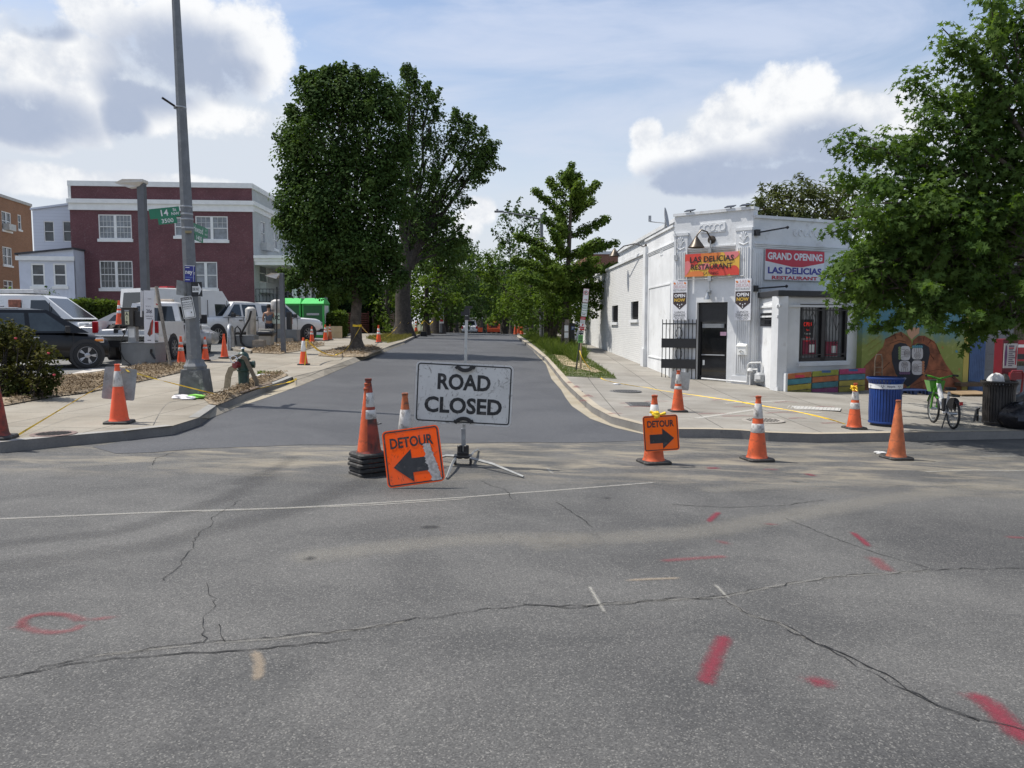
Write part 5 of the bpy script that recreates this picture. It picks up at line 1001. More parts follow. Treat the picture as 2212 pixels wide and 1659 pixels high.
# lot lamps
def lotlamp(u, vt, vb, y, hw, label, head):
    b = pt(u,vb,y); b.z = H(b.x,y)+KH; t = thing('parking_lot_lamp', label, 'lamp post', b); top = pt(u,vt,y)-b; m = MB(); m.box((0,0,top.z/2),(hw*2,hw*2,top.z)); m.build('pole', pm('lamp_pole_grey',(.12,.125,.135),.5,.1,4), t, bevel=.01)
    l, r, hv0, hv1 = head; a, c = pt(l,(hv0+hv1)/2,y-.3)-b, pt(r,(hv0+hv1)/2,y)-b; hh = (hv1-hv0)*px(y); m = MB(); wd = .45
    m.add([(a.x,a.y-wd*.3,a.z),(c.x,-.22,c.z+hh*.1),(c.x,.22,c.z+hh*.1),(a.x,a.y+wd,a.z),(a.x+.25,a.y-wd*.2,a.z+hh*.5),(c.x,-.2,c.z+hh*.42),(c.x,.2,c.z+hh*.42),(a.x+.25,a.y+wd*.8,a.z+hh*.5),(a.x+.4,a.y,a.z-hh*.5),(c.x-.15,-.15,c.z-hh*.4),(c.x-.15,.15,c.z-hh*.4),(a.x+.4,a.y+wd*.5,a.z-hh*.5)],
        [(0,1,5,4),(1,2,6,5),(2,3,7,6),(3,0,4,7),(4,5,6,7),(0,8,9,1),(1,9,10,2),(2,10,11,3),(3,11,8,0),(8,11,10,9)]); m.build('lamp_head', pm('lamp_head_bronze',(.62,.58,.52),.5,.1,4), t); return t
lotlamp(318.5,390,745,26.5,.115,'tall square lamp post in the lot with a flat lamp head above the air machine',(251,314,388,405))
lotlamp(612,590,742,30.5,.085,'short square lamp post beside the vacuum machine',(574,606,590,602))
# ---- AIR machine
CABG = pm('cabinet_grey', (.17,.18,.185), .55, .1, 3, dirt=((.3,.29,.27),.08,5)); DKBOX = pm('dark_brown_box', (.045,.04,.034), .5, .15, 4)
b = gp(300,790,KH+.02); s = px(b.y); t = thing('air_machine', 'dark AIR compressor box on a post over a grey steel cabinet', 'air pump', b)
def S(u0,u1,v0,v1): return (u0-300)*s,(u1-300)*s,(790-v1)*s,(790-v0)*s
x0,x1,z0,z1 = S(263,336,742,790); m = MB(); m.bx(x0,x1,0,.75,0,z1); m.bx(x0-.02,x1+.02,-.02,.77,z1,z1+.03); m.bx(x0+(x1-x0)*.72-.004,x0+(x1-x0)*.72+.004,-.004,0,0.02,z1); m.build('cabinet', CABG, t, bevel=.008); zc = z1+.03
x0,x1,z0,z1 = S(275,292,704,742); m = MB(); m.bx(x0,x1,.1,.3,zc,z1); m.build('post', GALV, t)
m = MB(); m.bx(x0+.03,x1-.03,.085,.1,zc+.15,zc+.42); m.build('notice', SGW, t)
x0,x1,z0,z1 = S(266.5,292,666,705); m = MB(); m.bx(x0,x1,-.02,.33,z0,z1); m.bx(x0-.02,x1+.02,-.04,.35,z1,z1+.02); o = m.build('air_box', DKBOX, t, bevel=.008)
m = MB(); cx, cz = (x0+x1)/2, z0+(z1-z0)*.45; m.bx(cx-.06,cx+.06,-.03,-.022,cz-.19,cz+.19)
for i, ch in enumerate('AIR'): m.text(ch, h=.095, cx=cx, cz=cz+.125-.125*i, y=-.034, mi=1, weight=.03)
m.bx(cx-.07,cx+.07,-.03,-.022,z1-.1,z1-.06,2); m.build('label', [pm('label_cream',(.62,.60,.40),.5),SBLK,GALV], o)
x0,x1,z0,z1 = S(292,313,672,706); m = MB(); m.bx(x0,x1,.05,.5,z0,z1); m.build('motor_box', BLKM, t, bevel=.01); x0,x1,z0,z1 = S(299,311,706,742); m = MB(); m.bx(x0,x1,.1,.3,zc,z0); m.build('post', BLKM, t)
m = MB(); P = [(280,707),(277,715),(266,735),(262,755),(270,775),(285,790),(268,800),(240,795),(225,792)]; m.tube([((u-300)*s, -.06-.1*(i > 5)-.25*max(0,i-5), max((790-v)*s,.03)) for i,(u,v) in enumerate(P)], .014, 6); m.build('hose', BLACK, t)
m = MB(); m.tube([((u-300)*s,-.03,(790-v)*s) for u, v in ((329,754),(328,762),(333,770),(337,775))], .03, 6); m.build('handle', BLKM, t)
b2 = pt(322,684,b.y-.25); 
def pgas(m, w, h):
    m.bx(-w/2,w/2,0,.012,-h/2,h/2,0); m.text('20¢', h=h*.085, w=w*.55, cx=0, cz=h*.10, y=-.004, mi=1, weight=.02); m.text('Get up to', h=h*.03, w=w*.5, cx=-.08*w, cz=h*.2, y=-.004, mi=1); m.text('in benefits with our', h=h*.028, w=w*.7, cx=0, cz=h*.015, y=-.004, mi=1); m.text('rewards', h=h*.028, w=w*.55, cx=0, cz=-.03*h, y=-.004, mi=1)
    m.text('off a gallon', h=h*.03, w=w*.35, cx=.05*w, cz=h*.34, y=-.004, mi=1); blob_poly(m, .18*w, -.16*h+0, .001, .001, 1, -.001, 2, w, h)
    m.add([(x*w,-.004,z*h) for x, z in ((-.2,-.33),(0,-.22),(.1,-.12),(.35,-.04),(.4,-.1),(.28,-.28),(.05,-.38))], [tuple(range(7))], 2); m.add([(x*w,-.006,z*h) for x, z in ((.15,-.35),(.25,-.06),(.34,-.06),(.3,-.32))], [(0,1,2,3)], 3); m.bx(-w*.2,w*.15,-.003,-.001,-h*.455,-h*.44,1)
plate('gas_price_banner', 'tall white paper banner reading 20 cents hung on the lot lamp post', ((311,627),(333,628),(334,741),(311,741)), b.y-.3, b.y-.25, pgas, [pm('banner_paper',(.66,.66,.68),.7,.05,3),pm('banner_ink',(.06,.055,.08),.6),pm('banner_dark_hand',(.14,.06,.04),.6),pm('banner_red_ink',(.5,.05,.04),.6)], cat='banner')
plate('gas_price_banner', 'narrow white banner edge folded round the left of the lot lamp post', ((303,628),(310,628),(309,686),(305,684)), b.y-.1, b.y+.15, lambda m,w,h: m.bx(-w/2,w/2,0,.012,-h/2,h/2,0), [pm('banner_paper',(.66,.66,.68))], cat='banner')
WOOD = pm('weathered_wood', (.22,.19,.155), .85, .3, 14, bump=.3); e0, e1 = gp(369,794,KH+.03), pt(337.5,619,b.y-.15); t = thing('wooden_stake', 'weathered wooden stake leaning beside the paper banner', 'stake', e0)
m = MB(); m.tube([(0,0,0),e1-e0], [.05,.055], 4); m.build('shaft', WOOD, t)
def pring(m, w, h):
    m.bx(-w/2,w/2,0,.006,-h/2,h/2,0); n = 14
    for rr in (1,): A_ = [( w*.42*math.cos(a)*1.0+w*.05, h*.40*math.sin(a)+.1*h) for a in [-2.3+i*2.9/n for i in range(n+1)]]; B_ = [(w*.26*math.cos(a)+w*.05, h*.30*math.sin(a)+.1*h) for a in [-2.3+i*2.9/n for i in range(n+1)]]; m.add([(x,-.002,z) for x, z in A_+B_], [(i,i+1,n+2+i,n+1+i) for i in range(n)], 1)
plate('prohibition_sign', 'white sign with a red ring tied to the wooden stake', ((334,637),(345,637),(345,666),(333,664)), b.y-.14, b.y-.1, pring, [SGW,pm('sign_red',(.48,.03,.04),.5)], cat='road sign')
# ---- vacuum machines, bin, bollards on the second island
STEEL = pm('dull_stainless', (.38,.36,.33), .35, .15, 3, metal=.6)
def vac(u0,u1,v0,v1,bu0,bu1,bv0,bv1,label,txt):
    b = gp((bu0+bu1)/2,bv1,KH+.02); s = px(b.y); c = (bu0+bu1)/2; t = thing('vacuum_machine', label, 'vacuum cleaner', b)
    m = MB(); m.bx((bu0-c)*s,(bu1-c)*s,0,.6,-.1,(bv1-bv0)*s); m.build('plinth', CABG, t, bevel=.015)
    cx, r, zb, zt = ((u0+u1)/2-c)*s,(u1-u0)/2*s,(bv1-bv0)*s,(bv1-v0)*s; m = MB(); m.lathe([(r*.98,zb),(r,zb+.02),(r,zt-.5)], 20, (cx,.35,0)); m.build('body', STEEL, t, smooth=40)
    m = MB(); m.lathe([(r*1.06,zt-.5),(r*1.08,zt-.48),(r*1.08,zt-.12),(r*1.02,zt-.08),(r*.5,zt)], 20, (cx,.35,0)); m.build('cap', pm('vac_cap_beige',(.46,.44,.41),.5,.1,4), t, smooth=40)
    if txt: m = MB(); w = r*.85; zc = zt-.92; m.bx(cx-w,cx+w,.35-r-.02,.35-r*.4,zc-.26,zc+.26,0); m.text('VAC', h=.24, w=w*1.6, cx=cx, cz=zc+.03, y=.35-r-.024, mi=1, weight=.03); m.build('label', [pm('label_green_white',(.55,.62,.52),.5),pm('label_dark_green',(.02,.05,.03),.5)], t)
    return t, b, s, c
tv, bv, sv, cv = vac(584,609,647,712,585,642,712,741,'round stainless vacuum machine marked VAC on a grey plinth',True)
m = MB(); m.bx((618-cv)*sv,(627-cv)*sv,.1,.4,(741-716)*sv,(741-674)*sv); m.build('coin_post', BLKM, tv, bevel=.01)
m = MB(); m.bx((640-cv)*sv-.9,(640-cv)*sv-.1,-.25,-.02,-.1,.24); m.build('step', pm('worn_wood_step',(.28,.24,.19),.85,.2,6), tv)
tw, bw, sw, cw = vac(527,548,663,724,503,549.5,724,753,'stainless vacuum machine with a black hose near the bent pipe bollard',False)
m = MB(); P = [(546,672),(541,690),(528,712),(521,725),(523,740),(531,749),(545,753),(560,752),(566,750)]; m.tube([((u-cw)*sw,-.08-.28*max(0,i-5)/3,max((753-v)*sw,.04)) for i,(u,v) in enumerate(P)], .045, 8); m.build('hose', BLACK, tw, smooth=True)
m = MB(); P = [(511,745),(509,725),(510,710),(515,705),(521,712),(524,728)]; m.tube([((u-cw)*sw,-.05,(753-v)*sw) for u, v in P], .03, 8); m.build('hose', BLACK, tw, smooth=True)
b = gp(572,749,KH+.02); s = px(b.y); t = thing('rubbish_bin', 'beige square rubbish bin with a black bag folded over its rim', 'bin', b); BEI = pm('beige_plastic',(.34,.32,.28),.6,.1,4)
w = 15*s; m = MB(); m.add([(-w*.85,0,0),(w*.8,0,0),(w*.8,.5,0),(-w*.85,.5,0),(-w,-.03,.66),(w,-.03,.66),(w,.55,.66),(-w,.55,.66)], [(3,2,1,0),(0,1,5,4),(1,2,6,5),(2,3,7,6),(3,0,4,7),(4,5,6,7)]); m.build('body', BEI, t, bevel=.01)
m = MB(); rg = random.Random(3); P = rsq(.30,.1,4); n = len(P); prof = [(1.0,.46),(1.1,.5),(1.16,.58),(1.1,.66),(.98,.68)]; m.add([(x*k_*w/.29*(1+rg.uniform(-.04,.04)),.26+y*k_*.95,z+rg.uniform(-.02,.02)) for k_, z in prof for x, y in P], [(j*n+i,j*n+(i+1)%n,(j+1)*n+(i+1)%n,(j+1)*n+i) for j in range(4) for i in range(n)]); m.build('bag', pm('black_plastic_bag',(.02,.02,.022),.3,.2,8), t, smooth=True)
m = MB(); m.bx(-w*.95,w*.95,0,.5,.67,.78); m.build('lid', BEI, t, bevel=.02)
b = gp(556,754,KH+.02); s = px(b.y); m = MB(); m.bx(-11*s,14*s,0,.35,0,.38); o = m.build('concrete_block', pm('tan_concrete_block',(.30,.26,.21),.9,.2,6), bevel=.015); o.location = b; tag(o, 'tan concrete block between the bin and the vacuum with hose', 'concrete block')
b = gp(496,757,KH+.01); s = px(b.y); m = MB(); m.tube([(0,0,0),(0,0,.75),(-.03,.1,.92),(-.10,.35,1.0),(-.12,.6,.92),(-.12,.68,.7),(-.12,.68,0)], .085, 10); o = m.build('pipe_bollard', GALV, smooth=True); o.location = b; tag(o, 'bent steel pipe bollard beside the vacuum with hose', 'bollard')
b = gp(597.5,744,KH+.02); m = MB(); m.tube([(0,0,0),pt(598,620,b.y)-b], .035, 8); o = m.build('thin_post', BLKM, smooth=True); o.location = b; tag(o, 'thin black post standing in front of the VAC machine', 'post')
# low concrete plinth kerb round the vacuum island
sheet('path', G([(494,756),(500,753),(530,755),(545,762),(541,764),(512,760)], KH), KH+.10, CONC, .12, CONC); sheet('path', G([(590,744),(640,741),(655,744),(640,747),(595,748)], KH), KH+.06, CONC, .08, CONC)
# ---- hydrant with hoses
HYD = pm('hydrant_dark_green', (.018,.05,.038), .4, .25, 8); HOSE = pm('canvas_hose', (.30,.25,.17), .85, .2, 12)
b = gp(527,836,KH+.02); s = px(b.y); t = thing('fire_hydrant', 'dark green fire hydrant with chrome fittings and flat hoses attached', 'fire hydrant', b)
m = MB(); m.lathe([(.19,0),(.19,.04),(.13,.05),(.12,.09),(.125,.36),(.15,.38),(.15,.41),(.135,.42),(.14,.62),(.165,.64),(.165,.67),(.14,.68),(.12,.77),(.07,.82),(.035,.83),(.03,.88)], 16); m.build('barrel', HYD, t, smooth=35)
for dx, dy in ((1,.1),(-.5,-.85)): m = MB(); m.tube([(dx*.1,dy*.1,.53),(dx*.2,dy*.2,.53)], .07, 12); m.tube([(dx*.2,dy*.2,.53),(dx*.26,dy*.26,.53)], .085, 8); m.build('outlet', HYD if dx > 0 else pm('dark_red_cap',(.16,.015,.02),.5), t, smooth=35)
m = MB(); m.lathe([(.04,.88),(.055,.9),(.03,.93)], 10); m.tube([(-.28,-.12,.70),(-.18,-.14,.66),(-.05,-.2,.68),(.05,-.2,.74)], .012, 6)
m.tube([(-.14+.08*math.cos(a),-.22,.66+.08*math.sin(a)) for a in [i*PI/8 for i in range(17)]], .012, 6); m.build('chrome_fitting', pm('chrome',(.7,.7,.7),.15,metal=1,var=0), t, smooth=True)
def strap(pts, w): 
    m = MB(); pts = [Vector(p) for p in pts]; vs = []
    for i, p in enumerate(pts):
        d = (pts[min(i+1,len(pts)-1)]-pts[max(i-1,0)]).normalized(); n_ = d.cross(Vector((0,1,0))); n_ = n_.normalized() if n_.length > .1 else Vector((1,0,0)); f = Vector((0,.012,0))
        vs += [p+n_*w-f,p-n_*w-f,p-n_*w+f,p+n_*w+f]
    return m.add(vs, [(4*i+j,4*i+(j+1)%4,4*i+4+(j+1)%4,4*i+4+j) for i in range(len(pts)-1) for j in range(4)]+[(0,1,2,3)])
def hs(*P): return [((u-527)*s, -.16 if k_ else -.05, (836-v)*s) for u, v, k_ in P]
strap(hs((507,773,1),(516,770,1),(526,768,1),(537,774,1),(541,783,1),(549,800,1),(560,824,1),(560,836,1)), .045).build('hose', pm('brown_canvas_hose',(.17,.14,.10),.85,.2,12), t)
strap(hs((516,792,1),(505,797,1),(499,812,1),(496,835,1),(493,842,1)), .07).build('hose', HOSE, t)
m = MB(); m.tube([gp(u,v,KH+.05)-b for u, v in ((486,850),(500,851),(520,848),(545,840),(565,833),(585,828))], .045, 8, flat=.5); m.build('hose', pm('brown_ground_hose',(.19,.14,.10),.8,.2,9), t, smooth=True)
m = MB(); m.tube([(.16,-.05,.5),(.19,-.08,.42),(.17,-.1,.32),(.13,-.12,.22)], .008, 5); m.build('chain', pm('rusty_chain',(.12,.06,.05),.7,.2,9), t)
# ---------------------------------------------------------------- vehicles
WPAINT = pm('white_car_paint', (.70,.70,.69), .3, .04, 3, coat=.6, dirt=((.45,.44,.42),.06,4)); BPAINT = pm('black_car_paint', (.008,.008,.009), .28, 0, coat=.15, spec=.35); SPAINT = pm('silver_car_paint', (.33,.32,.31), .35, .05, 3, metal=.4, coat=.5)
TYRE_M = pm('tyre_rubber', (.02,.02,.021), .8, .2, 10); RIM = pm('alloy_rim', (.42,.42,.43), .35, .08, 6, metal=.6); STEELRIM = pm('steel_rim', (.33,.32,.30), .45, .15, 8, metal=.4); REDL = pm('tail_lamp_red', (.38,.01,.015), .2, .1, 9); HEADL = pm('head_lamp_lens', (.55,.57,.58), .12, .1, 9, metal=.4); PLASB = pm('black_trim_plastic', (.02,.02,.022), .55, .15, 8); AMB = pm('amber_lens', (.6,.2,.03), .2)
def body_ring(x, zb, zt, w):
    h = zt-zb; half = [(0,zb),(w*.80,zb),(w*.95,zb+.10*h),(w*.99,zb+.26*h),(w,zb+.5*h),(w*.985,zb+.72*h),(w*.95,zt-.07),(w*.86,zt-.012),(w*.6,zt+.004),(0,zt+.012)]
    return [Vector((x,y,z)) for y, z in half]+[Vector((x,-y,z)) for y, z in half[-2:0:-1]]
def vehicle(name, label, cat, loc, rot, s, group=None, scale=1):
    t = thing(name, label, cat, loc, rot, group, scale); pa = s['paint']; W_ = s['W']/2
    m = MB(); st = s['lower']; rings = [body_ring(*q) for q in st]; n = len(rings[0])
    m.add([p for r in rings for p in r], [(i*n+j,i*n+(j+1)%n,(i+1)*n+(j+1)%n,(i+1)*n+j) for i in range(len(st)-1) for j in range(n)]+[tuple(range(n)), tuple((len(st)-1)*n+j for j in range(n-1,-1,-1))])
    for x in s.get('seams',()):
        for sy in (-1,1): m.bx(x-.006,x+.006,sy*W_*.97,sy*(W_+.003),s['seamz'][0],s['seamz'][1],1)
    if 'bed' in s:
        b0, b1, zf, zt, bw = s['bed']   # x rear, x front, floor z, rail z, half width
        for sy in (-1,1): m.bx(b0,b1,sy*bw,sy*(bw-.13),zf,zt)
        m.bx(b1-.08,b1,-bw+.1,bw-.1,zf,zt); m.bx(b0,b1,-bw+.1,bw-.1,zf-.04,zf,1)
        if s.get('gate',1): m.bx(b0,b0+.08,-bw+.02,bw-.02,zf,zt)
    m.build('body', [pa,PLASB], t, smooth=38)
    for g in s.get('green',()):
        fb, ft, rt, rb, wb, wt, zb, zt = g['c']; m = MB(); k_ = 6
        def roofz(f): return zt+.05*(1-(2*f-1)**2)
        bot = [(fb,wb,zb),(fb,-wb,zb),(rb,-wb,zb),(rb,wb,zb)]; top = [(ft,wt,zt),(ft,-wt,zt),(rt,-wt,zt),(rt,wt,zt)]
        m.add(bot+top, [(0,1,5,4),(1,2,6,5),(2,3,7,6),(3,0,4,7)])
        vs = []; 
        for i in range(7):
            for j in range(7): fx, fy = i/6, j/6; vs.append((ft+(rt-ft)*fx, wt*(1-2*fy), zt+.06*(1-(2*fx-1)**2)*(1-(2*fy-1)**4)+.02*(1-(2*fy-1)**4)*(1-(2*fx-1)**6)))
        m.add(vs, [(i*7+j,i*7+j+1,(i+1)*7+j+1,(i+1)*7+j) for i in range(6) for j in range(6)]); m.build(g.get('name','cab'), g.get('paint',pa), t, smooth=35)
        def onq(A, B_, C, D, pts, off, nm, mat):
            A, B_, C, D = map(Vector, (A,B_,C,D)); nn = (B_-A).cross(D-A).normalized(); c = Vector(((ft+rt)/2,0,(zb+zt)/2)); nn = nn if (A-c).dot(nn) > 0 else -nn; m = MB()
            q = [(A*(1-f)+B_*f)*(1-h)+(D*(1-f)+C*f)*h+nn*off for f, h in pts]; r = [p-nn*.012 for p in q]; k_ = len(q)
            m.add(q+r, [tuple(range(k_))]+[(i,k_+i,k_+(i+1)%k_,(i+1)%k_) for i in range(k_)]); return m.build(nm, mat, t)
        if g.get('ws',1): onq(bot[0],bot[1],top[1],top[0],[(.06,.07),(.94,.07),(.92,.90),(.08,.90)],.006,'windscreen',GLASS)
        if g.get('rw',1): onq(bot[2],bot[3],top[3],top[2],[(.1,.15),(.9,.15),(.88,.86),(.12,.86)],.006,'rear_window',GLASS)
        for sy in (-1,1):
            for w in g.get('side',()):
                A, B_, C, D = (rb,sy*wb,zb),(fb,sy*wb,zb),(ft,sy*wt,zt),(rt,sy*wt,zt)
                pts = []
                for x, h in w: xr, xf = rb+(rt-rb)*h, fb+(ft-fb)*h; pts.append(((x-xr)/(xf-xr),h))
                onq(A,B_,C,D,pts,.006,'side_window',g.get('glass',GLASS))
    for x in s['wheels']:
        for sy in (-1,1):
            r = s['r']; m = MB(); Q = Matrix.Translation((x,sy*(W_-.082),r))@Matrix.Rotation(-sy*PI/2,4,'X')
            m.T = Q; m.lathe([(r*.66,-.10),(r*.93,-.11),(r*.985,-.08),(r,-.04),(r,.04),(r*.985,.085),(r*.93,.112),(r*.68,.11)], 26); w = m.build('wheel', TYRE_M, t, smooth=40)
            m = MB(); m.T = Q; m.lathe([(r*.68,.105),(r*.66,.114),(r*.6,.10),(r*.56,.04),(.0,.03)], 26)
            sp = s.get('spokes',5)
            for i in range(sp):
                a = 2*PI*i/sp; ca, sa = math.cos(a), math.sin(a)
                for da in ((-.16,.16) if sp == 5 else (0,)):
                    a2 = a+da*.7; m.tube([(.06*math.cos(a),.06*math.sin(a),.10),(r*.6*math.cos(a2),r*.6*math.sin(a2),.105)], r*.065, 5, flat=.5)
            m.lathe([(r*.2,.04),(r*.2,.11),(r*.14,.122),(0,.122)], 14); m.build('rim', s.get('rim',RIM), w, smooth=40)
            m = MB(); m.T = Matrix.Translation((x,sy*(W_-.12),r+.02))@Matrix.Rotation(-sy*PI/2,4,'X'); R_ = r*1.19; m.lathe([(R_,-.2),(R_,.123),(R_*.9,.1235),(0,.1235)], 28); m.build('wheel_arch', PLASB, t, smooth=30)
    for nm, bx_, mat in s.get('boxes',()): m = MB(); m.bx(*bx_); m.build(nm, mat, t, bevel=.02)
    for x, z, y in s.get('mirrors',()):
        for sy in (-1,1): m = MB(); m.box((x,sy*(W_+y),z),(.12,.24,s.get('mh',.19))); m.box((x+.02,sy*(W_+y-.14),z-.05),(.06,.12,.04)); m.build('mirror', s.get('mirror_m',PLASB), t, bevel=.03)
    for x, z in s.get('handles',()):
        for sy in (-1,1): m = MB(); m.bx(x-.10,x+.10,sy*(W_*.97),sy*(W_+.03),z-.02,z+.02); m.build('door_handle', s.get('handle_m',PLASB), t, bevel=.01)
    return t
def lower(L, W, zb, belt, hood, hx, tail=None, nose=.16):
    """stations of a two-level body: hood height in front of hx, belt behind"""
    w = W/2; f, r = L/2, -L/2; tail = tail or belt
    return [(r,zb+.22,tail-.22,w*.84),(r+.07,zb+.04,tail-.07,w*.94),(r+.35,zb,tail,w),(hx-.25,zb,belt,w),(hx,zb,belt-.01,w),(hx+.15,zb,hood+.02,w),(f-.55,zb,hood-.02,w*.985),(f-nose-.1,zb+.02,hood-.08,w*.94),(f-nose*.3,zb+.06,hood-.17,w*.86),(f,zb+.16,hood-.32,w*.76)]
# black SUV
def place(u, v, off, rot, lx, ly, scale=1):
    """thing origin so that its local point (lx,ly) stands at the pixel"""
    p = gp(u,v,off); d = Matrix.Rotation(rot,3,'Z')@Vector((lx,ly,0))*scale; q = p-d; return Vector((q.x,q.y,p.z))
suv = dict(L=4.75,W=1.86,paint=BPAINT,lower=lower(4.75,1.86,.26,1.02,.98,1.12,1.04),r=.37,wheels=(1.78,-1.30),seams=(1.45,.40,-.68),seamz=(.45,1.0),
    green=[dict(c=(1.85,.85,-1.75,-2.22,.88,.66,1.0,1.64),side=[[(1.42,.08),(.45,.08),(.42,.86),(.82,.86)],[(.33,.08),(-.62,.08),(-.60,.86),(.32,.86)],[(-.74,.08),(-1.75,.10),(-1.55,.80),(-.70,.86)]],glass=pm('tinted_car_glass',(.035,.045,.045),.05,.4,2,spec=.9))],
    boxes=[('head_lamp',(2.0,2.22,-.86,-.5,.72,.86),HEADL),('head_lamp',(2.0,2.22,.5,.86,.72,.86),HEADL),('front_bumper',(2.05,2.36,-.72,.72,.30,.52),PLASB),('tail_lamp',(-2.36,-2.2,-.88,-.6,.85,1.02),REDL),('tail_lamp',(-2.36,-2.2,.6,.88,.85,1.02),REDL),('roof_rail',(-1.5,.2,-.66,-.62,1.66,1.70),ALU),('roof_rail',(-1.5,.2,.62,.66,1.66,1.70),ALU),('indicator',(1.98,2.2,-.92,-.84,.76,.82),AMB)],
    mirrors=[(1.32,1.10,.12)],handles=[(.55,.88),(-.5,.88)],handle_m=pm('chrome_trim',(.6,.6,.6),.2,metal=1,var=0))
rot = R(33); vehicle('parked_suv','black SUV parked side on behind the rose bush','car',place(190,796,KH+.005,rot,1.78,-.9,1.03),rot,suv,scale=1.03)
# white pickup seen from behind, tailgate down, bed loaded with rubble
PK = dict(L=6.0,W=2.03,paint=WPAINT,r=.40,rim=STEELRIM,spokes=8,wheels=(2.0,-1.62),seams=(1.35,.28,-.48),seamz=(.62,1.18),
    lower=[(-2.98,.62,1.0,.93),(-2.9,.52,1.04,1.0),(-.6,.48,1.05,1.015),(-.55,.44,1.22,1.015),(1.3,.44,1.22,1.015),(1.5,.46,1.20,1.01),(2.6,.5,1.16,.99),(2.85,.52,1.08,.94),(3.0,.6,.98,.86)],
    bed=(-2.92,-.58,.86,1.30,1.015),gate=0,green=[dict(c=(1.42,.72,-.42,-.55,.93,.76,1.18,1.93),side=[[(1.2,.06),(.34,.06),(.30,.86),(.68,.86)],[(.2,.06),(-.42,.08),(-.34,.84),(.16,.86)]])],
    boxes=[('tail_lamp',(-2.99,-2.93,.83,1.02,.92,1.28),REDL),('tail_lamp',(-2.99,-2.93,-1.02,-.83,.92,1.28),REDL),('tailgate',(-3.42,-2.95,-.83,.83,.80,.86),PLASB),('tailgate_edge',(-3.44,-3.42,-.83,.83,.81,.86),WHITE),('rear_bumper',(-3.15,-2.95,-1.0,1.0,.46,.68),PLASB),('number_plate',(-3.17,-3.15,-.42,-.08,.5,.66),pm('number_plate_white',(.5,.5,.48),.5)),('grille',(2.9,3.02,-.7,.7,.6,.9),PLASB),('third_brake_lamp',(-.60,-.56,-.14,.14,1.86,1.92),REDL),('beacon_bar',(.0,.25,-.45,.45,1.99,2.09),pm('beacon_lens',(.6,.5,.4),.2)),('number_decal',(-.2,-.0,-1.02,-1.018,.8,.98),pm('decal_grey',(.3,.3,.32),.5))],
    mirrors=[(1.12,1.38,.16)],mh=.34,handles=[(.5,1.02)])
rot = PI/2+R(4.6); base = place(369,777,KH+.005,rot,-1.62,-.9,1.0); tp = vehicle('white_pickup','white pickup seen from behind with tailgate down and rubble in its bed','pickup truck',base,rot,PK)
Rm = Matrix.Rotation(rot,3,'Z')
def onpk(x, y, z): return base+Rm@Vector((x,y,z))
m = MB(); rg = random.Random(5)
for i in range(46): m.box((rg.uniform(-2.8,-.75),rg.uniform(-.8,.8),.90+rg.uniform(0,.26)),(rg.uniform(.15,.5),rg.uniform(.15,.45),rg.uniform(.05,.2)),Matrix.Rotation(rg.uniform(0,6),3,'Z')@Matrix.Rotation(rg.uniform(-.6,.6),3,'X'))
o = m.build('rubble_pile', pm('asphalt_rubble',(.035,.033,.03),.95,.4,6)); o.matrix_world = Matrix.Translation(base)@Matrix.Rotation(rot,4,'Z'); tag(o,'dark heap of broken asphalt rubble in the bed of the white pickup','rubble')
for i, (y, tl) in enumerate(((.42,.5),(.28,.8),(.12,.62))):
    m = MB(); m.tube([(0,0,0),(-.1-.2*i,.0-tl*.5,.75)], [.03,.028], 4); o = m.build('timber_offcut', pm('pale_timber',(.45,.38,.28),.8,.2,8)); o.matrix_world = Matrix.Translation(base)@Matrix.Rotation(rot,4,'Z')@Matrix.Translation((-2.5+.2*i,y,.98)); tag(o, 'pale timber offcut sticking out of the pickup bed, %s' % ('leftmost','in the middle of three','nearest the orange cone')[i], 'timber')
cone(onpk(-2.5,.36,1.16), 'orange cone riding on the rubble in the pickup bed', R(10), .80, COB, ((.45,.54),(.62,.74)), COL2)
# cargo van behind it, nose to the right
VAN = dict(L=5.6,W=2.0,paint=WPAINT,lower=lower(5.6,2.0,.35,1.25,1.12,1.75,1.3),r=.36,wheels=(1.85,-1.75),seams=(1.5,.4,-.8),seamz=(.5,2.0),rim=STEELRIM,spokes=6,
    green=[dict(c=(2.15,1.35,-2.68,-2.76,.98,.86,1.2,2.45),name='box_body',side=[[(1.72,.05),(.85,.05),(.85,.5),(1.45,.5)]])],boxes=[('head_lamp',(2.35,2.66,-.9,-.62,.8,1.0),HEADL),('head_lamp',(2.35,2.66,.62,.9,.8,1.0),HEADL),('front_bumper',(2.5,2.82,-.85,.85,.36,.6),PLASB),('tail_lamp',(-2.82,-2.72,-.95,-.8,.9,1.3),REDL),('beacon',(-1.2,-.8,-.3,.3,2.52,2.6),REDL)],mirrors=[(1.6,1.4,.15)],handles=[(.6,1.05)])
rot = R(60); pv = Vector((*pt(404,700,36.5)[:2],0)); vehicle('cargo_van','tall white cargo van parked behind the white pickup','van',pv+Vector((0,0,H(pv.x,pv.y)+KH)),rot,VAN)
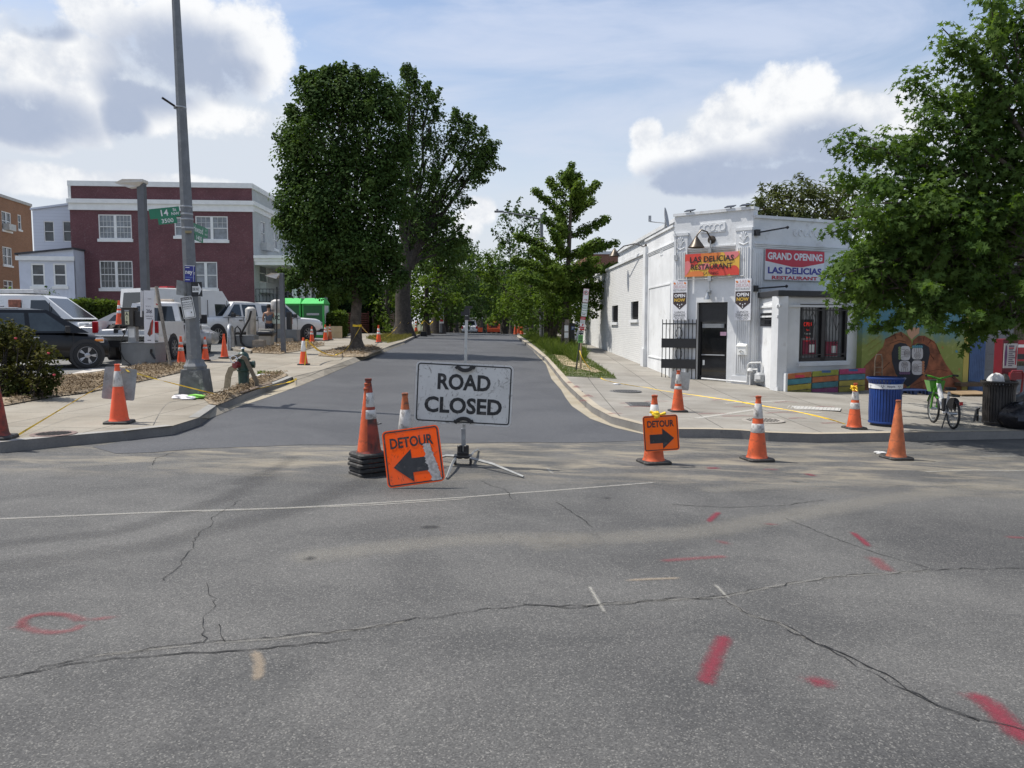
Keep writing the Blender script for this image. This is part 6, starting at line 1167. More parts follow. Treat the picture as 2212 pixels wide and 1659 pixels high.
# small van with roof rack behind the SUV
SV = dict(L=4.4,W=1.83,paint=WPAINT,lower=lower(4.4,1.83,.28,1.08,1.0,1.15,1.1),r=.33,wheels=(1.35,-1.3),seams=(1.0,.1,-.9),seamz=(.4,1.6),rim=STEELRIM,
    green=[dict(c=(1.75,.75,-2.02,-2.15,.9,.76,1.05,1.84),side=[[(1.35,.08),(.35,.08),(.35,.8),(.82,.8)]])],boxes=[('head_lamp',(1.9,2.12,-.86,-.6,.75,.92),HEADL),('head_lamp',(1.9,2.12,.6,.86,.75,.92),HEADL),('logo',(-.35,.05,-.86,-.80,1.35,1.7),pm('brown_logo',(.28,.10,.06),.5,.4,9)),('lettering',(-1.2,-.5,-.86,-.83,1.42,1.5),pm('grey_lettering',(.25,.25,.27),.5)),('ladder_rack',(-1.4,.3,-.5,.5,1.92,2.06),pm('rack_grey',(.5,.5,.5),.4))],mirrors=[(1.1,1.12,.12)],handles=[(.3,.9)])
rot = R(4); p = Vector((*pt(98,690,30)[:2],0)); p.z = H(p.x,p.y)+KH; sc = 1.12; vehicle('small_van','small white van with a roof rack and brown logo behind the black SUV','van',p-Vector((.45,0,0)),rot,SV,scale=sc)
SED = dict(L=4.6,W=1.8,paint=SPAINT,lower=lower(4.6,1.8,.24,.95,.88,1.1,.98),r=.32,wheels=(1.4,-1.35),seams=(1.0,0),seamz=(.4,.9),green=[dict(c=(1.3,.35,-1.0,-1.9,.84,.62,.93,1.42),side=[[(.9,.1),(.05,.1),(.05,.85),(.3,.85)],[(-.08,.1),(-1.25,.1),(-.95,.85),(-.08,.85)]])],boxes=[('tail_lamp',(-2.3,-2.1,-.9,-.55,.72,.9),REDL),('tail_lamp',(-2.3,-2.1,.55,.9,.72,.9),REDL),('head_lamp',(2.0,2.2,-.8,-.5,.6,.74),HEADL)],handles=[(.2,.82)],mirrors=[(.85,.98,.1)])
rot = R(12); p = Vector((*pt(181,700,29)[:2],0)); d = Vector((math.cos(rot),math.sin(rot),0))*2.25; p = p+d; p.z = H(p.x,p.y)+KH; vehicle('silver_sedan','silver sedan with red tail lamp half hidden between the SUV and the pickup','car',p,rot,SED,scale=1.05)
# white pickup facing the camera, and the crew cab pickup
CC = dict(L=5.8,W=2.0,paint=WPAINT,r=.40,rim=STEELRIM,spokes=8,wheels=(1.95,-1.65),seams=(1.3,.35,-.55,-1.0),seamz=(.6,1.2),
    lower=[(-2.9,.6,1.12,.92),(-2.8,.5,1.24,.99),(-1.0,.46,1.25,1.0),(-.95,.42,1.24,1.0),(1.35,.42,1.22,1.0),(1.6,.44,1.22,1.0),(2.5,.48,1.16,.98),(2.75,.5,1.08,.92),(2.9,.58,.98,.84)],
    green=[dict(c=(1.55,.75,-.85,-1.02,.93,.74,1.2,1.92),side=[[(1.28,.06),(.42,.06),(.40,.86),(.72,.86)],[(.30,.06),(-.62,.06),(-.6,.86),(.28,.86)]])],
    boxes=[('tail_lamp',(-2.92,-2.84,.80,1.0,.86,1.18),REDL),('tail_lamp',(-2.92,-2.84,-1.0,-.80,.86,1.18),REDL),('rear_bumper',(-3.05,-2.85,-.95,.95,.48,.66),GALV),('third_brake_lamp',(-1.06,-.98,-.16,.16,1.88,1.95),REDL),('grille',(2.78,2.95,-.6,.6,.66,.98),PLASB),('front_bumper',(2.7,3.02,-.93,.93,.44,.62),PLASB),('head_lamp',(2.6,2.86,.62,.9,.78,.98),HEADL),('head_lamp',(2.6,2.86,-.9,-.62,.78,.98),HEADL),('bed_liner',(-2.7,-1.1,-.8,.8,1.235,1.262),PLASB)],
    mirrors=[(1.12,1.3,.12)],handles=[(.55,1.06),(-.45,1.06)])
rot = R(45); vehicle('crew_cab_pickup','white crew cab pickup parked between the VAC machine and the green donation bins','pickup truck',place(666,735.5,KH+.005,rot,1.95,-.95),rot,CC)
rot = R(270-28); p = Vector((*pt(508,700,38.5)[:2],0)); p.z = H(p.x,p.y)+KH; vehicle('facing_pickup','white pickup facing the street behind the hose vacuum machine','pickup truck',p,rot,CC,scale=1.0)
# donation bins
DG = pm('donation_bin_green', (.035,.36,.06), .4, .06, 4); DGD = pm('donation_bin_dark', (.012,.10,.025), .5, .1, 4)
for i, (u0, u1, lb) in enumerate(((603,651,'green steel donation bin nearest the VAC machine'),(652,701,'green steel donation bin with white notices on its end panel'))):
    y = 45.4; p0 = pt(u0,700,y); p1 = pt(u1,700,y); w = (p1-p0).length; b = Vector(((p0.x+p1.x)/2,y,H(p0.x,y)+KH)); t = thing('donation_bin', lb, 'donation bin', b, group='donation bins'); h = pt(620,656,y).z-b.z
    m = MB(); m.bx(-w/2+.02,w/2-.02,0,1.4,0,h); m.build('body', DG, t, bevel=.02)
    m = MB(); m.add([(-w/2,-.15,h),(w/2,-.15,h),(w/2,1.5,h),(-w/2,1.5,h),(-w/2+.1,.45,h+.34),(w/2-.1,.45,h+.34),(w/2-.1,.95,h+.34),(-w/2+.1,.95,h+.34)], [(3,2,1,0),(4,5,6,7),(0,1,5,4),(1,2,6,5),(2,3,7,6),(3,0,4,7)]); m.build('roof', pm('donation_roof_green',(.06,.50,.10),.35,.05,4), t)
    m = MB(); m.bx(-w/2+.12,w/2-.12,-.012,0,h*.42,h-.1); m.build('chute', DGD, t); m = MB(); m.bx(-w/2+.3,w/2-.3,-.05,-.013,h*.66,h*.72); m.build('chute_handle', GALV, t)
    m = MB(); m.bx(-w/2+.2,w/2-.1,-.014,0,h*.08,h*.36); m.build('front_notice', SGW, t)
    if i: m = MB(); m.bx(w/2-.02,w/2-.005,.15,1.1,h*.42,h*.95); m.build('end_notice', SGW, t)
y = 45; p0, p1 = pt(704,719,y), pt(739,719,y); m = MB(); w = (p1-p0).length; q = wall(Plane(p0[:2],p1[:2]), 0, w, H(p0.x,y)+KH, H(p0.x,y)+KH+26*px(y), [(.25,.38,H(p0.x,y)+KH+.2,H(p0.x,y)+KH+.4),(.5,.86,H(p0.x,y)+KH+.2,H(p0.x,y)+KH+.36)], .03, rev=.03); o = q.build('plywood_sheet', pm('plywood',(.50,.38,.22),.8,.12,3)); tag(o,'plywood sheet with cut holes standing on edge past the green bins','plywood sheet')
# far roadworks at the crest
rot = R(92); CCf = dict(CC); p = Vector((*pt(1015,720,100)[:2],0)); p.z = H(p.x,100); vehicle('far_pickup','white pickup far away at the crest of the street','pickup truck',p,rot,CC)
OM = pm('machine_orange', (.62,.10,.03), .5, .15, 5); p = Vector((*pt(1067,720,98)[:2],0)); p.z = H(p.x,98); t = thing('asphalt_paver','orange asphalt paving machine at the crest of the street','paver',p)
m = MB(); m.bx(-.85,.75,0,2.2,.45,.75); m.bx(-.85,-.7,-.2,2,.6,1.45); m.bx(.6,.75,-.2,2,.6,1.45); m.bx(-.85,.75,-.3,-.2,.6,.95); m.bx(-.6,.5,1.5,3.2,.6,1.2); m.build('body', OM, t, bevel=.03)
for sx in (-.7,.6): m = MB(); m.bx(sx-.18,sx+.18,.0,3.0,.0,.45); m.build('track', BLACK, t, bevel=.1)
m = MB(); m.bx(-.45,.45,.3,1.2,.75,1.25); m.build('hopper', pm('machine_dark',(.04,.035,.03),.7), t)
t = thing('canopy_roller','dark road roller with a pale canopy beside the far white pickup','road roller',Vector((pt(1030,720,108).x,108,H(pt(1030,720,108).x,108)))); m = MB(); m.bx(-1.2,.9,-.6,.6,2.35,2.5); m.build('canopy', pm('canopy_pale',(.45,.47,.42),.6), t, bevel=.03)
for x, y in ((-.9,-.5),(.7,-.5),(.7,.5),(-.9,.5)): m = MB(); m.tube([(x,y,.8),(x,y,2.4)], .05, 6); m.build('canopy_post', BLKM, t)
m = MB(); m.bx(-.8,.8,-.6,.6,.5,1.1); m.build('body', OM, t, bevel=.05); m = MB(); m.tube([(-.8,0,.5),(.8,0,.5)], .5, 18); m.build('drum', BLACK, t, smooth=40)
# ---------------------------------------------------------------- trees, hedges, grass
def fastmesh(name, V, F, mats, parent=None, mi=None, smooth=False):
    me = bpy.data.meshes.new(name); k = F.shape[1]; V = np.asarray(V, np.float32); F = np.asarray(F, np.int32)
    me.vertices.add(len(V)); me.vertices.foreach_set('co', V.ravel()); me.loops.add(F.size); me.loops.foreach_set('vertex_index', F.ravel())
    me.polygons.add(len(F)); me.polygons.foreach_set('loop_start', np.arange(0,F.size,k,dtype=np.int32)); me.polygons.foreach_set('loop_total', np.full(len(F),k,np.int32))
    if mi is not None: me.polygons.foreach_set('material_index', np.asarray(mi,np.int32))
    for m in (mats if isinstance(mats,(list,tuple)) else [mats]): me.materials.append(m)
    me.update(calc_edges=True); me.validate()
    o = bpy.data.objects.new(name, me); COL.objects.link(o)
    if parent is not None: o.parent = parent
    return o
LEAF = {'oval': np.array([(0,0),(.32,.35),(.26,.7),(0,1),(-.26,.7),(-.32,.35)]), 'diamond': np.array([(0,0),(.34,.5),(0,1),(-.34,.5)]), 'slim': np.array([(0,0),(.17,.45),(0,1),(-.17,.45)]), 'fan': np.array([(0,0),(.5,.6),(.3,.9),(0,.8),(-.3,.9),(-.5,.6)]),
        'oak': np.array([(0,0),(.10,.22),(.46,.30),(.14,.42),(.52,.66),(.13,.66),(0,1),(-.13,.66),(-.52,.66),(-.14,.42),(-.46,.30),(-.10,.22)])}
def leaf_arrays(C, size, kind, up=.5, droop=.2, rng=RNG, out=None):
    n = len(C); T = LEAF[kind]; k = len(T)
    N = rng.normal(size=(n,3)); N[:,2] = np.abs(N[:,2])*1.0+up
    if out is not None: N = N*.55+out*1.25
    N /= np.linalg.norm(N,axis=1)[:,None]
    D = rng.normal(size=(n,3)); D[:,2] -= droop; D -= N*(D*N).sum(1)[:,None]; D /= np.linalg.norm(D,axis=1)[:,None]; S = np.cross(N,D)
    s = size*rng.uniform(.65,1.25,size=(n,1,1)); bend = (np.abs(T[:,0])*.25-.12*T[:,1]**2)
    V = C[:,None,:]+s*(S[:,None,:]*T[None,:,0,None]+D[:,None,:]*T[None,:,1,None]+N[:,None,:]*bend[None,:,None])
    return V.reshape(-1,3), np.arange(n*k).reshape(n,k)
def ellipsoid_clusters(c, r, n, rng=RNG, inner=.45):
    d = rng.normal(size=(n,3)); d /= np.linalg.norm(d,axis=1)[:,None]; q = (inner+(1-inner)*rng.uniform(size=(n,1))**.55)
    return np.array(c)[None]+d*q*np.array(r)[None]
def fluff(C, m, sig, rng=RNG, flat=.7, both=False):
    D = rng.normal(size=(len(C)*m,3)); D *= np.minimum(1, 1.55/(np.linalg.norm(D,axis=1)+1e-6))[:,None]; P = np.repeat(C, m, axis=0)+D*np.array((sig,sig,sig*flat)); return (P, D/(np.linalg.norm(D,axis=1)[:,None]+1e-6)) if both else P
def limb(m, a, b, r0, r1, wob=.08, n=6, k=7, rg=random):
    a, b = Vector(a), Vector(b); L = (b-a).length; pts = []
    for i in range(k):
        f = i/(k-1); p = a.lerp(b,f); w = L*wob*math.sin(PI*f)
        pts.append(p+Vector((rg.uniform(-1,1)*w*.35, rg.uniform(-1,1)*w*.35, w*.7)))
    m.tube(pts, [r0+(r1-r0)*(i/(k-1))**.8 for i in range(k)], n, cap=False); return pts
def bark(name, c, c2): return pm(name, c, .95, .35, 7, bump=1.0, bscale=16, dirt=(c2,.4,5))
BARK = bark('grey_brown_bark', (.085,.068,.052), (.03,.026,.022)); BARKD = bark('dark_bark', (.05,.042,.035), (.02,.018,.016))
def tree(name, label, base, y, blobs, mat, leaf, size, trunk_pts, tr, per=26, dens=1.0, sig=.30, depth=1.0, barkm=BARK, up=.5, extra=None, limbs=True, group=None, inner=.45, seed=1, fl=.7, sprigs=0, sprig_len=1.2, sprig_up=.5):
    """blobs are (u,v,ru,rv[,dy]) pixel ellipses at depth y; trunk_pts pixel points from the ground up"""
    rng = np.random.default_rng(seed); rg = random.Random(seed); base = Vector(base); t = thing(name, label, 'tree', base, 0, group)
    tp = [pt(u,v,y)-base for u, v in trunk_pts]; tp = [Vector((0,0,-.15))]+tp; m = MB(); k = len(tp); m.tube([tp[0]+Vector((0,0,-.1))]+tp, [tr*1.9]+[tr*(1.55 if i == 0 else 1)*(1-.5*i/k) for i in range(k)], 10, cap=False); top = tp[-1]; allC = []
    for q in blobs:
        u, v, ru, rv = q[:4]; dy = q[4] if len(q) > 4 else rg.uniform(-.25,.25)*ru*px(y); yy = y+dy; c = pt(u,v,yy)-base; s = px(yy); r = (ru*s, ru*s*depth, rv*s)
        n = max(4,int(3.4*dens*(r[0]*r[1]+r[0]*r[2]+r[1]*r[2])/3*4.2/(sig*sig*5))); allC.append(ellipsoid_clusters(c, r, n, rng, inner))
        if limbs:
            o = tp[max(1,k-2)].lerp(top, rg.random()); P = limb(m, o, c, min(.14,tr*.34), min(.05,tr*.10), .1, 6, 6, rg)
            for _ in range(4): e = c+Vector((rg.uniform(-.8,.8)*r[0],rg.uniform(-.8,.8)*r[1],rg.uniform(-.3,.85)*r[2])); limb(m, P[-2], e, min(.035,tr*.09), .01, .12, 4, 5, rg)
    C = np.concatenate(allC); CS = []
    if sprigs:
        mid = C.mean(0)
        for q in blobs:
            u, v, ru, rv = q[:4]; yy = y+(q[4] if len(q) > 4 else 0); c = np.array(pt(u,v,yy)-base); s = px(yy)
            for _ in range(sprigs):
                d = c-mid; d = d/(np.linalg.norm(d)+1e-6)*.8+rng.normal(size=3)*.6+np.array((0,0,sprig_up)); d /= np.linalg.norm(d); a = c+d*np.array((ru*s,ru*s*depth,rv*s))*.9; L = sprig_len*rng.uniform(.5,1.2); bend = rng.normal(size=3)*.15; n = max(3,int(L/(sig*.35)))
                for i in range(n): f = i/n; CS.append(np.append(a+(d+bend*f)*L*f, 1-f*.75))
                m.tube([Vector(a-d*.6),Vector(a+(d+bend)*L*.9)], [.02,.005], 4, cap=False)
    if extra is not None: e = extra(m, base, rg); C = np.concatenate([C, np.array(e)])
    C = C[rng.uniform(size=len(C)) > .06]
    m.build('trunk', barkm, t, smooth=True)
    P, D = fluff(C, per, sig, rng, fl, True); D[:,2] = D[:,2]*.8+.25; 
    if CS:
        CS = np.array(CS); k_ = max(6,int(per*.30)); P2, D2 = fluff(CS[:,:3], k_, 1.0, rng, 1.0, True); sc = np.repeat(CS[:,3],k_)[:,None]*sig*.48; base_ = np.repeat(CS[:,:3],k_,axis=0); P2 = base_+(P2-base_)*sc; P = np.concatenate([P,P2]); D = np.concatenate([D,D2])
    V, F = leaf_arrays(P, size, leaf, up, .35, rng, D); fastmesh('crown', V, F, mat, t); return t
LM_DARK = leafmat('linden_leaf', (.022,.050,.015), (.085,.135,.034), .30); LM_MID = leafmat('poplar_leaf', (.030,.062,.020), (.10,.15,.040), .32); LM_LIGHT = leafmat('young_leaf', (.050,.095,.016), (.125,.175,.032), .36)
LM_OAK = leafmat('oak_leaf', (.036,.076,.018), (.118,.178,.046), .43); LM_FAR = leafmat('far_leaf', (.025,.055,.018), (.07,.11,.032), .25); LM_AIL = leafmat('ailanthus_leaf', (.045,.065,.025), (.11,.12,.045), .3); LM_HEDGE = leafmat('hedge_leaf', (.035,.065,.014), (.11,.15,.03), .3); LM_YEW = leafmat('yew_leaf', (.010,.028,.010), (.03,.06,.018), .15); LM_ROSE = leafmat('rose_leaf', (.024,.04,.011), (.10,.085,.024), .22)
# big dense tree in the left tree bed
p = gp(771,752,KH+.1); ya = p.y
tree('broadleaf_tree','large dense dark green street tree standing in the mulch bed of the driveway', p, ya,
    [(730,215,56,50),(680,225,34,40),(664,198,14,22),(700,190,18,24),(735,188,20,24),(770,190,22,24),(800,205,40,40),(830,230,26,36),(650,275,26,34),(632,320,22,26),(645,350,36,44),(634,400,10,18),(700,320,80,80),(800,310,66,90),(850,330,30,60),(648,440,28,46),(624,478,10,14),(690,450,76,70),(770,430,90,90),(835,440,44,70),(645,495,26,28),(690,540,66,50),(770,540,80,56),(825,540,40,46),(745,600,56,34),(790,600,40,30),(700,590,40,26),(642,600,10,16),(850,590,16,18)],
    LM_DARK, 'oval', .14, [(770,735),(768,690),(772,640),(765,600),(760,520)], .27, per=105, dens=1.35, sig=.40, seed=11, inner=.3, fl=1.0, sprigs=5, sprig_len=.62, sprig_up=.55)
# forked giant behind it
p = gp(871,723,KH); yb = 52; p = Vector((pt(871,700,yb).x, yb, H(pt(871,700,yb).x,yb)+KH))
def fork(m, base, rg):
    C = []
    a = pt(882,578,yb)-base
    for tip, r in (((866,470),.42),((912,500),.40),((945,420),.2),((880,330),.22)):
        b = pt(*tip,yb)-base; limb(m, a if r > .3 else pt(905,520,yb)-base, b, r, r*.5, .05, 8, 7, rg)
    return [tuple(pt(890,300,yb)-base)]
tree('forked_tree','tall forked street tree with a massive trunk past the driveway', p, yb,
    [(884,192,24,32),(900,215,26,30),(925,232,22,26),(880,255,34,44),(930,275,30,34),(985,285,34,26),(1012,300,24,24),(1040,318,24,26),(1050,345,14,18),(1015,345,34,26),(965,330,30,34),(920,345,40,44),(1000,380,30,24),(1030,370,18,16),(950,400,40,34),(900,420,44,50),(985,425,22,20),(945,455,36,30),(975,478,22,24),(905,485,40,36),(935,520,28,26),(985,515,14,20),(872,380,34,60),(965,545,18,14)],
    LM_MID, 'oval', .18, [(871,700),(870,640),(874,590),(880,575)], .62, per=62, dens=.72, sig=.40, fl=.9, sprigs=5, sprig_len=.85, sprig_up=.5, barkm=BARKD, extra=fork, limbs=True, seed=12)
pC = Vector((pt(945,700,66).x,66,H(pt(945,700,66).x,66)+KH))
tree('tall_street_tree','tall dark trunked tree up the street beside the grey far lamp post', pC, 66, [(935,555,50,40),(975,545,40,30),(950,500,36,40),(985,600,34,30,3),(915,590,34,40,3),(960,560,60,40)], LM_MID, 'oval', .26, [(944,680),(943,620),(947,560)], .5, per=22, dens=.8, sig=.4, barkm=BARKD, seed=13)
far = [('dark round crowned tree filling the end of the street',84,[(985,590,54,60),(955,620,40,50),(1010,640,36,46),(985,540,30,26)],LM_FAR,985),('tall dark tree right of the street end beyond the pickup',112,[(1040,610,36,46),(1030,650,40,40),(1062,640,34,36)],LM_FAR,1040),('pale drooping tree over the far orange paver',72,[(1085,630,36,40),(1110,650,34,34),(1070,600,26,30),(1095,675,30,20)],LM_LIGHT,1090),
    ('feathery tall tree left of the ginkgo top',86,[(1103,560,34,60),(1098,500,18,40),(1120,610,40,50),(1085,600,30,40)],LM_FAR,1105),('dark tall tree behind the small far lamp post',78,[(1145,530,36,54),(1150,600,50,50),(1130,490,18,26)],LM_FAR,1148),('light green small tree in front of the terrace houses',60,[(920,635,36,40),(905,660,30,28),(940,650,26,30)],LM_LIGHT,921),('bushy green tree between the forked tree and the street',78,[(965,640,34,36),(950,670,30,26),(985,665,26,30)],LM_MID,962),('olive small tree beside the forked trunk by the grey fence',58,[(838,655,22,24),(822,670,20,20)],LM_LIGHT,836),('dark tree filling the gap left of the far block',118,[(1010,600,40,50),(1000,650,44,40),(1025,560,26,24)],LM_MID,1010),('mid green tree over the far kerb on the restaurant side',95,[(1140,660,40,40),(1170,640,36,44)],LM_FAR,1150),
    ('tall dark tree behind the terrace house roofs',96,[(860,600,44,50),(890,580,40,44),(915,560,36,36)],LM_FAR,880),('broad dark tree behind the ginkgo and the restaurant wall',70,[(1215,600,60,50),(1270,610,50,50),(1190,660,50,40)],LM_MID,1220),('dense dark tree closing the view between the forked and the third trunk',88,[(880,650,34,50),(905,670,34,36),(860,680,30,30)],LM_FAR,885),('low dark tree behind the grey slat fence',76,[(840,660,30,36),(825,640,26,30),(860,670,24,30)],LM_FAR,840),('dark understorey tree right of the third trunk',100,[(975,670,40,30),(1000,685,36,24),(950,685,30,24)],LM_FAR,975),('dark low tree beside the far paver',120,[(1090,685,30,26),(1115,680,34,30),(1070,690,26,20)],LM_FAR,1095),('shady tree behind the bushy verge tree',60,[(1160,690,40,30),(1190,680,40,36),(1230,690,40,26)],LM_MID,1180),('dark canopy closing the street end above the far white pickup',128,[(1045,640,50,50),(1020,670,40,34),(1075,660,40,36)],LM_FAR,1046),('wispy pale tree on the horizon between the two street sides',130,[(1062,575,26,34),(1085,555,20,30)],LM_LIGHT,1066)]
for i, (lb, y, bl, lm, uu) in enumerate(far):
    x = pt(uu,700,y).x; b = Vector((x,y,H(x,y)+.1)); tree('street_tree', lb, b, y, bl, lm, 'diamond', .34, [(uu,690),(uu+1,650),(uu,620)], .24, per=16, dens=.8, sig=.5, barkm=BARKD, group='trees far up the street', seed=20+i, sprigs=3, sprig_len=1.6)
# ginkgo: branches radiating from a straight leader
p = gp(1218,752,KH); yg = p.y
def ginkgo(m, base, rg):
    C = []; lead = [pt(u,v,yg)-base for u, v in ((1218,740),(1224,640),(1230,520),(1234,420),(1234,358))]; m.tube(lead, [.16,.14,.10,.05,.012], 8, cap=False)
    for v0, tips in ((395,((1253,374,0),(1215,378,1),(1228,372,-1))),(430,((1186,389,1),(1292,398,-1),(1255,395,-2))),(455,((1153,411,0),(1281,431,1),(1262,415,2))),(500,((1175,472,-1),(1314,472,1),(1205,455,2))),(540,((1118,508,0),(1300,520,-2),(1332,525,1),(1190,500,-2))),(580,((1105,560,1),(1150,540,-2),(1330,575,-1),(1290,560,2))),(610,((1120,600,-2),(1320,620,1),(1200,580,-3))),(365,((1234,356,0),))):
        f = pt(1234-(v0-358)*.04,v0+18,yg)-base
        for u, v, dy in tips:
            e = pt(u,v,yg+dy)-base; limb(m, f, e, .045, .008, .05, 5, 6, rg); L = (e-f).length; n = int(L/.055)
            for i in range(int(n*.14),n): q = f.lerp(e,(i+.5)/n); w = .05+.09*(1-i/n); C.append((q.x+rg.gauss(0,w),q.y+rg.gauss(0,w),q.z+rg.gauss(0,w)*.8+.05))
    return C
tree('ginkgo_tree','pointed ginkgo with upswept branches on the verge before the white side wall', p, yg, [(1222,600,34,40),(1200,630,50,40),(1265,620,40,40),(1240,660,60,34)], LM_LIGHT, 'fan', .12, [(1218,735),(1220,700)], .16, per=30, dens=.30, sig=.135, extra=ginkgo, limbs=False, seed=41)
p = gp(1192,741,KH); yk = p.y
def stems(m, base, rg):
    for u in (1180,1192,1200,1212): limb(m, Vector((rg.uniform(-.15,.15),rg.uniform(-.15,.15),0)), pt(u,660,yk)-base, .09, .05, .06, 6, 6, rg)
    return [tuple(pt(1200,620,yk)-base)]
tree('bushy_tree','low bushy light green tree with several stems on the grassy verge', p, yk, [(1150,610,40,50),(1110,640,34,36),(1195,640,50,44),(1245,650,46,40),(1290,650,36,36),(1315,640,22,26),(1160,670,50,34),(1225,690,46,26),(1275,690,34,24),(1120,680,34,26),(1255,600,40,36),(1185,590,34,30),(1320,600,20,24)], LM_LIGHT, 'oval', .17, [(1193,730),(1195,710)], .10, per=22, dens=.66, sig=.30, extra=stems, seed=42)
yr = 33; xr = pt(1338,700,yr).x
def wallbranch(m, base, rg):
    C = []
    for tip in ((1366,497),(1345,520),(1330,545)):
        a, b = pt(1300,590,yr)-base, pt(*tip,yr)-base; limb(m, a, b, .04, .008, .05, 5, 6, rg)
        for i in range(26): q = a.lerp(b,(i+.5)/26); C.append((q.x+rg.gauss(0,.14),q.y+rg.gauss(0,.14),q.z+rg.gauss(0,.1)))
    return C
# oak on the right
yo = 13.6; bo = gp(2352,935,KH); bo = Vector((pt(2352,700,yo).x,yo,H(pt(2352,700,yo).x,yo)+KH))
def oak(m, base, rg):
    C = []; o = pt(2352,560,yo)-base
    for tip, dy, dn in (((1815,305),0,1),((1798,400),.5,.8),((1960,175),.3,1),((2035,60),-.4,1),((2140,-10),.4,1),((1905,290),.6,.9),((1890,400),-.3,.9),((1785,503),.2,.6),((1800,600),-.3,.8),((1828,560),.6,.9),((1800,640),.9,1.0),((1880,520),1.2,1.1),((1880,440),-.8,.8),((1855,655),.3,1.1),((1960,690),-.4,1.1),((2090,725),.3,1.1),((1990,250),-.3,1),((1950,330),.3,1),((2060,180),.8,1),((1870,480),.8,.9),((1925,470),-.9,1),((2205,5),0,1)):
        e = pt(*tip,yo+dy)-base; f = o.lerp(e,.22)+Vector((0,rg.uniform(-.3,.3),rg.uniform(0,.5))); P = limb(m, o.lerp(f,.5), e, .07, .008, .10, 6, 9, rg); n = int((e-f).length/.05*dn)
        for i in range(n):
            g = (i+.5)/n; j = min(7,int(g*8)); q = P[j].lerp(P[j+1],g*8-j)
            if g < .3: continue
            w = .22*(1.15-g)+.07
            C.append((q.x+rg.gauss(0,w),q.y+rg.gauss(0,w),q.z+rg.gauss(0,w)*.8))
    return C
tree('oak_tree','big pin oak overhanging the pavement from beyond the right edge', bo, yo,
    [(2160,120,36,60),(2130,215,40,56),(2090,275,26,30),(2200,240,34,70),(2205,400,44,60),(2110,450,44,26),(2150,490,90,60),(2010,525,50,24),(1960,550,44,28),(1885,590,36,26),(2060,550,90,50),(1960,610,90,40),(2060,640,100,44),(2160,620,90,60),(2190,690,60,30),(2130,690,60,26),(2250,300,90,150),(2300,520,110,150),(2380,200,120,200),(2420,480,140,160),(2010,670,66,24),(1905,630,40,24),(2230,60,50,80)]+[(u,v,80,50,dy) for dy in (2.2,4.4) for u, v in ((1900,560),(2010,560),(2120,560),(2220,560),(1950,620),(2080,620),(2190,620),(2020,500),(2160,480))],
    LM_OAK, 'oak', .125, [(2352,900),(2350,750),(2354,600),(2350,480)], .20, per=22, dens=.24, sig=.16, fl=.6, sprigs=4, sprig_len=.8, sprig_up=.35, extra=oak, seed=51, up=.35, inner=.3)
# ailanthus behind the restaurant
yt = 40; b = Vector((pt(1745,700,yt).x,yt,.3)); tree('umbrella_tree','spreading umbrella shaped tree rising behind the restaurant roof', b, yt, [(1672,448,40,26),(1720,425,46,24),(1775,425,46,24),(1825,440,50,34),(1700,470,50,16),(1760,465,60,20),(1860,470,44,30),(1650,455,20,18)], LM_AIL, 'slim', .30, [(1745,600),(1750,520),(1745,490)], .25, per=26, dens=.95, sig=.36, seed=61, sprigs=4, sprig_len=.9, sprig_up=.2)
# hedges and bushes
def hedge(name, label, P0, P1, w, h, mat, n, size, leaf='diamond', cat='hedge', round_=.0):
    """clipped hedge from P0 to P1 (ground points): dark twiggy core clothed in leaves"""
    P0, P1 = Vector(P0), Vector(P1); d = P1-P0; L = d.length; ang = math.atan2(d.y,d.x); c = (P0+P1)/2; rng = np.random.default_rng(int(abs(c.x*7+c.y*13)))
    t = thing(name, label, cat, c, ang); m = MB(); m.bx(-L/2+.12,L/2-.12,-w/2+.12,w/2-.12,0,h-.12); m.build('stems', pm('hedge_core',(.012,.018,.008),.95,.2,6), t)
    A = np.array([L*w, L*h, L*h, w*h, w*h]); pick = rng.choice(5, n, p=A/A.sum()); U = rng.uniform(-.5,.5,(n,2)); C = np.zeros((n,3))
    for k, f in enumerate((lambda a,b: (a*L,b*w,h+0*a), lambda a,b: (a*L,-w/2+0*a,(b+.5)*h), lambda a,b: (a*L,w/2+0*a,(b+.5)*h), lambda a,b: (-L/2+0*a,a*w,(b+.5)*h), lambda a,b: (L/2+0*a,a*w,(b+.5)*h))):
        s = pick == k; C[s] = np.stack(f(U[s,0],U[s,1]),1)
    C += rng.normal(size=C.shape)*.07; C[:,2] += .06*np.sin(C[:,0]*2.1)+.04*np.sin(C[:,0]*5.3)
    V, F = leaf_arrays(C, size, leaf, .4, .1, rng); fastmesh('foliage', V, F, mat, t); return t
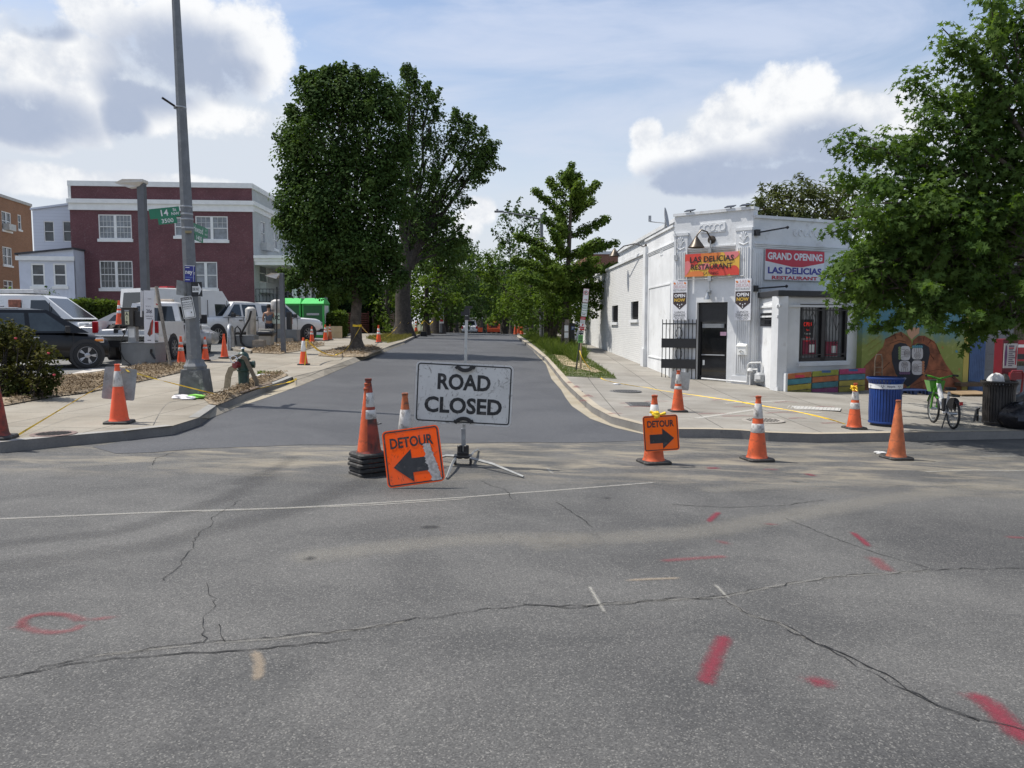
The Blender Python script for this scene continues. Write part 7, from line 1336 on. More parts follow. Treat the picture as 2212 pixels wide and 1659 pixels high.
def bush(name, label, base, y, blobs, mat, size, leaf='oval', per=26, sig=.14, dens=1, cat='bush', seed=3, flowers=None):
    rng = np.random.default_rng(seed); base = Vector(base); t = thing(name, label, cat, base); allC = []; m = MB(); rg = random.Random(seed)
    for q in blobs:
        u, v, ru, rv = q[:4]; yy = y+(q[4] if len(q) > 4 else 0); c = pt(u,v,yy)-base; s = px(yy); r = (ru*s,ru*s*.8,rv*s); n = max(4,int(dens*(r[0]*r[1]+r[0]*r[2]+r[1]*r[2])/3*4.2/(sig*sig*5))); allC.append(ellipsoid_clusters(c,r,n,rng,.35))
        for _ in range(3): limb(m, (c.x*.5+rg.uniform(-.1,.1),rg.uniform(-.1,.1),0), c+Vector((rg.uniform(-.5,.5)*r[0],rg.uniform(-.5,.5)*r[1],rg.uniform(-.2,.5)*r[2])), .018, .006, .1, 5, 5, rg)
    C = np.concatenate(allC); C = C[C[:,2] > .02]; m.build('stems', BARKD, t); P = fluff(C,per,sig,rng); P = P[P[:,2] > .0]; V, F = leaf_arrays(P, size, leaf, .5, .1, rng); fastmesh('foliage', V, F, mat, t)
    if flowers:
        for (u, v) in flowers[1]: f = MB(); c = pt(u,v,y-.55)-base; f.lathe([(0,-.02),(.02,-.012),(.028,.006),(.02,.02),(0,.018)], 7, c); f.build('flower', flowers[0], t, smooth=True)
    return t
p = gp(45,872,KH); yb_ = p.y+.9
bush('rose_bush','rose bush with bronze green leaves and a few pink roses at the pavement edge', gp(40,862,KH), yb_, [(30,735,40,40,.3),(75,755,36,40,0),(-20,760,60,50,.2),(60,800,50,50,0),(100,790,26,36,-.2),(20,820,60,46,0),(85,835,36,30,-.2),(-30,840,60,40,0),(40,855,60,18,-.2),(-80,790,60,70,.3),(108,820,20,26,-.2),(15,725,20,22,.2),(45,720,12,12)], LM_ROSE, .078, per=30, sig=.10, dens=2.0, seed=5, flowers=(pm('rose_pink',(.42,.04,.06),.6,.2,20),((34,731),(105,763),(117,810))))
ph0, ph1 = pt(150,700,38), pt(262,700,39.5); z0 = H(ph0.x,38)+KH; hedge('clipped_hedge','clipped green hedge along the back of the lot before the maroon house', (ph0.x-2.0,38,z0), (ph1.x,39.5,z0), 1.6, 1.8+(698-655)*px(38)-z0, LM_HEDGE, 16000, .17)
for u0, u1, vt, y, lb in ((704,742,679,46.5,'low box hedge past the end panel of the green bins'),(692,722,640,53,'leafy hedge on the raised front garden above the bins')):
    a, b = pt(u0,700,y), pt(u1,700,y); z0 = H(a.x,y)+KH; hedge('box_hedge', lb, (a.x,y,z0), (b.x,y,z0), 1.3, pt(700,vt,y).z-z0, LM_HEDGE, 6000, .15)
a, b = pt(722,700,57), pt(806,700,60); z0 = H(a.x,57)+KH; hedge('yew_hedge','tall dark evergreen hedge behind the red slatted fence', (a.x,57,z0), (b.x,60,z0), 1.8, pt(760,618,57).z-z0, LM_YEW, 15000, .20)
p = Vector((pt(12,700,36).x,36,H(-20,36)+KH)); bush('tall_shrub','yellow green shrub at the far edge before the apartment block', p, 36, [(10,650,26,24),(-20,655,30,26),(25,665,18,16)], LM_LIGHT, .15, per=22, sig=.2, seed=6)
p = Vector((pt(110,700,40).x,40,H(-20,40)+KH)); bush('climbing_shrub','small climbing shrub by a post at the white extension corner', p, 40, [(108,632,9,14),(104,645,10,10)], LM_MID, .14, per=10, sig=.14, seed=8, cat='shrub')
# slatted fences along the terrace fronts
def slatfence(name, label, u0, u1, y0, y1, h, mat, n=9):
    a, b = pt(u0,700,y0), pt(u1,700,y1); P = Plane(a[:2],b[:2]); za, zb_ = H(*a[:2])+KH, H(*b[:2])+KH; t = thing(name, label, 'fence', (a.x,a.y,za)); m = P.mb()
    for i in range(n): z = za+.08+(h-.1)*i/n; d = (h/n)*.62; m.add([(0,0,z),(P.L,0,z+zb_-za),(P.L,0,z+zb_-za+d),(0,0,z+d),(0,.03,z),(P.L,.03,z+zb_-za),(P.L,.03,z+zb_-za+d),(0,.03,z+d)], [(0,1,2,3),(4,7,6,5),(3,2,6,7),(0,4,5,1)])
    m.build('slat_panel', mat, t, world=True)
    k = max(2,int(P.L/2.2)+1)
    for i in range(k): x = P.L*i/(k-1); z = za+(zb_-za)*i/(k-1); f = P.mb(); f.bx(x-.06,x+.06,.03,.13,z-.3,z+h+.05); f.build('post', mat, t, world=True)
    return t
slatfence('slat_fence','dark red horizontal slat fence behind the tree bed trunk', 727, 797, 54.5, 57.5, 1.55, pm('dark_red_fence_paint',(.10,.028,.022),.6,.2,4))
slatfence('slat_fence','grey brown slat fence between the red fence and the forked tree', 808, 852, 58.5, 62, 1.5, pm('grey_fence_wood',(.17,.13,.10),.75,.2,4))
t = thing('street_light_post','grey street light post behind the tall evergreen hedge', 'lamp post', (pt(705,700,50).x,50,H(pt(705,700,50).x,50)+KH)); m = MB(); m.tube([(0,0,0),(0,0,5)], .12, 8); m.build('pole', GREYP, t)
# grass
def blades(name, polys, n, h, w, mat, hvar=.5, seed=9, lean=.35, zoff=0):
    rng = np.random.default_rng(seed); pts = []
    for poly, f in polys:
        P = np.array(poly); lo, hi = P.min(0), P.max(0); k = int(n*f); Q = rng.uniform(lo,hi,(k*4,2)); ins = np.zeros(len(Q),bool); j = len(P)-1
        for i in range(len(P)):
            c = ((P[i,1] > Q[:,1]) != (P[j,1] > Q[:,1])) & (Q[:,0] < (P[j,0]-P[i,0])*(Q[:,1]-P[i,1])/(P[j,1]-P[i,1]+1e-12)+P[i,0]); ins ^= c; j = i
        pts.append(Q[ins][:k])
    Q = np.concatenate(pts); k = len(Q); Z = np.array([H(x,y) for x, y in Q])+KH+zoff
    a = rng.uniform(0,2*np.pi,k); S = np.stack([np.cos(a),np.sin(a),0*a],1)*w/2; clump = .5+.5*np.sin(Q[:,0]*3.1+np.sin(Q[:,1]*2.3)*2)*np.sin(Q[:,1]*2.7); hh = h*(1-hvar+hvar*2*rng.uniform(size=k)*clump); B = np.concatenate([Q,Z[:,None]],1)
    Ld = rng.normal(size=(k,3))*lean; Ld[:,2] = 1; T = B+Ld*hh[:,None]; M_ = B+(T-B)*.55; M_[:,2] += hh*.06; V = np.stack([B-S,B+S,M_+S*.7,T,M_-S*.7],1).reshape(-1,3); F = np.arange(k*5).reshape(k,5)
    o = fastmesh(name, V, F, mat); o['kind'] = 'stuff'; return o
LM_GRASS = leafmat('grass_blade', (.05,.085,.015), (.15,.19,.05), .3)
vg = G([(1122,724),(1183,771),(1222,813),(1278.7,816),(1333,818.5),(1295,790),(1262,769),(1242,749),(1190,728)], KH)
blades('grass', [(vg,1.0)], 26000, .10, .014, LM_GRASS)
tall = [(G([(1135,727),(1190,768),(1235,772),(1262,770),(1242,750),(1190,729)],KH),.75),(G([(1224,774),(1240,781),(1268,774),(1262,764),(1236,762)],KH),.25)]
blades('grass', tall, 15000, .42, .022, LM_GRASS, .6, 10, .4)
blades('grass', [(G([(838,741),(871,734),(903,722),(935,719),(870,720),(790,731)],KH),.7)], 9000, .22, .03, leafmat('dry_grass_blade', (.10,.10,.03), (.26,.22,.09), .3), .5, 12)
blades('grass', [(G([(553,812),(560,807),(600,806),(615,809)],KH),1)], 260, .12, .02, LM_GRASS, .5, 13)
# mulch chips
def chips(name, polys, n, s, mat, seed=1, z=.03):
    rng = np.random.default_rng(seed); V = []; F = []
    for poly, f in polys:
        P = np.array(poly); lo, hi = P.min(0), P.max(0); k = int(n*f); Q = rng.uniform(lo,hi,(k*3,2)); ins = np.zeros(len(Q),bool); j = len(P)-1
        for i in range(len(P)): c = ((P[i,1] > Q[:,1]) != (P[j,1] > Q[:,1])) & (Q[:,0] < (P[j,0]-P[i,0])*(Q[:,1]-P[i,1])/(P[j,1]-P[i,1]+1e-12)+P[i,0]); ins ^= c; j = i
        V.append(Q[ins][:k])
    Q = np.concatenate(V); C = np.concatenate([Q,(np.array([H(x,y) for x, y in Q])+KH+z+rng.uniform(0,.06,len(Q)))[:,None]],1); V, F = leaf_arrays(C, s, 'slim', 1.0, 0, rng); o = fastmesh(name, V, F, mat); o['kind'] = 'stuff'; return o
CHIP = leafmat('mulch_chip', (.10,.07,.045), (.40,.31,.20), 0)
chips('mulch', [(G([(15,877),(104,860),(186,850),(248,836.5),(384,806.7),(420,800),(400,790),(372,789),(310,792),(273,799),(206,815),(121,817),(60,830)],KH),.8),(G([(440,862),(468,858),(500,846),(520,835),(545,823),(575,812),(618,808),(566,834),(505,862),(470,877)],KH),.2)], 16000, .07, CHIP, 2, .06)
chips('mulch', [(G([(541,762.5),(604.6,765.5),(655,757),(701.8,745.6),(690,743),(634,740.7),(590,744),(565,747)],KH),.5),(G([(690,768),(723,771),(788,770),(825,756),(805,750),(760,749),(718,758)],KH),.5)], 7000, .09, CHIP, 3, .06)
# ---------------------------------------------------------------- street furniture and loose things
def can(u0, u1, v0, v1, label, name, mt, mrim, band=None, n=34):
    b = gp((u0+u1)/2,v1-2,KH); s = px(b.y); r = (u1-u0)/2*s*.97; h = (v1-v0)*s; t = thing(name, label, 'litter bin', b)
    m = MB(); m.lathe([(r*.80,0),(r*.80,.05),(r*.86,.06),(r*.86,h*.92)], 28, cap=True); m.build('liner', pm('bin_liner_dark',(.02,.022,.03),.6), t, smooth=40)
    m = MB()
    for i in range(n):
        a = 2*PI*i/n; ca, sa = math.cos(a), math.sin(a); tx, ty = -sa, ca; w = r*PI/n*.72; pts = [(r*.90,.07),(r*.93,h*.3),(r*.93,h*.78),(r*.96,h*.88),(r*1.08,h*.97)]
        vs = []
        for rr, z in pts:
            for sw, dr in ((-1,0),(1,0),(1,-.012),(-1,-.012)): vs.append(((rr+dr)*ca+tx*w*sw,(rr+dr)*sa+ty*w*sw,z))
        m.add(vs, [(4*j+k,4*j+(k+1)%4,4*j+4+(k+1)%4,4*j+4+k) for j in range(len(pts)-1) for k in range(4)])
    m.build('slat_body', mt, t)
    m = MB(); 
    for z, rr in ((h*.985,r*1.09),(.07,r*.91)): m.lathe([(rr-.02,z-.02),(rr+.005,z-.018),(rr+.012,z),(rr+.005,z+.018),(rr-.02,z+.02)], 32, cap=False)
    m.build('rim', mrim, t, smooth=50)
    if band:
        m = MB(); zb0, zb1 = h*.78, h*.875; m.lathe([(r*.965,zb0),(r*.97,zb1)], 40, cap=False); vs, fs, (x0,x1,z0,z1) = text_geo(band,.02); k = (zb1-zb0)*.5/(z1-z0); out = []
        for p in vs: a = -PI/2+(p[0]-(x0+x1)/2)*k/(r*.975)-.12; out.append((r*.985*math.cos(a), r*.985*math.sin(a), (p[1]-z0)*k+zb0+(zb1-zb0)*.25))
        m.add(out, fs, 1)
        for a0 in (-.62,.42,-1.5):
            for j in range(3):
                q = [(.03*math.cos(j*2.09+.5+d)*1.0,.03*math.sin(j*2.09+.5+d)) for d in (-.55,.55)]; pts = []
                for f_, rr in ((q[0],1),(q[1],1),(q[1],.55),(q[0],.55)): a = -PI/2+a0+f_[0]*rr/r; pts.append((r*.986*math.cos(a), r*.986*math.sin(a), (zb0+zb1)/2+f_[1]*rr))
                m.add(pts, [(0,1,2,3)], 1)
        m.build('band', [pm('band_white',(.72,.72,.72),.5),pm('band_navy',(.02,.025,.08),.5)], t)
    return t, b, r, h
BLU = pm('bin_blue', (.008,.04,.19), .4, .12, 5)
can(1874,1946,816,921,'blue slatted recycling bin with a white band reading Recycle','recycling_bin',BLU,BLU,'Recycle')
DBIN = pm('bin_dark_brown', (.022,.019,.018), .5, .2, 5); tb, bb, rb, hb = can(2121,2189,824,921,'dark slatted litter bin full of rubbish beside the black bags','litter_bin',DBIN,DBIN)
m = MB(); rg = random.Random(2)
def crumple(m, c, r, seed, n=10, k=7, sq=(1,1,1), amp=.22):
    rg = random.Random(seed); vs = []
    for i in range(k+1):
        ph = PI*i/k
        for j in range(n): t = 2*PI*j/n; q = r*(1+amp*rg.uniform(-1,1)); vs.append((c[0]+q*sq[0]*math.sin(ph)*math.cos(t), c[1]+q*sq[1]*math.sin(ph)*math.sin(t), c[2]+q*sq[2]*math.cos(ph)))
    return m.add(vs, [(i*n+j,i*n+(j+1)%n,(i+1)*n+(j+1)%n,(i+1)*n+j) for i in range(k) for j in range(n)])
for i, (x, y, r_, c_) in enumerate(((-.12,-.05,.14,(.6,.6,.6)),(.1,.05,.12,(.05,.05,.05)))): m = MB(); crumple(m,(x,y,hb*1.0),r_,i); o = m.build('rubbish_heap', pm('rubbish_white',c_,.5) if i == 0 else BLACK, smooth=True); o.location = bb; tag(o, ('white crumpled rubbish heaped in the dark litter bin','black rubbish in the dark litter bin')[i], 'rubbish')
BAGM = pm('black_bin_bag', (.012,.012,.016), .28, .2, 6, bump=.8, bscale=14)
for i, (u, v, r_, lb) in enumerate(((2208,926,.36,'black rubbish bag slumped on the pavement beside the dark litter bin'),(2236,900,.42,'black rubbish bag piled behind, cut off by the edge of the picture'))): b = gp(u,v,KH); m = MB(); crumple(m,(0,0,r_*.62),r_,i+5,14,9,(1.2,1,.72),.10); o = m.build('rubbish_bag', BAGM, smooth=True); o.location = b; tag(o, lb, 'rubbish bag')
# rental bicycle
b0, b1 = gp(2058,927,KH), gp(2030,917,KH); d = (b1-b0); d.z = 0; bs = 67*px(b0.y)/.66; rot = math.atan2(d.y,d.x)+R(2); t = thing('rental_bicycle','lime green and white rental bicycle with front basket parked on its stand','bicycle',b0,rot,scale=bs)
LIME = pm('bike_green', (.07,.27,.02), .35, .05, 4, coat=.4); BSIL = pm('bike_silver', (.55,.56,.57), .35, .08, 4)
wb_ = 1.10
for x in (0,wb_):
    m = MB(); m.T = Matrix.Translation((x,0,.33)); m.tube([(.305*math.cos(a),0,.305*math.sin(a)) for a in [i*PI/16 for i in range(33)]], .026, 8, cap=False); w = m.build('wheel', TYRE_M, t, smooth=True)
    m = MB(); m.T = Matrix.Translation((x,0,.33)); m.tube([(.275*math.cos(a),0,.275*math.sin(a)) for a in [i*PI/16 for i in range(33)]], .012, 5, cap=False); h_ = MB(); h_.T = m.T; h_.tube([(0,-.06,0),(0,.06,0)], .035, 10); h_.build('hub', ALU, w)
    for i in range(14): a = 2*PI*i/14; m.tube([(0,.03*(-1)**i,0),(.27*math.cos(a),0,.27*math.sin(a))], .0022, 3)
    m.build('rim', ALU, w)
    m = MB(); m.T = Matrix.Translation((x,0,.33)); A_ = [PI*(.05+.75*i/12) for i in range(13)] if x == 0 else [PI*(.12+.62*i/12) for i in range(13)]
    vs = []; 
    for a in A_:
        for yy in (-.035,.035): vs.append((.345*math.cos(a),yy,.345*math.sin(a)))
    m.add(vs, [(2*i,2*i+1,2*i+3,2*i+2) for i in range(12)])
    if x == 0:
        for yy in (-.037,.037): q = [(.34*math.cos(a),yy,.34*math.sin(a)) for a in A_[2:10]]+[(.0,yy,.02)]; m.add(q, [tuple(range(9))])
    m.build('mudguard', PLASB if x == 0 else LIME, t)
m = MB(); m.tube([(wb_-.22,0,.92),(.62,0,.50),(.42,0,.30),(.30,0,.32)], [.045,.06,.06,.05], 10, flat=.7); m.tube([(0,.06,.33),(.36,.04,.32)], .025, 6); m.tube([(0,-.06,.33),(.36,-.04,.32)], .025, 6); m.tube([(.38,0,.32),(.27,0,.78)], .03, 8); m.build('frame', BSIL, t, smooth=True)
m = MB(); m.tube([(wb_-.24,0,1.0),(wb_-.16,0,.74)], .045, 8)
for yy in (-.06,.06): m.tube([(wb_-.16,yy,.74),(wb_-.08,yy,.6),(wb_,yy,.33)], .026, 6)
m.box((wb_-.15,0,.76),(.09,.15,.09)); m.build('fork', LIME, t, smooth=True)
m = MB(); m.tube([(wb_-.24,-.30,1.10),(wb_-.28,-.2,1.08),(wb_-.26,0,1.02),(wb_-.28,.2,1.08),(wb_-.24,.30,1.10)], .022, 8); m.build('handlebar', LIME, t, smooth=True)
for sy in (-1,1): m = MB(); m.tube([(wb_-.25,sy*.28,1.10),(wb_-.40,sy*.33,1.10)], .024, 8); m.tube([(wb_-.24,sy*.26,1.06),(wb_-.34,sy*.28,1.03)], .008, 5); m.build('grip', BLACK, t, smooth=True)
m = MB(); B0 = [(-.12,-.12,.72),(.10,-.12,.72),(.10,.12,.72),(-.12,.12,.72)]; B1 = [(-.14,-.17,.97),(.18,-.17,.97),(.18,.17,.97),(-.14,.17,.97)]; m.add([(wb_-.02+x,y,z) for x, y, z in B0+B1], [(0,1,5,4),(1,2,6,5),(2,3,7,6),(3,0,4,7),(0,3,2,1)]); m.build('basket', LIME, t)
m = MB(); m.bx(wb_-.14,wb_+.12,-.13,.13,.80,.98); m.build('basket_liner', BLACK, t)
m = MB(); m.lathe([(.0,.0),(.10,.0),(.12,.03),(.10,.06),(.0,.065)], 14, (.20,0,.82)); m.box((.33,0,.85),(.16,.07,.04)); m.build('saddle', BLACK, t, smooth=40)
m = MB(); m.bx(.36,.52,-.06,.06,.34,.62); m.build('battery', PLASB, t, bevel=.02); m = MB(); m.tube([(.15,.08,.34),(.05,.2,.01)], .014, 6); m.build('kickstand', BLKM, t); m = MB(); m.tube([(.40,-.16,.22),(.40,-.08,.28),(.40,.08,.36),(.40,.16,.40)], .014, 6); m.build('pedals', BLKM, t); m = MB(); m.bx(-.12,.12,-.07,.07,.70,.73); m.build('rear_rack', BLKM, t)
m = MB(); m.bx(-.38,-.34,-.03,.03,.55,.62); m.build('rear_light', REDL, t)
# painted pallets along the ramp beside the bay
Pp0, Pp1 = gp(1700,846,KH), None; q0 = Vector((Pp0.x,Pp0.y)); dep = Pp0.y+.35; q1 = Vector(pt(1869,700,dep)[:2]); PP = Plane(q0[:], q1[:])
rw = thing('concrete_ramp','low concrete ramp wall carrying the painted pallets below the shop window','ramp',(q0.x,q0.y,H(q0.x,q0.y))); m = PP.mb(); zl, zr_ = PP.uv(1702,806)[1]-.05, PP.uv(1866,795)[1]-.05; m.prism([(0,-1),(PP.L,-1),(PP.L,zr_),(0,zl)], .03, .5, 'y'); m.build('wall', pm('ramp_grey',(.30,.31,.31),.85,.15,3), rw, world=True); m = PP.mb(); m.bx(-.06,.0,-.02,.5,-1,zl+.04); m.build('end_wall', STUC, rw, world=True)
cols = [tuple(tuple(.72*c+.02 for c in q) for q in r) for r in [((.48,.15,.03),(.04,.22,.27),(.45,.37,.03),(.24,.22,.03)),((.30,.34,.03),(.50,.14,.03),(.04,.20,.24),(.22,.03,.13)),((.42,.03,.14),(.05,.22,.30),(.40,.34,.05),(.30,.26,.03))]]
nm = (('orange','teal','yellow','olive'),('lime','tangerine','deep_teal','plum'),('magenta','azure','mustard','moss'))
for i, (ua, ub, vt0, vt1) in enumerate(((1700,1752,806,801),(1753,1810,801,796.5),(1811,1868,796,793.5))):
    sa, sb = PP.uv(ua,820)[0]+.01, PP.uv(ub,820)[0]-.01; za, zb2 = PP.uv(ua,vt0)[1], PP.uv(ub,vt1)[1]; t = thing('painted_pallet', ('pallet of orange, teal, yellow and olive slats at the lower end of the ramp','pallet of lime, orange, teal and purple slats in the middle of the ramp','pallet of magenta, blue and yellow slats at the upper end of the ramp')[i], 'pallet', PP.w(sa,za-.9), 0, 'painted pallets on the ramp'); hs_ = .135
    m = PP.mb()
    for j in range(4):
        z = -.02-j*(hs_+.022)-hs_; x0 = sa-(0 if j%2 == 0 else 0); m.add([(sa,-.03,za+z),(sb,-.03,zb2+z),(sb,-.03,zb2+z+hs_),(sa,-.03,za+z+hs_),(sa,0,za+z),(sb,0,zb2+z),(sb,0,zb2+z+hs_),(sa,0,za+z+hs_)], [(0,1,2,3),(3,2,6,7),(0,4,5,1),(0,3,7,4),(1,5,6,2)], j)
    w_ = sb-sa
    if i < 1: m.bx(sa+w_*.3,sa+w_*.7,-.034,-.03,za-.12,za-.05,4)
    else: m.bx(sa+w_*.35,sa+w_*.7,-.034,-.03,zb2-.10,zb2-.04,5)
    m.build('slats', [pm('pallet_'+nm[i][j],cols[i][j],.7,.2,6,dirt=((.2,.18,.15),.12,8)) for j in range(4)]+[PV('pallet_label_red',(.5,.03,.07)),PV('pallet_label_blue',(.03,.10,.25))], t, world=True)
    m = PP.mb()
    for k_ in range(3): x = sa+.06+(sb-sa-.12)*k_/2; zz = za+(zb2-za)*(x-sa)/(sb-sa); m.bx(x-.03,x+.03,-.0,.025,zz-.62,zz-.03)
    m.build('stringers', pm('pallet_wood',(.2,.17,.13),.8), t, world=True)
# odds and ends by the mural
b = gp(1978,853,KH); t = thing('blue_pallet','dark blue pallet lying flat on the pavement by the mural', 'pallet', b, R(4)); w = 34*px(b.y)
m = MB()
for i in range(5): m.bx(-w,w,.0+.16*i,.12+.16*i,.10,.12)
for x in (-w*.95,0,w*.95): m.bx(x-.05,x+.05,0,.76,0,.10)
m.build('slats', pm('pallet_navy',(.015,.035,.11),.7,.2,6), t)
CARD = pm('cardboard', (.26,.18,.10), .85, .12, 5)
for i, (u, v, w, h, r0, tl, lb) in enumerate(((2090,853,.75,.03,10,3,'flattened brown cardboard sheet lying flat at the foot of the mural wall'),(2102,838,.62,.03,-12,26,'folded brown cardboard flap leaning up behind the dark litter bin'),(2088,846,.6,.10,4,0,'dark brown flattened box under the cardboard flap'))): b = gp(u,v,KH); m = MB(); m.box((0,0,.06+.08*i),(w*1.3,w,h),Matrix.Rotation(R(tl),3,'X')); o = m.build('cardboard', CARD if i < 2 else pm('dark_cardboard',(.10,.07,.045),.9)); o.location = b; o.rotation_euler.z = R(r0); tag(o, lb, 'cardboard')
b = Vector((*pt(1896,840,20.2)[:2],0)); b.z = H(b.x,b.y)+KH; s = px(b.y); h0 = pt(1896,814,20.2).z-b.z; h1 = pt(1896,766,20.2).z-b.z; t = thing('hand_truck','thin steel hand truck standing behind the blue bin before the mural','hand truck',b); w = 8*s
m = MB(); m.tube([(-w,0,.05),(-w,0,h1-.15),(-w*.6,0,h1),(w*.6,0,h1),(w,0,h1-.15),(w,0,.05)], .018, 8)
for z in (.3,.6,h0,h0+.25): m.tube([(-w,0,z),(w,0,z)], .012, 6)
m.build('tube_frame', pm('worn_brown_steel',(.16,.12,.09),.5,.2,8,metal=.4), t, smooth=True); m = MB(); m.bx(-w*1.2,w*1.2,-.25,0,.02,.035); m.build('toe_plate', BLKM, t)
for sx in (-1,1): m = MB(); m.tube([(sx*w*1.1,.05,.12),(sx*w*1.1+sx*.05,.05,.12)], .12, 14); m.build('wheel', TYRE_M, t, smooth=40)
b = gp(2112,911,KH); t = thing('folding_stand','black folding metal stand beside the dark litter bin','stand',b); s = px(b.y)
m = MB(); m.tube([(-8*s,0,.0),(-1*s,.05,24*s),(6*s,.05,30*s)], .022, 6); m.tube([(6*s,.1,0),(4*s,.08,28*s)], .022, 6); m.tube([(-4*s,.02,13*s),(5*s,.08,14*s)], .014, 6); m.build('tube_frame', BLKM, t)
# red poster stand
y = 19.5; b = Vector((*pt(2178,850,y)[:2],0)); b.z = H(b.x,b.y)+KH; t = thing('poster_stand','red framed stand with a white printed poster in front of the grey block wall','poster stand',b); s = px(y); zz = lambda v: pt(2178,v,y).z-b.z; w = 17*s
m = MB(); m.bx(-w,w,0,.35,.0,zz(732)); m.build('body', pm('stand_red',(.13,.012,.02),.45,.1,4), t, bevel=.02)
m = MB(); m.bx(-w*.86,w*.86,-.012,0,zz(795),zz(742)); rg = random.Random(9); n = 11
for i in range(n): z = zz(745)-(zz(745)-zz(792))*(i+.5)/n; l = w*rg.uniform(.5,.9); m.bx(-w*.25,-w*.25+l,-.015,-.012,z-.012*(2 if i < 2 else 1),z+.012,1 if i != 1 else 2)
m.add([(-w*.7,-.016,zz(790)),(-w*.5,-.016,zz(790)),(-w*.42,-.016,zz(765)),(-w*.5,-.016,zz(746)),(-w*.62,-.016,zz(746)),(-w*.75,-.016,zz(762))], [tuple(range(6))], 3); m.add([(w*.6,-.016,zz(788)),(w*.74,-.016,zz(788)),(w*.82,-.016,zz(768)),(w*.72,-.016,zz(746)),(w*.6,-.016,zz(756))], [tuple(range(5))], 2)
m.build('poster', [pm('poster_paper',(.50,.48,.46),.6),pm('poster_ink',(.1,.06,.1),.6),pm('poster_crimson',(.4,.04,.06),.6),pm('poster_plum',(.14,.05,.14),.6)], t)
m = MB(); m.tube([(-w*.8,-.25,zz(849)),(-w*.8,-.3,zz(806)),(-w*.6,-.3,zz(800)),(w*.6,-.3,zz(800)),(w*.8,-.3,zz(806)),(w*.8,-.25,zz(849))], .025, 8); m.bx(-w*.75,w*.75,-.3,-.2,zz(818),zz(803)); m.build('front_rail', pm('rail_red',(.20,.015,.02),.4), t, smooth=40)
y = 21.5; m = MB(); a, c = pt(2201,780,y), pt(2225,735,y); m.bx(-.4,.4,0,.03,0,c.z-a.z); m.bx(-.34,.34,-.004,0,.05,.2,1); m.bx(-.3,.3,-.004,0,.38,.46,2); o = m.build('red_poster_board', [pm('poster_board_red',(.36,.03,.04),.5),SBLK,SGW]); o.location = a; tag(o,'red and black poster board on the olive bars at the right edge','poster')
# ---- posts on the verge
b = gp(1244,802,KH); yv = b.y; top = pt(1267,624,yv); t = thing('parking_sign_post','leaning green steel post of stacked parking signs on the grass verge','sign post',b); m = MB(); m.tube([(0,0,0),top-b], .028, 6); m.build('post', pm('post_dark_green',(.03,.035,.02),.6,.2,9), t)
def vp(nm, corners, paint, mats):
    tl, tr, br, bl_ = [pt(*c, yv-.05) for c in corners]; c = (tl+tr+br+bl_)/4; ux = (tr-tl).normalized(); uz = (tl-bl_).normalized(); w = (tr-tl).length; h = (tl-bl_).length; m = MB(); paint(m,w,h); o = m.build(nm, mats, t); o.matrix_local = Matrix.Translation(-b)@frame(c,ux,uz)
SRED = pm('sign_red', (.48,.03,.04), .5); SGRN = pm('sign_pale_green', (.45,.56,.48), .5); 
def pnp(m, w, h):
    panel(m, w, h, .02, .006, (.006,.006), 0, 2, 0); n = 20
    for rr in ((.40,.31),): A_ = [(w*rr[0]*math.cos(a), h*.2+w*rr[0]*math.sin(a)) for a in [i*2*PI/n for i in range(n)]]; B_ = [(w*rr[1]*math.cos(a), h*.2+w*rr[1]*math.sin(a)) for a in [i*2*PI/n for i in range(n)]]; m.add([(x,-.005,z) for x, z in A_+B_], [(i,(i+1)%n,n+(i+1)%n,n+i) for i in range(n)], 2)
    m.text('P', h=w*.44, cx=0, cz=h*.2, y=-.003, mi=1, weight=.03); m.tube([(-w*.26,-.006,h*.2+w*.26),(w*.26,-.006,h*.2-w*.26)], w*.045, 4, 2, flat=.2); m.bx(-w*.25,w*.2,-.004,-.002,-h*.32,-h*.29,2); m.add([(w*.12,-.004,-h*.255),(w*.34,-.004,-h*.305),(w*.12,-.004,-h*.355)], [(0,1,2)], 2)
vp('no_parking_sign', ((1261,623),(1273,624),(1270,654),(1258,653)), pnp, [SGW,SBLK,SRED])
def phr(m, w, h):
    panel(m, w, h, .02, .006, (.006,.006), 0, 1, 0)
    for i, (tx, k_) in enumerate((('2 HOUR',.13),('PARKING',.10),('7AM-9:30PM',.07),('MON-SAT',.07))): m.text(tx, h=h*k_, w=w*.78, cx=0, cz=h*(.32-.19*i), y=-.004, mi=1, weight=.02)
    m.bx(-w*.3,w*.2,-.004,-.002,-h*.39,-h*.35,2)
vp('hour_parking_sign', ((1258,654.5),(1270,655.5),(1267,684),(1255,683)), phr, [SGW,pm('sign_text_green',(.05,.25,.14),.5),SBLK])
def pem(m, w, h):
    m.bx(-w/2,w/2,0,.006,-h/2,h/2,0); m.bx(-w/2,w/2,-.003,0,h*.29,h/2,1); m.bx(-w/2,w/2,-.003,0,-h/2,-h*.22,1); m.text('NO PARKING', h=h*.07, w=w*.8, cx=0, cz=h*.40, y=-.005, mi=0)
    for i in range(3): m.bx(-w*.38,w*.38,-.003,0,h*(.2-.08*i),h*(.22-.08*i),2)
    m.add([(-w*.15,-.003,-h*.15),(w*.1,-.003,-h*.18),(w*.3,-.003,-h*.05),(w*.05,-.003,h*.0)], [(0,1,2,3)], 1); m.text('EMERGENCY', h=h*.07, w=w*.8, cx=0, cz=-h*.34, y=-.005, mi=0)
vp('emergency_notice', ((1254.5,684),(1265,685),(1262,714),(1251,713)), pem, [SGW,SRED,SBLK])
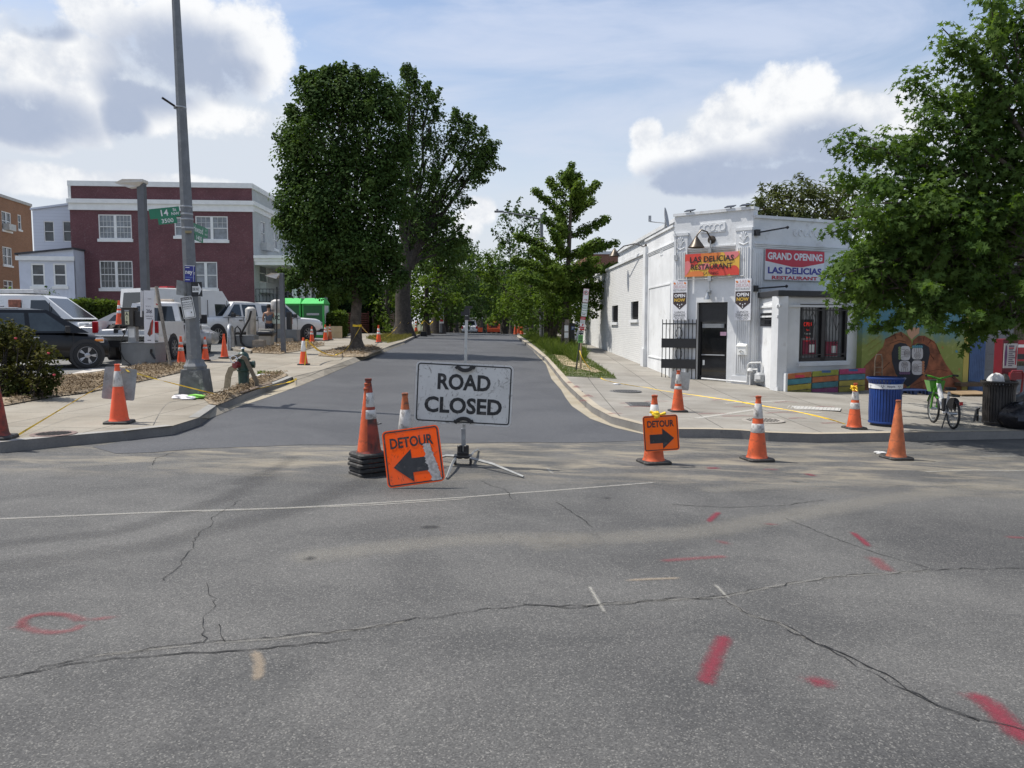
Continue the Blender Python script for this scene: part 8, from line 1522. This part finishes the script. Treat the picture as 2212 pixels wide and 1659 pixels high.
vp('zone_sticker', ((1251,714),(1261,715),(1260,723),(1250.5,722)), lambda m,w,h: (m.bx(-w/2,w/2,0,.006,-h/2,h/2,0), m.text('21956', h=h*.4, w=w*.85, cx=0, cz=.1*h, y=-.003, mi=1, weight=.02)), [SBLK,SGW])
vp('green_notice', ((1250,723),(1260.5,723.5),(1258,741),(1248,740)), lambda m,w,h: (m.bx(-w/2,w/2,0,.006,-h/2,h/2,0), [m.bx(-w*.4,w*.35,-.003,0,h*(.3-.14*i),h*(.36-.14*i),1) for i in range(3)], [m.bx(w*(-.36+.26*i),w*(-.2+.26*i),-.003,0,-h*.35,-h*.1,1) for i in range(3)]), [pm('notice_green',(.15,.42,.10),.5),SBLK])
b2 = gp(1254,799,KH); m = MB(); m.tube([(0,0,0),pt(1255,735,b2.y)-b2], .035, 4); o = m.build('wooden_stake', pm('grey_stake_wood',(.26,.20,.13),.85,.25,10)); o.location = b2; tag(o,'short wooden stake beside the leaning parking sign post','stake')
b = gp(1235.5,752,KH); h = pt(1235,698,b.y).z-b.z; s = px(b.y); t = thing('parking_kiosk','black parking payment kiosk with a blue P panel on the verge','parking kiosk',b); m = MB(); m.bx(-6.2*s,6.2*s,0,.3,0,h); m.build('body', BLKM, t, bevel=.03); m = MB(); m.bx(-1.5*s,4.6*s,-.02,-.005,h-14.5*s,h-7*s); m.text('P', h=5.2*s, cx=1.6*s, cz=h-10.7*s, y=-.026, mi=1, weight=.03); m.build('panel', [pm('kiosk_blue',(.03,.13,.40),.4),SGW], t)
b = gp(1224,754,KH); h = pt(1224,690,b.y).z-b.z; t = thing('timber_post','grey timber post with white paper notices stapled to it','post',b); m = MB(); m.tube([(0,0,0),(.02,0,h)], .11, 8); m.build('post', pm('grey_timber',(.20,.17,.14),.9,.3,9,bump=.5), t, smooth=True)
for z0, z1 in ((.38,.56),(.60,.80)): m = MB(); m.bx(-.12,.07,-.125,-.115,h*z0,h*z1); m.build('paper', SGW, t)
b = gp(1263.5,736,KH); h = pt(1263,709,b.y).z-b.z; m = MB(); m.bx(-3*px(b.y),3*px(b.y),0,.1,0,h); o = m.build('green_board', pm('mint_green_board',(.30,.50,.40),.6,.08,4), bevel=.01); o.location = b; tag(o,'mint green board standing far along the restaurant pavement','board')
b = Vector((*pt(1170,740,46)[:2],0)); b.z = H(b.x,46)+KH; t = thing('street_light','grey cobra head street light reaching out over the side street','street light',b); m = MB(); m.tube([(0,0,0),pt(1170,462,46)-b], [.13,.09], 8); m.build('pole', GREYP, t); m = MB(); a, c = pt(1170,474,46)-b, pt(1082,457,46)-b; m.tube([a,a.lerp(c,.5)+Vector((0,0,.03)),c], [.06,.05,.04], 8); m.build('arm', GREYP, t); m = MB(); c = pt(1078,457,46)-b; m.box(c,(.55,.25,.10)); m.box(c+Vector((-.1,0,.1)),(.12,.12,.1)); m.build('lamp_head', GREYP, t, bevel=.03)
b = Vector((*pt(952,703,64)[:2],0)); b.z = H(b.x,64)+KH; t = thing('street_light_post','grey street light post with small signs beside the third tree trunk','lamp post',b); m = MB(); m.tube([(0,0,0),pt(951,615,64)-b], .12, 8); m.build('pole', GREYP, t); m = MB(); q = pt(954,681,63.8)-b; m.box(q,(.35,.03,.45)); m.build('grey_plate', SBACK, t); m = MB(); q = pt(954,692,63.8)-b; m.box(q,(.36,.03,.5)); m.box(q+Vector((0,-.02,0)),(.26,.02,.2),None,1); m.build('notice', [SGW,SRED], t)
b = Vector((*pt(1105,720,96)[:2],0)); b.z = H(b.x,96); t = thing('warning_sign','orange diamond roadworks sign by the far end of the street','road sign',b); q = pt(1105,697,96)-b; m = MB(); m.tube([(0,0,0),q], .05, 6); m.build('post', BLKM, t); m = MB(); m.box(q,(.55,.02,.55),Matrix.Rotation(R(45),3,'Y')); m.build('sign_panel', pm('warning_orange',(.62,.27,.02),.5), t)
b = gp(915,727,.0); s = px(b.y); t = thing('black_crate','black crate of stakes standing on the kerb under the far tape','crate',b); m = MB(); m.bx(-6.5*s,6.5*s,0,.4,0,11*s); m.build('body', BLACK, t, bevel=.02)
for x in (-6,6): m = MB(); m.tube([(x*s,.2,0),(x*s,.2,30*s)], .03, 6); m.build('stake', BLKM, t)
# ---- caution tape
TAPE = pm('caution_tape', (.80,.52,.02), .5, .1, 3, dirt=((.06,.05,.02),.28,6))
def tape(label, pts, w=.024):
    """yellow tape through (u, v, depth or None for on the ground)"""
    P = []
    ys = [p[2] for p in pts]
    for (u,v,y) in pts: P.append(gp(u,v,KH+.012) if y is None else pt(u,v,y))
    Q = []
    for i in range(len(P)-1):
        p0, p1, p2, p3 = P[max(i-1,0)], P[i], P[i+1], P[min(i+2,len(P)-1)]
        for k in range(8): f = k/8; Q.append(.5*((2*p1)+(p2-p0)*f+(2*p0-5*p1+4*p2-p3)*f*f+(3*p1-p0-3*p2+p3)*f**3))
    Q.append(P[-1]); vs = []; rg = random.Random(len(label)); tw = 0
    for i, p in enumerate(Q):
        d = (Q[min(i+1,len(Q)-1)]-Q[max(i-1,0)]).normalized(); n = d.cross(Vector((0,1,.2))).normalized(); b = d.cross(n); tw += rg.uniform(-.5,.7); ww = w*(.55+.45*abs(math.cos(tw))); a = n*math.cos(tw*.35)+b*math.sin(tw*.35)*.6
        vs += [p+a*ww-b*.002,p-a*ww-b*.002,p-a*ww+b*.002,p+a*ww+b*.002]
    m = MB(); m.add(vs, [(4*i+j,4*i+(j+1)%4,4*i+4+(j+1)%4,4*i+4+j) for i in range(len(Q)-1) for j in range(4)]); o = m.build('caution_tape', TAPE, smooth=False); return tag(o, label, 'caution tape')
yF, yK = cF.location.y, cK.location.y
tape('yellow tape slanting from the edge cone up to the tall cone on the left pavement', [(40,939,cG.location.y+.2),(150,873,12.6),(215,835,12.7),(268,803,yF-.05)], .013)
tape('yellow tape sagging from the tall cone past the lamp post base', [(272,800,yF-.05),(320,814,14.2),(357,824,15.2),(452,848,bp.y-.42),(494,857,None)], .024)
tape('yellow tape lying along the kerb and rising to the cone with the white sleeve', [(494,857,None),(545,842,None),(588.7,833,None),(634,822,None),(652,806,yK-.3),(658,790,yK-.2),(661,760,yK-.12),(661,734,yK-.05)], .034)
tape('yellow tape hanging from the sleeved cone to the big tree trunk', [(662,733,yK),(686,755,yK+1),(712.5,767,yK+2),(730,765,yK+2.4),(751,751,ya-.8),(779,705,ya-.3)], .036)
tape('yellow tape looped between the big tree trunk and the forked tree', [(779,703,ya-.3),(795,720,ya+3),(815,731.5,ya+8),(828,731,ya+11),(848,717,ya+17),(866,695,51.2)], .05)
tape('yellow tape wound round the trunk of the big tree', [(762,703,ya-.42),(772,704,ya-.46),(781,703,ya-.4)], .05)
tape('far yellow tape hung in loops beyond the forked tree', [(881,698,51.5),(900,695,54),(909,700,56),(917,693,57),(927,701,60),(935,694,62)], .05)
p6 = [(1252,757,yv-.1),(1259,775.5,yv-.2)]+[(u,v,None) for u,v in ((1278.7,801),(1305,820),(1361,832),(1399.5,837.5),(1426,843),(1511,855),(1580,865),(1650,877),(1721,889),(1790,905),(1826,916))]
tape('yellow tape trailing across the restaurant pavement from the stake to the cone', p6, .017)
m = MB(); rg = random.Random(1)
for i in range(5): m.tube([(rg.uniform(-.05,.05),rg.uniform(-.05,.05),rg.uniform(-.05,.05)) for _ in range(4)], .012, 5)
o = m.build('tape_knot', TAPE); o.location = pt(1845,838,cD.location.y-.05); tag(o,'yellow tape knotted round the top of the cone by the blue bin','caution tape')
m = MB(); m.tube([(-.1,-.06,0),(0,-.1,-.05),(.1,-.06,-.02)], .022, 5); crumple(m,(-.03,-.1,-.04),.05,3); o = m.build('tape_knot', TAPE); o.location = pt(1419,888,cA.location.y-.05); tag(o,'yellow tape tied to the cone that carries the upright detour sign','caution tape')
# ---- litter, covers, cut branches
def litter(u, v, r, col, label, off=KH, sq=(1.4,.8,.3), seed=1, name='paper_scrap'): b = gp(u,v,off); m = MB(); crumple(m,(0,0,r*.25),r,seed,9,5,sq,.3); o = m.build(name, pm('litter_'+'_'.join(str(int(c*100)) for c in col),col,.7,.1,8)); o.location = b; return tag(o, label, 'litter')
litter(392,861,.15,(.62,.60,.60),'white cloth scrap at the foot of the lamp post base',seed=2,name='cloth_scrap'); litter(405,863,.12,(.66,.66,.66),'small white glove beside the lime cloth',seed=3); litter(423,861,.16,(.25,.62,.10),'lime green safety cloth dropped by the lamp post base',seed=4,name='cloth_scrap')
litter(568,815,.16,(.70,.70,.72),'white paper scrap on the mulch past the hydrant',seed=5); litter(596,747,.14,(.7,.7,.7),'white cup lid on the mulch below the thin black post',seed=6); litter(1333,831,.08,(.7,.7,.7),'white scrap on the grass corner by the pavement',seed=7); litter(711,728,.28,(.6,.6,.62),'white plastic bag behind the cones at the plywood',seed=8,sq=(1,1,1)); litter(1900,980,.07,(.6,.6,.58),'white scrap beside the faded cone base',0,seed=9); litter(851,712,.22,(.66,.66,.68),'white plastic bag caught on the tape by the forked tree',seed=10,sq=(1.2,1,.8)); litter(357,786,.08,(.55,.55,.55),'small clear bottle near the foot of the wooden stake',seed=11)
RUST = pm('rusty_iron_cover', (.17,.12,.105), .8, .25, 12, bump=.4); IRON = pm('dark_iron_cover', (.09,.09,.09), .7, .25, 12, bump=.4)
def cover(u, v, ru, rv, mat, label, off, kind='round'):
    b = gp(u,v,off+.006); s = px(b.y); r = ru*s; ry = max(r*.7, rv*b.y*b.y/FP/1.7); m = MB(); n = 28; t = thing('utility_cover', label, 'utility cover', b)
    if kind == 'round': m.lathe([(r,0),(r*.97,.006),(r*.80,.006),(r*.78,.003),(0,.003)], n)
    else: m.bx(-r,r,-ry,ry,0,.006)
    m.build('rim', mat, t); m = MB(); k = 9
    for i in range(k):
        x = -1+2*(i+.5)/k; hw = math.sqrt(max(0,1-x*x))*.74 if kind == 'round' else .9; m.bx(x*r*.74-r*.03,x*r*.74+r*.03,-hw*(r if kind == 'round' else ry),hw*(r if kind == 'round' else ry),.007,.010)
    m.build('grid', BLACK, t); return t
cover(116,937,46,6,RUST,'rusty round gridded cover set in the left pavement corner',KH); cover(1382,873,27,4,IRON,'dark rectangular drain grate in the pavement behind the upright detour sign',KH,'rect'); cover(1350,845,36,5,IRON,'grey round gridded disc in the pavement near the corner of the verge',KH); cover(1258,846,1.5,3,IRON,'small iron lid at the kerb of the side street',KH)  # the disc by the verge corner stands for a grey oval tone there
cover(1648,908,46,9,pm('concrete_ring_cover',(.30,.275,.24),.85,.1,9),'pale concrete ring cover in the corner pavement',KH)
b = gp(1756,882,KH+.006); t = thing('tactile_pad','white dimpled tactile pad on the corner pavement','tactile paving',b,R(-25)); m = MB(); m.bx(-.55,.55,-.3,.3,0,.006)
for i in range(14):
    for j in range(7): m.lathe([(.018,.006),(.012,.012)], 6, (-.5+i*.077,-.25+j*.083,0))
m.build('pad', pm('tactile_white',(.42,.41,.385),.8,.1,9), t)
cover(800,914,24,3,IRON,'round iron manhole lid flush in the fresh asphalt behind the cone stack',.006)
p = gp(738,714,KH); bush('cut_branches','heap of cut leafy branches on the ground past the plywood sheet', p, p.y, [(728,709,18,7),(750,708,16,7),(742,705,14,6),(765,711,12,5)], LM_MID, .16, per=22, sig=.16, seed=31, cat='branch pile')
# ---- people
SKINM = pm('skin_tone', (.36,.19,.12), .6, .06, 6); HIVIS = pm('hi_vis_yellow', (.58,.68,.04), .6, .08, 6); JEANS = pm('dark_trousers', (.03,.035,.05), .8, .15, 8)
def skinned(name, J, E, mat, par):
    me = bpy.data.meshes.new(name); me.from_pydata([j[0] for j in J], E, []); me.materials.append(mat); o = bpy.data.objects.new(name, me); COL.objects.link(o); o.parent = par
    sk = o.modifiers.new('skin','SKIN'); sk.use_smooth_shade = True
    for i, j in enumerate(J): v = me.skin_vertices[0].data[i]; v.radius = (j[1],j[1]*(j[2] if len(j) > 2 else 1)); v.use_root = i == 0
    s = o.modifiers.new('subsurf','SUBSURF'); s.levels = 1; s.render_levels = 1; return o
def person(label, loc, rot, sit, top, hat, bare=False):
    t = thing('person', label, 'person', loc, rot); hz = .95 if not sit else .55
    J = [((0,0,hz),.13,.8),((0,0,hz+.28),.14,.75),((0,0,hz+.48),.15,.7),((0,.0,hz+.58),.06),((0,-.02,hz+.70),.085),((0,-.02,hz+.82),.075)]; E = [(0,1),(1,2),(2,3),(3,4),(4,5)]
    for sx in (-1,1):
        k = len(J); J += [((sx*.2,0,hz+.50),.06),((sx*.27,-.05 if not sit else -.1,hz+.22),.045),((sx*.25,-.22 if not sit else -.34,hz+.12),.036),((sx*.24,-.29 if not sit else -.42,hz+.12),.04)]; E += [(2,k),(k,k+1),(k+1,k+2),(k+2,k+3)]
        k = len(J)
        if sit: J += [((sx*.1,-.05,hz-.02),.09),((sx*.12,-.45,hz),.07),((sx*.12,-.48,hz-.42),.05),((sx*.12,-.62,hz-.47),.045)]
        else: J += [((sx*.1,0,hz-.08),.09),((sx*.11,-.02,.50),.065),((sx*.11,0,.09),.045),((sx*.11,-.16,.04),.045)]
        E += [(0,k),(k,k+1),(k+1,k+2),(k+2,k+3)]
    skinned('body', J, E, SKINM, t)
    skinned('shirt', [((0,0,hz+.02),.155,.8),((0,0,hz+.28),.165,.76),((0,0,hz+.50),.165,.72),((-.2,0,hz+.51),.075),((.2,0,hz+.51),.075)]+([] if bare else [((-.25,-.03,hz+.33),.065),((.25,-.03,hz+.33),.065)]), [(0,1),(1,2),(2,3),(2,4)]+([] if bare else [(3,5),(4,6)]), top, t)
    K = [((0,0,hz-.02),.15,.85)]; E2 = []
    for sx in (-1,1):
        k = len(K); K += [((sx*.1,-.05 if sit else 0,hz-.08),.10),((sx*.12,-.45,hz),.08) if sit else ((sx*.11,-.02,.5),.078),((sx*.12,-.48,hz-.36),.065) if sit else ((sx*.11,0,.14),.062)]; E2 += [(0,k),(k,k+1),(k+1,k+2)]
    skinned('trousers', K, E2, JEANS, t)
    m = MB(); m.lathe([(.095,hz+.76),(.108,hz+.80),(.10,hz+.88),(.06,hz+.925),(0,hz+.935)], 14, (0,-.02,0)); m.build('hard_hat' if hat else 'hair', HIVIS if hat else pm('dark_hair',(.02,.015,.012),.8), t, smooth=True)
    m = MB()
    for sx in (-1,1): m.lathe([(0,-.008),(.011,0),(0,.008)], 6, (sx*.033,-.105,hz+.755))
    m.lathe([(0,-.02),(.016,-.005),(.008,.02)], 6, (0,-.112,hz+.725)); m.bx(-.025,.025,-.112,-.10,hz+.675,hz+.683); m.build('face', pm('face_dark',(.12,.06,.05),.6), t); return t
pv = Vector((*pt(1068,720,98.8)[:2],0)); person('worker in a yellow hard hat and hi-vis vest seated on the orange paver', pv+Vector((0,0,H(pv.x,98)+1.0)), PI, True, HIVIS, True)
pq = Vector((*pt(581,700,37.5)[:2],0)); person('bare armed person standing behind the VAC machine beside the crew cab pickup', pq+Vector((0,0,H(pq.x,pq.y)+KH)), R(200), False, pm('blue_grey_shirt',(.10,.12,.16),.8), False, True)
